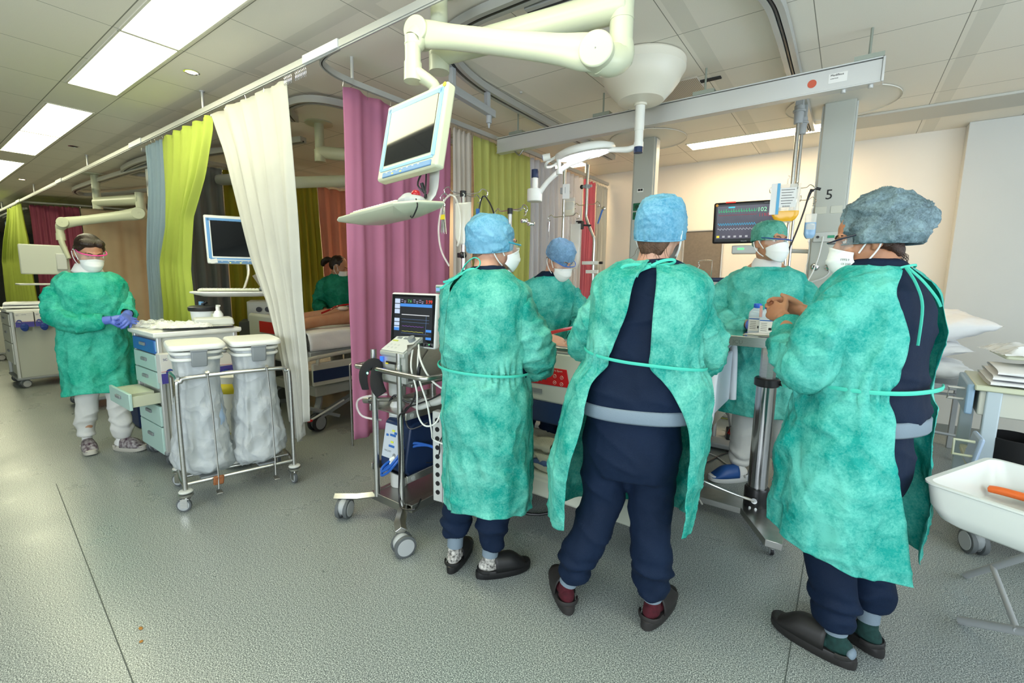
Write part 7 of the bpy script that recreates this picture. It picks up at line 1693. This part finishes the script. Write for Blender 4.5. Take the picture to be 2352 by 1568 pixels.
# sheets and the person lying in bed 5
def sheet(label, loc, fnz, w, l, mt, name='bed_sheet', side=.25):
    t = thing(name, label, 'sheet', loc)
    m = MB()
    def fn(u, v):
        x = (u - .5) * (w + 2 * side); y = v * l
        over = max(0, abs(x) - w / 2); xx = math.copysign(min(abs(x), w / 2 + .015 + .04 * smoothstep(0, side, over)), x)
        z = fnz(xx / (w / 2), v) - over * .95
        return (xx + .015 * noise.noise(V3((y * 5, u * 3, 1))) * (over > 0), y, z)
    m.grid(fn, 60, 60); me = m.mesh('s'); crumple(me, .012, 6, loc[1], (1, 1, 1), 1.1); mk('sheet', me, [mt], t, solid=.003, smooth=70); return t
sheet('white sheet and drapes covering the patient in bay 5', (-1.065, 2.12, .0), lambda x, v: .875 + .13 * math.exp(-(x / .55) ** 2) * (.5 + .5 * smoothstep(0, .5, v)), .90, 1.55, linen)
P5 = thing('person', 'patient lying in the bed of bay 5 under white drapes', 'person', (-1.065, 2.1, 0), 0)
MH = Matrix.Translation((0, 1.72, .96)) @ Matrix.Rotation(rad(90), 4, 'X') @ Matrix.Scale(.95, 4)
m = MB(Matrix.Translation((0, 1.72, .95)) @ Matrix.Rotation(rad(180), 4, 'Z') @ Matrix.Rotation(rad(90), 4, 'X')); head_shapes(m); m.M = Matrix()
m.tube([(0, 1.65, .93), (0, 1.5, .92)], .055, 14); m.tube([(0, 1.52, .91), (0, 1.35, .915), (0, 1.1, .915), (0, .9, .91)], [(.14, .07), (.20, .09), (.17, .085), (.17, .08)], 24, sm=4, ref=(0, 0, 1))
for s in (-1, 1): m.tube([(s * .09, .95, .90), (s * .10, .5, .90), (s * .10, .12, .885)], [.075, .055, .035], 14, sm=3); m.tube([(s * .19, 1.42, .90), (s * .25, 1.15, .885), (s * .22, .90, .885)], [.045, .04, .028], 12, sm=3)
mk('body', organic(m, .01, 3), [SK_L], P5, smooth=80)
t = thing('blood_line', 'pair of red blood lines running over the foot end of the bay 5 bed', 'blood line', (-1.25, 2.1, 1.01))
for dx in (0, .02): m = MB(); m.tube([(-.13 + dx, .02, .02), (-.02 + dx, .15, .06), (.10 + dx, .32, .085), (.2, .6, .10)], .007, 8, sm=5); m.obj('tube', blood, t)
cloth('rough cream towels on the shelf under the bay 5 bed', (-1.30, 1.975, .385), 6, .34, .24, .14, linen_w, 3, 'towel', 'folded_towel', .05)
cloth('blue cloth folded under the towels at the bay 5 bed', (-1.08, 1.955, .385), -8, .26, .20, .06, bluecloth, 2, 'cloth', 'folded_cloth', .03)
# next bay bed with patient
B6 = bed('hospital bed in the next bay seen between the white and pink curtains', (-4.05, 2.0, 0))
m = MB(); m.box((.49, 1.0, .52), (.03, 1.9, .20)); m.obj('side_panel', bedgrey, B6, bevel=.012); m = MB(); m.box((.508, .36, .51), (.006, .62, .10)); m.obj('navy_inlay', navyp, B6, bevel=.004)
m = MB(); m.tube([(.50, .02, .66), (.50, .3, .68), (.50, .8, .70), (.5, 1.2, .70)], .018, 12, sm=3); m.tube([(.50, .55, .70), (.50, .55, .60)], .016, 10); m.tube([(.50, .10, .68), (.50, .10, .60)], .016, 10); m.obj('side_rail', bedgrey, B6)
m = MB(); m.box((.40, .55, .27), (.08, .9, .03), (rad(20), 0, 0)); m.box((.42, .1, .2), (.05, .5, .03), (rad(-25), 0, 0)); m.obj('lift_linkage', grey, B6, bevel=.005)
m = MB(); m.tube([(.46, .04, .13), (.46, .25, .20), (.46, .36, .24)], [.009] * 3, 8); m.obj('brake_lever', lightgrey, B6); m = MB(); m.ell((.46, .03, .125), (.02, .025, .012)); m.obj('red_brake_pedal', redp, B6)
m = MB(); m.box((0, .0, .80), (.86, .05, .40)); m.obj('foot_panel', bedgrey, B6, bevel=.03); m = MB(); m.loft([[V3((x, y, z)) for x, z in ((-.2, .84), (-.2, .94), (.2, .94), (.2, .84))] for y in (-.032, -.028)]); m.obj('red_control_panel', redp, B6)
sheet('white sheet on the bed in the next bay', (-4.05, 2.04, 0), lambda x, v: .862 + .012 * x * x, .90, 2.0, linen, side=.16)
P6 = thing('person', 'patient lying in the next bay with bare legs and a red cannula at the groin', 'person', (-4.05, 2.0, .0), 0)
m = MB()
m.tube([(0, 1.05, .95), (0, 1.25, .965), (0, 1.5, .97), (0, 1.62, .96)], [(.17, .10), (.18, .11), (.19, .10), (.10, .06)], 28, sm=4, ref=(0, 0, 1))
for s, ky in ((-1, .0), (1, .0)):
    m.tube([(s * .09, 1.08, .945), (s * .12, .75, .955), (s * .16, .42, .945), (s * .17, .22, .925), (s * .17, .06, .905)], [.090, .078, .055, .050, .034], 20, sm=4); m.ell((s * .17, .03, .93), (.035, .035, .07))
    m.tube([(s * .21, 1.52, .95), (s * .30, 1.2, .92), (s * .33, .95, .915), (s * .335, .75, .90)], [.045, .042, .036, .024], 16, sm=4)
    hand(m, (s * .335, .75, .90), (0, -1, -.02), (0, 0, -1), s, curl=(12, 15, 10))
MHp = Matrix.Translation((0, 1.80, .985)) @ Matrix.Rotation(rad(180), 4, 'Z') @ Matrix.Rotation(rad(90), 4, 'X')
k_ = MB(MHp); head_shapes(k_); m.add(k_.v, k_.f); m.tube([(0, 1.72, .96), (0, 1.58, .95)], .055, 14)
mk('body', organic(m, .007, 3), [SK_M], P6, smooth=80)
m = MB(MHp); m.ell((0, -.025, .045), (.079, .096, .086)); m.obj('hair', H_DK, P6)
t = thing('cloth_drape', 'small white cloth over the hips of the patient in the next bay', 'cloth', (-4.0, 2.95, 1.03), 0); m = MB()
m.grid(lambda u, v: ((u - .5) * .50, (v - .5) * .36, .035 - .20 * (u - .5) ** 2 * 2 + .01 * noise.noise(V3((u * 5, v * 5, 2)))), 20, 16); m.obj('drape', linen, t, solid=.003)
t = thing('red_cannula', 'red cannula taped to the thigh of the patient in the next bay', 'cannula', (-3.92, 2.55, 1.04)); m = MB(); m.tube([(.05, -.20, -.03), (.04, -.10, .0), (-.02, .0, .02), (-.02, .15, .035), (.0, .35, .04), (.02, .5, .05)], .009, 8, sm=5); m.obj('tube', blood, t); m = MB(); m.ell((0, .05, .0), (.05, .06, .022)); m.obj('dressing', mat('dressing', (.62, .50, .40), .8), t)
t = thing('urine_bag', 'clear bag with yellow fluid hanging on the side of the next bay bed', 'drainage bag', (-3.53, 2.47, .50)); m = MB(); m.box((0, 0, -.11), (.02, .07, .22)); m.obj('bag', MATS['bag_film'], t, bevel=.008); m = MB(); m.box((.0, 0, -.18), (.016, .06, .06)); m.obj('fluid', mat('fluid_yellow', (.50, .36, .03), .2), t, bevel=.008)
t = thing('thin_stand_pole', 'thin dark pole standing at the edge of the pink curtain', 'pole', (-3.10, 2.10, 0)); m = MB(); m.cyl((0, 0, 0), (0, 0, .66), .008, n=10); m.tube([(0, 0, .655), (.01, .05, .69), (.03, .12, .70)], .008, 8, sm=3); m.obj('pole', steel_dark, t)

# ------------------------------------------------------------------ steel instrument table
t = thing('steel_table', 'stainless steel table on a single telescopic column with a Y-shaped base', 'instrument table', (-.315, 2.80, 0))
T = Matrix.Translation((.315, -2.80, 0))
m = MB(T); x0, x1, y0, y1 = -.95, -.20, 2.60, 3.13
m.box(((x0 + x1) / 2, (y0 + y1) / 2, 1.052), (x1 - x0, y1 - y0, .006)); m.obj('table_top', mat('steel_mirror', (.50, .52, .50), .14, 1.0), t)
m = MB(T)
for a, s in ((((x0 + x1) / 2, y0, 1.042), (x1 - x0, .004, .050)), (((x0 + x1) / 2, y1, 1.042), (x1 - x0, .004, .050)), ((x0, (y0 + y1) / 2, 1.042), (.004, y1 - y0, .050)), ((x1, (y0 + y1) / 2, 1.042), (.004, y1 - y0, .050))): m.box(a, s)
m.box(((x0 + x1) / 2, y0 + .006, 1.067), (x1 - x0, .014, .004)); m.box(((x0 + x1) / 2, y1 - .006, 1.067), (x1 - x0, .014, .004)); m.obj('rim', steel, t, bevel=.001)
m = MB(T); m.text('E3 ICU', .030, Matrix.Translation((-.50, 2.5975, 1.028)) @ Matrix.Rotation(rad(90), 4, 'X')); m.obj('engraved_text', mat('etch', (.10, .12, .11), .5), t, smooth=0)
m = MB(T); m.lathe([(.040, .80), (.040, 1.03)], o=(-.31, 2.80, 0), n=8); m.box((-.33, 2.80, 1.035), (.30, .20, .02)); m.obj('inner_column', steel, t, smooth=20)
m = MB(T); m.lathe([(.050, .12), (.050, .79)], o=(-.31, 2.80, 0), n=40); m.obj('outer_column', mat('steel_polished', (.52, .52, .53), .18, 1.0), t)
m = MB(T); m.lathe([(.056, .785), (.062, .79), (.062, .825), (.056, .832), (.03, .832)], o=(-.31, 2.80, 0), n=40); m.cyl((-.26, 2.80, .81), (-.235, 2.79, .81), .014); m.obj('collar', black, t)
m = MB(T); m.lathe([(.062, .085), (.064, .09), (.064, .195), (.058, .205), (.03, .205)], o=(-.31, 2.80, 0), n=40); m.obj('foot_block', black, t)
m = MB(T); m.tube([(-.31, 2.735, .15), (-.31, 2.715, .15)], .016, 14); m.lathe([(.006, 0), (.006, .004), (.001, .004)], o=(-.33, 2.738, .10), M=Matrix.Rotation(rad(90), 4, 'X')); m.lathe([(.006, 0), (.006, .004), (.001, .004)], o=(-.30, 2.737, .10), M=Matrix.Rotation(rad(90), 4, 'X')); m.obj('bolt', chrome, t)
m = MB(T); m.loft([[V3((x, y, z)) for x, y in ((-1.02, 2.70), (-.37, 2.70), (-.215, 2.43), (-.14, 2.43), (-.14, 2.50), (-.26, 2.78), (-.20, 2.98), (-.20, 3.08), (-.27, 3.08), (-.37, 2.86), (-1.02, 2.86))] for z in (.062, .098)]); m.obj('base_plate', steel, t, bevel=.002)
m = MB(T); m.tube([(-.31, 2.72, .15), (-.42, 2.70, .17), (-.60, 2.68, .215), (-.70, 2.74, .235)], .0075, 8, sm=4); m.tube([(-.55, 2.60, .10), (-.60, 2.62, .14), (-.75, 2.66, .20), (-.85, 2.72, .22)], .0065, 8, sm=4); m.obj('pedal_rod', steel, t)
for x, y in ((-.185, 2.475), (-.235, 3.04), (-.95, 2.73), (-.95, 2.83)): caster(t, x + .315, y - 2.80, .022, .016, .065, False, chrome, black, 20, hubm=grey)
for i, (x, y, lb) in enumerate(((-.400, 2.90, 'left of two clear plastic bottles with blue caps on the steel table'), (-.335, 2.82, 'right of two clear plastic bottles with blue caps on the steel table'))):
    b_ = thing('plastic_bottle', lb, 'bottle', (x, y, 1.058 if i == 0 else 1.058))
    def sq(w, z): return [V3((w * math.copysign(abs(cos(a)) ** .45, cos(a)), w * .8 * math.copysign(abs(sin(a)) ** .45, sin(a)), z)) for a in [2 * pi * k / 36 for k in range(36)]]
    m = MB(); m.loft([sq(.036, 0), sq(.040, .004), sq(.040, .105), sq(.038, .122), sq(.022, .142), sq(.017, .147)]); m.obj('bottle', glassy('bottle_clear', (.72, .80, .88), .62) if 'bottle_clear' not in MATS else MATS['bottle_clear'], b_)
    m = MB(); m.loft([sq(.036, .003), sq(.036, .095)]); m.obj('water', mat('water_pale', (.55, .66, .78), .1), b_)
    m = MB(); m.lathe([(.019, .145), (.020, .147), (.020, .166), (.018, .170), (.001, .170)], n=28); m.obj('blue_cap', mat('cap_royal', (.02, .12, .62), .4), b_)
    m = MB(); m.box((0, -.0335, .055), (.066, .001, .075)); lb_ = m.obj('label', paper, b_)
    m = MB(); m.box((0, -.0345, .085), (.066, .001, .006)); m.obj('blue_line', bluep, lb_)
    m = MB()
    for q in range(5): m.box((-.012, -.0345, .07 - q * .010), (.03, .0006, .002))
    m.box((.018, -.0345, .04), (.014, .0006, .014)); m.obj('print', ink, lb_)
t = thing('paper_booklet', 'thin paper booklet under the bottles on the steel table', 'booklet', (-.30, 2.70, 1.068), -25)
for i in range(3): m = MB(); m.grid(lambda u, v, i=i: ((u - .5) * .22 + .006 * i, (v - .5) * .15, .002 + i * .003 + .012 * (u * u) * (i + 1) * .4), 10, 4); m.obj('sheet', paper if i != 1 else mat('paper_green', (.55, .62, .50), .7), t, solid=.001)
t = thing('ampoule', 'tiny pink ampoule held in the hands over the steel table', 'ampoule', (-.30, 2.28, 1.225)); m = MB(); m.cyl((0, 0, -.03), (0, 0, .02), .006); m.obj('glass', mat('amp', (.65, .35, .30), .2), t)

# drainage set behind the doctor
t = thing('blue_device', 'navy blue instrument tray on a stand left of the man with the green cap', 'device stand', (-.80, 4.0, 0))
m = MB(); m.box((0, 0, 1.36), (.30, .20, .035)); m.obj('navy_tray', navyp, t, bevel=.012); m = MB(); m.box((0, 0, 1.325), (.24, .18, .05)); m.obj('tray_support', lightgrey, t, bevel=.006)
m = MB(); m.tube([(-.11, 0, 1.38), (-.11, 0, 1.50), (-.12, 0, 1.515), (-.20, 0, 1.515), (-.215, 0, 1.50), (-.205, 0, 1.485)], .004, 8, sm=4); m.obj('hook_wire', chrome, t)
m = MB(); m.tube([(-.07, -.05, 1.34), (-.11, -.06, 1.18), (-.10, -.05, .95)], .010, 8); m.obj('blue_hose', bluep, t); m = MB(); m.cyl((0, 0, .06), (0, 0, 1.32), .02); m.obj('post', alu, t); m = MB(); m.box((0, 0, .04), (.4, .36, .04)); m.obj('base', midgrey, t, bevel=.01)
ivbag('small bag with red print hanging beside the navy tray', (-1.01, 3.98, 1.43), 10, .075, .14, (.55, .25, .18), .3, False)
t = thing('chest_drain', 'clear round drainage chamber below the small red-printed bag', 'drainage chamber', (-.98, 4.0, 1.16)); m = MB(); m.lathe([(.02, .14), (.04, .12), (.05, .07), (.045, .0), (.03, -.03)]); m.obj('chamber', MATS['bag_film'], t); m = MB(); m.lathe([(.038, .06), (.036, .0), (.02, -.02)]); m.obj('contents', mat('cont_rose', (.55, .42, .36), .4), t)
t = thing('bedside_shelf', 'white shelf with papers against the back wall right of the open-gown woman', 'shelf', (-1.05, 4.9, 0)); m = MB(); m.box((0, 0, 1.14), (.9, .4, .03)); m.obj('shelf_board', white, t, bevel=.004); m = MB(); m.box((0, .1, .55), (.8, .3, 1.1)); m.obj('cabinet', mat('cab', (.62, .60, .54), .5), t, bevel=.01)
for i in range(2): m = MB(); m.box((-.2 + .4 * i, -.055, .55), (.38, .012, 1.05)); k = m.obj('cabinet_door', white, t, bevel=.004); m = MB(); m.box((-.05 + .1 * i, -.066, .7), (.012, .012, .12)); m.obj('door_handle', alu, k)

# floor cables
t = thing('floor_cable', 'black cable snaking over the floor behind the steel table', 'cable', (-.8, 3.3, .008)); m = MB(); m.tube([(-.35, -.1, 0), (-.10, -.06, .0), (.05, .15, 0), (.15, .50, 0), (.35, .8, 0), (.7, 1.0, 0), (1.0, 1.2, 0)], .006, 8, sm=5); m.obj('cable', black, t)
t = thing('floor_cable', 'white cable on the floor behind the steel table', 'cable', (-.7, 3.6, .007)); m = MB(); m.tube([(-.3, .0, 0), (-.05, .10, 0), (.15, -.05, 0), (.35, .35, 0), (.6, .5, 0), (.9, .9, 0)], .005, 8, sm=5); m.obj('cable', white, t)
t = thing('floor_cable', 'yellow-green cable on the floor near the back wall', 'cable', (-.5, 4.3, .007)); m = MB(); m.tube([(-.6, .5, 0), (-.1, .45, 0), (.3, .40, 0), (.6, .55, 0)], .005, 8, sm=5); m.obj('cable', mat('cable_olive', (.25, .28, .05), .5), t)
t = thing('floor_cable', 'black cable hanging behind the legs of the closed-gown woman', 'cable', (-1.2, 2.2, .01)); m = MB(); m.tube([(-.35, -.1, .0), (-.22, -.16, .0), (-.05, -.05, .02), (.05, .1, .25), (.1, .2, .5)], .008, 8, sm=5); m.obj('cable', black, t)
t = thing('blood_tube', 'test tube with a green cap and red content leaning by the bed wheel', 'test tube', (-.62, 3.62, .22), 20); m = MB(Matrix.Rotation(rad(25), 4, 'Y')); m.cyl((0, 0, 0), (0, 0, .10), .012); m.obj('tube', tubeclear, t); m = MB(Matrix.Rotation(rad(25), 4, 'Y')); m.cyl((0, 0, .10), (0, 0, .125), .014); m.obj('green_cap', mat('cap_gr', (.02, .3, .12), .4), t); m = MB(Matrix.Rotation(rad(25), 4, 'Y')); m.cyl((0, 0, .0), (0, 0, .04), .0125); m.obj('red_content', blood, t)
t = thing('grey_panel_post', 'slim dark slanting post beside the steel table', 'post', (-.70, 3.35, 0)); m = MB(); m.box((0, 0, .28), (.03, .02, .56), (0, .08, 0)); m.obj('post', black, t)
for i, (x, y) in enumerate(((-1.82, .52), (-1.74, .50))):
    t = thing('floor_crumb', ['larger', 'smaller'][i] + ' of two tiny brown scraps on the floor lower left', 'scrap', (x - .25, y - .07, 0)); m = MB(); m.ell((0, 0, .002), (.012 - .004 * i, .006, .002)); m.obj('scrap', mat('scrap_brown', (.35, .16, .03), .8), t)

# ------------------------------------------------------------------ right-hand side
t = thing('stretcher', 'narrow grey-framed stretcher standing against the back wall', 'stretcher', (.40, 4.85, 0))
m = MB(); m.box((0, 0, .60), (.92, .62, .04)); m.obj('stretcher_frame', midgrey, t, bevel=.008)
for x, y in ((.40, -.12), (.40, .26), (-.42, -.26), (-.42, .26)): m = MB(); m.box((x, y, .30), (.035, .035, .60)); m.obj('leg', midgrey, t, bevel=.004)
m = MB(); m.cyl((-.42, -.26, .28), (.40, -.12, .20), .010); m.cyl((.40, -.12, .52), (0, -.2, .52), .010); m.obj('stretcher_brace', midgrey, t)
def pillow(label, p, rz, w, d, h, seed, tilt=0, roll=0, name='pillow'):
    t = thing(name, label, 'pillow', p, rz)
    t.rotation_euler = (rad(tilt), rad(roll), rad(rz))
    m = MB()
    for s in (1, -1):
        def fn(u, v, s=s):
            x, y = (u - .5) * 2, (v - .5) * 2
            f = (1 - abs(x) ** 3.2) * (1 - abs(y) ** 3.2); f = max(0, f) ** .55
            px = 1 - .10 * (1 - abs(y) ** 2) * 0; k = 1 - .09 * (1 - abs(x) ** 2) * abs(y) - .0
            k2 = 1 - .09 * (1 - abs(y) ** 2) * abs(x)
            return (x * w / 2 * k2, y * d / 2 * k, s * h / 2 * f)
        m.grid(fn, 46, 46)
    me = m.mesh('p'); bm = bmesh.new(); bm.from_mesh(me); bmesh.ops.remove_doubles(bm, verts=bm.verts, dist=.0008); bmesh.ops.recalc_face_normals(bm, faces=bm.faces); bm.to_mesh(me); bm.free()
    crumple(me, .012, 7, seed, (1, 1, 1), 1.0); mk('pillow_case', me, [linen], t, smooth=80); return t
pillow('large white pillow on top of the stretcher pile, its corner pointing right', (.42, 4.72, 1.00), 14, .86, .58, .19, 1, tilt=8, roll=-14)
pillow('white pillow in the middle of the stretcher pile', (.36, 4.76, .845), 4, .80, .60, .15, 2, tilt=4, roll=-8)
pillow('rolled white duvet at the bottom of the stretcher pile', (.36, 4.74, .705), 0, .88, .62, .16, 3, tilt=0, roll=-4, name='folded_duvet')

t = thing('instrument_cart', 'grey-blue instrument cart with a bent handle and open shelves at the right edge', 'instrument cart', (.95, 3.30, 0), -4)
m = MB(); m.box((0, 0, .855), (.78, .50, .028)); m.obj('cart_top', cream, t, bevel=.006)
for x, y in ((-.32, -.22), (-.36, .22), (.36, -.22), (.36, .22)): m = MB(); m.box((x, y, .50), (.055, .045, .70)); m.obj('upright', mat('upright_blue', (.42, .50, .55), .4), t, bevel=.006)
m = MB(); m.box((-.02, 0, .78), (.70, .46, .12)); m.obj('drawer_box', bedgrey, t, bevel=.006)
m = MB(); m.box((-.40, -.02, .79), (.03, .42, .15)); k = m.obj('drawer_front', mat('drawer_blue', (.25, .38, .52), .4), t, bevel=.008)
m = MB(); m.tube([(-.41, -.16, .83), (-.475, -.16, .83), (-.475, -.16, .775), (-.41, -.16, .775)], .008, 8); m.obj('drawer_handle', alu, k)
m = MB(); m.box((0, 0, .44), (.74, .48, .03)); m.obj('lower_shelf', cream, t, bevel=.006)
m = MB(); m.box((0, 0, .22), (.70, .46, .16)); m.obj('base_box', mat('base_dark', (.15, .17, .17), .5), t, bevel=.02)
for x, y in ((-.30, -.20), (.30, -.20), (-.30, .20), (.30, .20)): caster(t, x, y, .06, .026, .13, True, grey, dgrey, 25)
t = thing('grey_bracket', 'bent grey handle with a pale blue fender at the lower left of the instrument cart', 'handle', (.50, 2.96, .60)); 
m = MB(); m.box((.05, 0, -.02), (.02, .16, .15), (0, .15, 0)); m.obj('fender', mat('fender_blue', (.35, .45, .60), .4), t, bevel=.01); m = MB(); m.tube([(.04, -.06, .03), (-.03, -.06, .03), (-.03, -.06, -.04), (.04, -.06, -.04)], .007, 8); m.obj('wire_handle', cream, t)
m = MB(); m.tube([(.05, .1, -.05), (.08, .25, -.10), (.12, .30, -.12)], .01, 8); m.obj('fender_arm', midgrey, t)
t = thing('black_bag', 'open black cloth bag standing on the lower shelf of the instrument cart', 'bag', (.72, 3.16, .457))
m = MB(); m.loft([[V3((a * cos(2 * pi * i / 28), b * sin(2 * pi * i / 28), z)) for i in range(28)] for a, b, z in ((.09, .11, 0), (.10, .12, .02), (.10, .12, .10), (.105, .125, .165), (.095, .115, .168), (.090, .11, .10), (.08, .10, .03))]); m.obj('bag', mat('cloth_black', (.006, .006, .007), .9), t)
t = thing('paper_bags', 'stack of flat brown paper bags on the lower shelf of the instrument cart', 'paper bag', (1.03, 3.24, .457))
for i in range(5): m = MB(); m.box((0, 0, .015 + i * .026), (.30, .26, .010), (rad(-6 + 4 * i), rad(10 - 5 * i), rad(i * 14))); m.obj('paper_bag', brown, t, bevel=.002)
cloth('stack of folded white drapes on top of the instrument cart', (.96, 3.26, .872), -4, .72, .44, .075, linen, 3, 'drape', 'folded_drape')
m = MB(Matrix.Translation((0, 0, 0))); m.tube([(-.36, -.23, -.03), (-.30, -.25, -.05), (-.20, -.25, -.035), (-.15, -.24, -.01)], [(.05, .004)] * 4, 8, sm=4); 
t = thing('overhead_shelf', 'small raised shelf on two posts above the instrument cart', 'raised shelf', (.98, 3.55, .87))
m = MB(); m.box((0, -.1, .12), (.62, .34, .02), (0, 0, 0), taper=.98); m.obj('shelf_plate', cream, t, bevel=.008)
for x in (-.12, .2): m = MB(); m.box((x, .0, .06), (.04, .03, .12)); m.obj('post', midgrey, t)
plastic('clear bag of supplies on the raised shelf at the right edge', (.93, 3.44, 1.002), 8, .60, .36, .06, 6, glassy('film_thick', (.88, .89, .90), .7, .15))

# white basin on a cross-legged stand with the cutter
t = thing('basin_stand', 'folding stand with crossed grey tube legs under the white basin', 'stand', (.62, 2.2, 0))
T = Matrix.Translation((-.62, -2.2, 0))
m = MB(T); m.tube([(.565, 2.83, .012), (.66, 2.62, .24), (.80, 2.35, .56)], .014, 12); m.tube([(.489, 2.42, .012), (.70, 2.15, .22), (.98, 1.80, .56)], .016, 12); m.cyl((.615, 2.70, .145), (.60, 2.26, .13), .010)
m.obj('crossed_leg', midgrey, t)
m = MB(T); m.tube([(1.15, 2.50, .012), (1.0, 2.42, .24), (.80, 2.35, .56)], .014, 12); m.tube([(.98, 1.80, .56), (1.05, 1.95, .24), (1.10, 2.05, .012)], .014, 12); m.cyl((.80, 2.35, .56), (.98, 1.80, .56), .012); m.obj('rear_leg', midgrey, t)
A = V3((.425, .905, 0)); Bd = V3((.88, -.475, 0))
t = thing('white_basin', 'large rectangular white plastic basin in front of the instrument cart', 'basin', (.245 + .14 + .26, 1.888 + .21 - .14, .60)); 
MBn = Matrix.Rotation(math.atan2(Bd.y, Bd.x), 4, 'Z')
def rr(w, d, z, r=.06): 
    out = []
    for cx, cy, a0 in ((1, 1, 0), (-1, 1, 90), (-1, -1, 180), (1, -1, 270)):
        for k in range(7): a = rad(a0 + 15 * k); out.append(V3((cx * (w / 2 - r) + r * cos(a), cy * (d / 2 - r) + r * sin(a), z)))
    return out
m = MB(MBn); W_, D_ = .64, .47
m.loft([rr(W_ * .86, D_ * .84, 0), rr(W_ * .93, D_ * .92, .012, .07), rr(W_ * .985, D_ * .98, .05, .06), rr(W_, D_, .118, .04), rr(W_ + .012, D_ + .012, .122, .04), rr(W_ + .012, D_ + .012, .128, .04), rr(W_ - .018, D_ - .018, .128, .035), rr(W_ * .96, D_ * .94, .05, .06), rr(W_ * .90, D_ * .87, .014, .06), rr(W_ * .8, D_ * .78, .008)]); m.obj('basin', mat('basin_white', (.64, .67, .64), .3), t)
t = thing('cable_cutter', 'orange and black ratchet cutter lying in the white basin', 'cutter', (.575, 2.17, .640), -16)
m = MB(); m.tube([(-.12, .02, 0), (-.09, .016, .004), (-.02, .01, .004), (.03, .0, .0)], [(.018, .012), (.016, .014), (.017, .014), (.022, .014)], 12, sm=4); m.ell((.045, -.010, 0), (.03, .024, .014)); m.tube([(.04, -.01, 0), (.0, -.04, .0), (-.025, -.065, .0)], [(.014, .010), (.012, .010), (.008, .008)], 10, sm=3); me = organic(m, .003, 3); mk('orange_handle', me, [orangep], t, smooth=80)
m = MB(); m.tube([(-.02, .035, .012), (.03, .03, .014), (.10, .0, .010), (.17, -.03, .008)], [(.012, .010), (.018, .012), (.022, .012), (.016, .010)], 12, sm=4); m.ell((.11, -.035, .0), (.035, .022, .014)); m.obj('black_head', blackr, t)
plastic('flat clear wrapper in the white basin beneath the cutter', (.60, 1.97, .612), -25, .30, .16, .008, 9)
# ------------------------------------------------------------------ groups of look-alike things
GROUPS = {'bed_curtain': 'bed curtains', 'infusion_stand': 'infusion stands beside the bed', 'infusion_pole': 'infusion poles on the ceiling track',
          'infusion_bag': 'infusion bags', 'glove_box': 'glove boxes on the carts', 'pillow': 'pillows on the stretcher', 'waste_bag': 'waste bags in the steel trolley',
          'plastic_bottle': 'bottles on the steel table', 'supply_cart': 'supply carts', 'computer_station': 'computers on ceiling arms', 'hospital_bed': 'hospital beds',
          'keyboard': 'keyboards on trays', 'floor_cable': 'cables on the floor', 'plastic_pack': 'clear plastic packs', 'folded_cloth': 'folded cloths',
          'floor_crumb': 'scraps on the floor', 'oval_ceiling_track': 'oval ceiling tracks', 'curtain_rail': 'curtain rails', 'ceiling_light': 'ceiling lights',
          'service_column': 'service columns'}
for o in bpy.data.objects:
    k = o.name.split('.')[0]
    if o.parent is None and k in GROUPS and 'group' not in o: o['group'] = GROUPS[k]
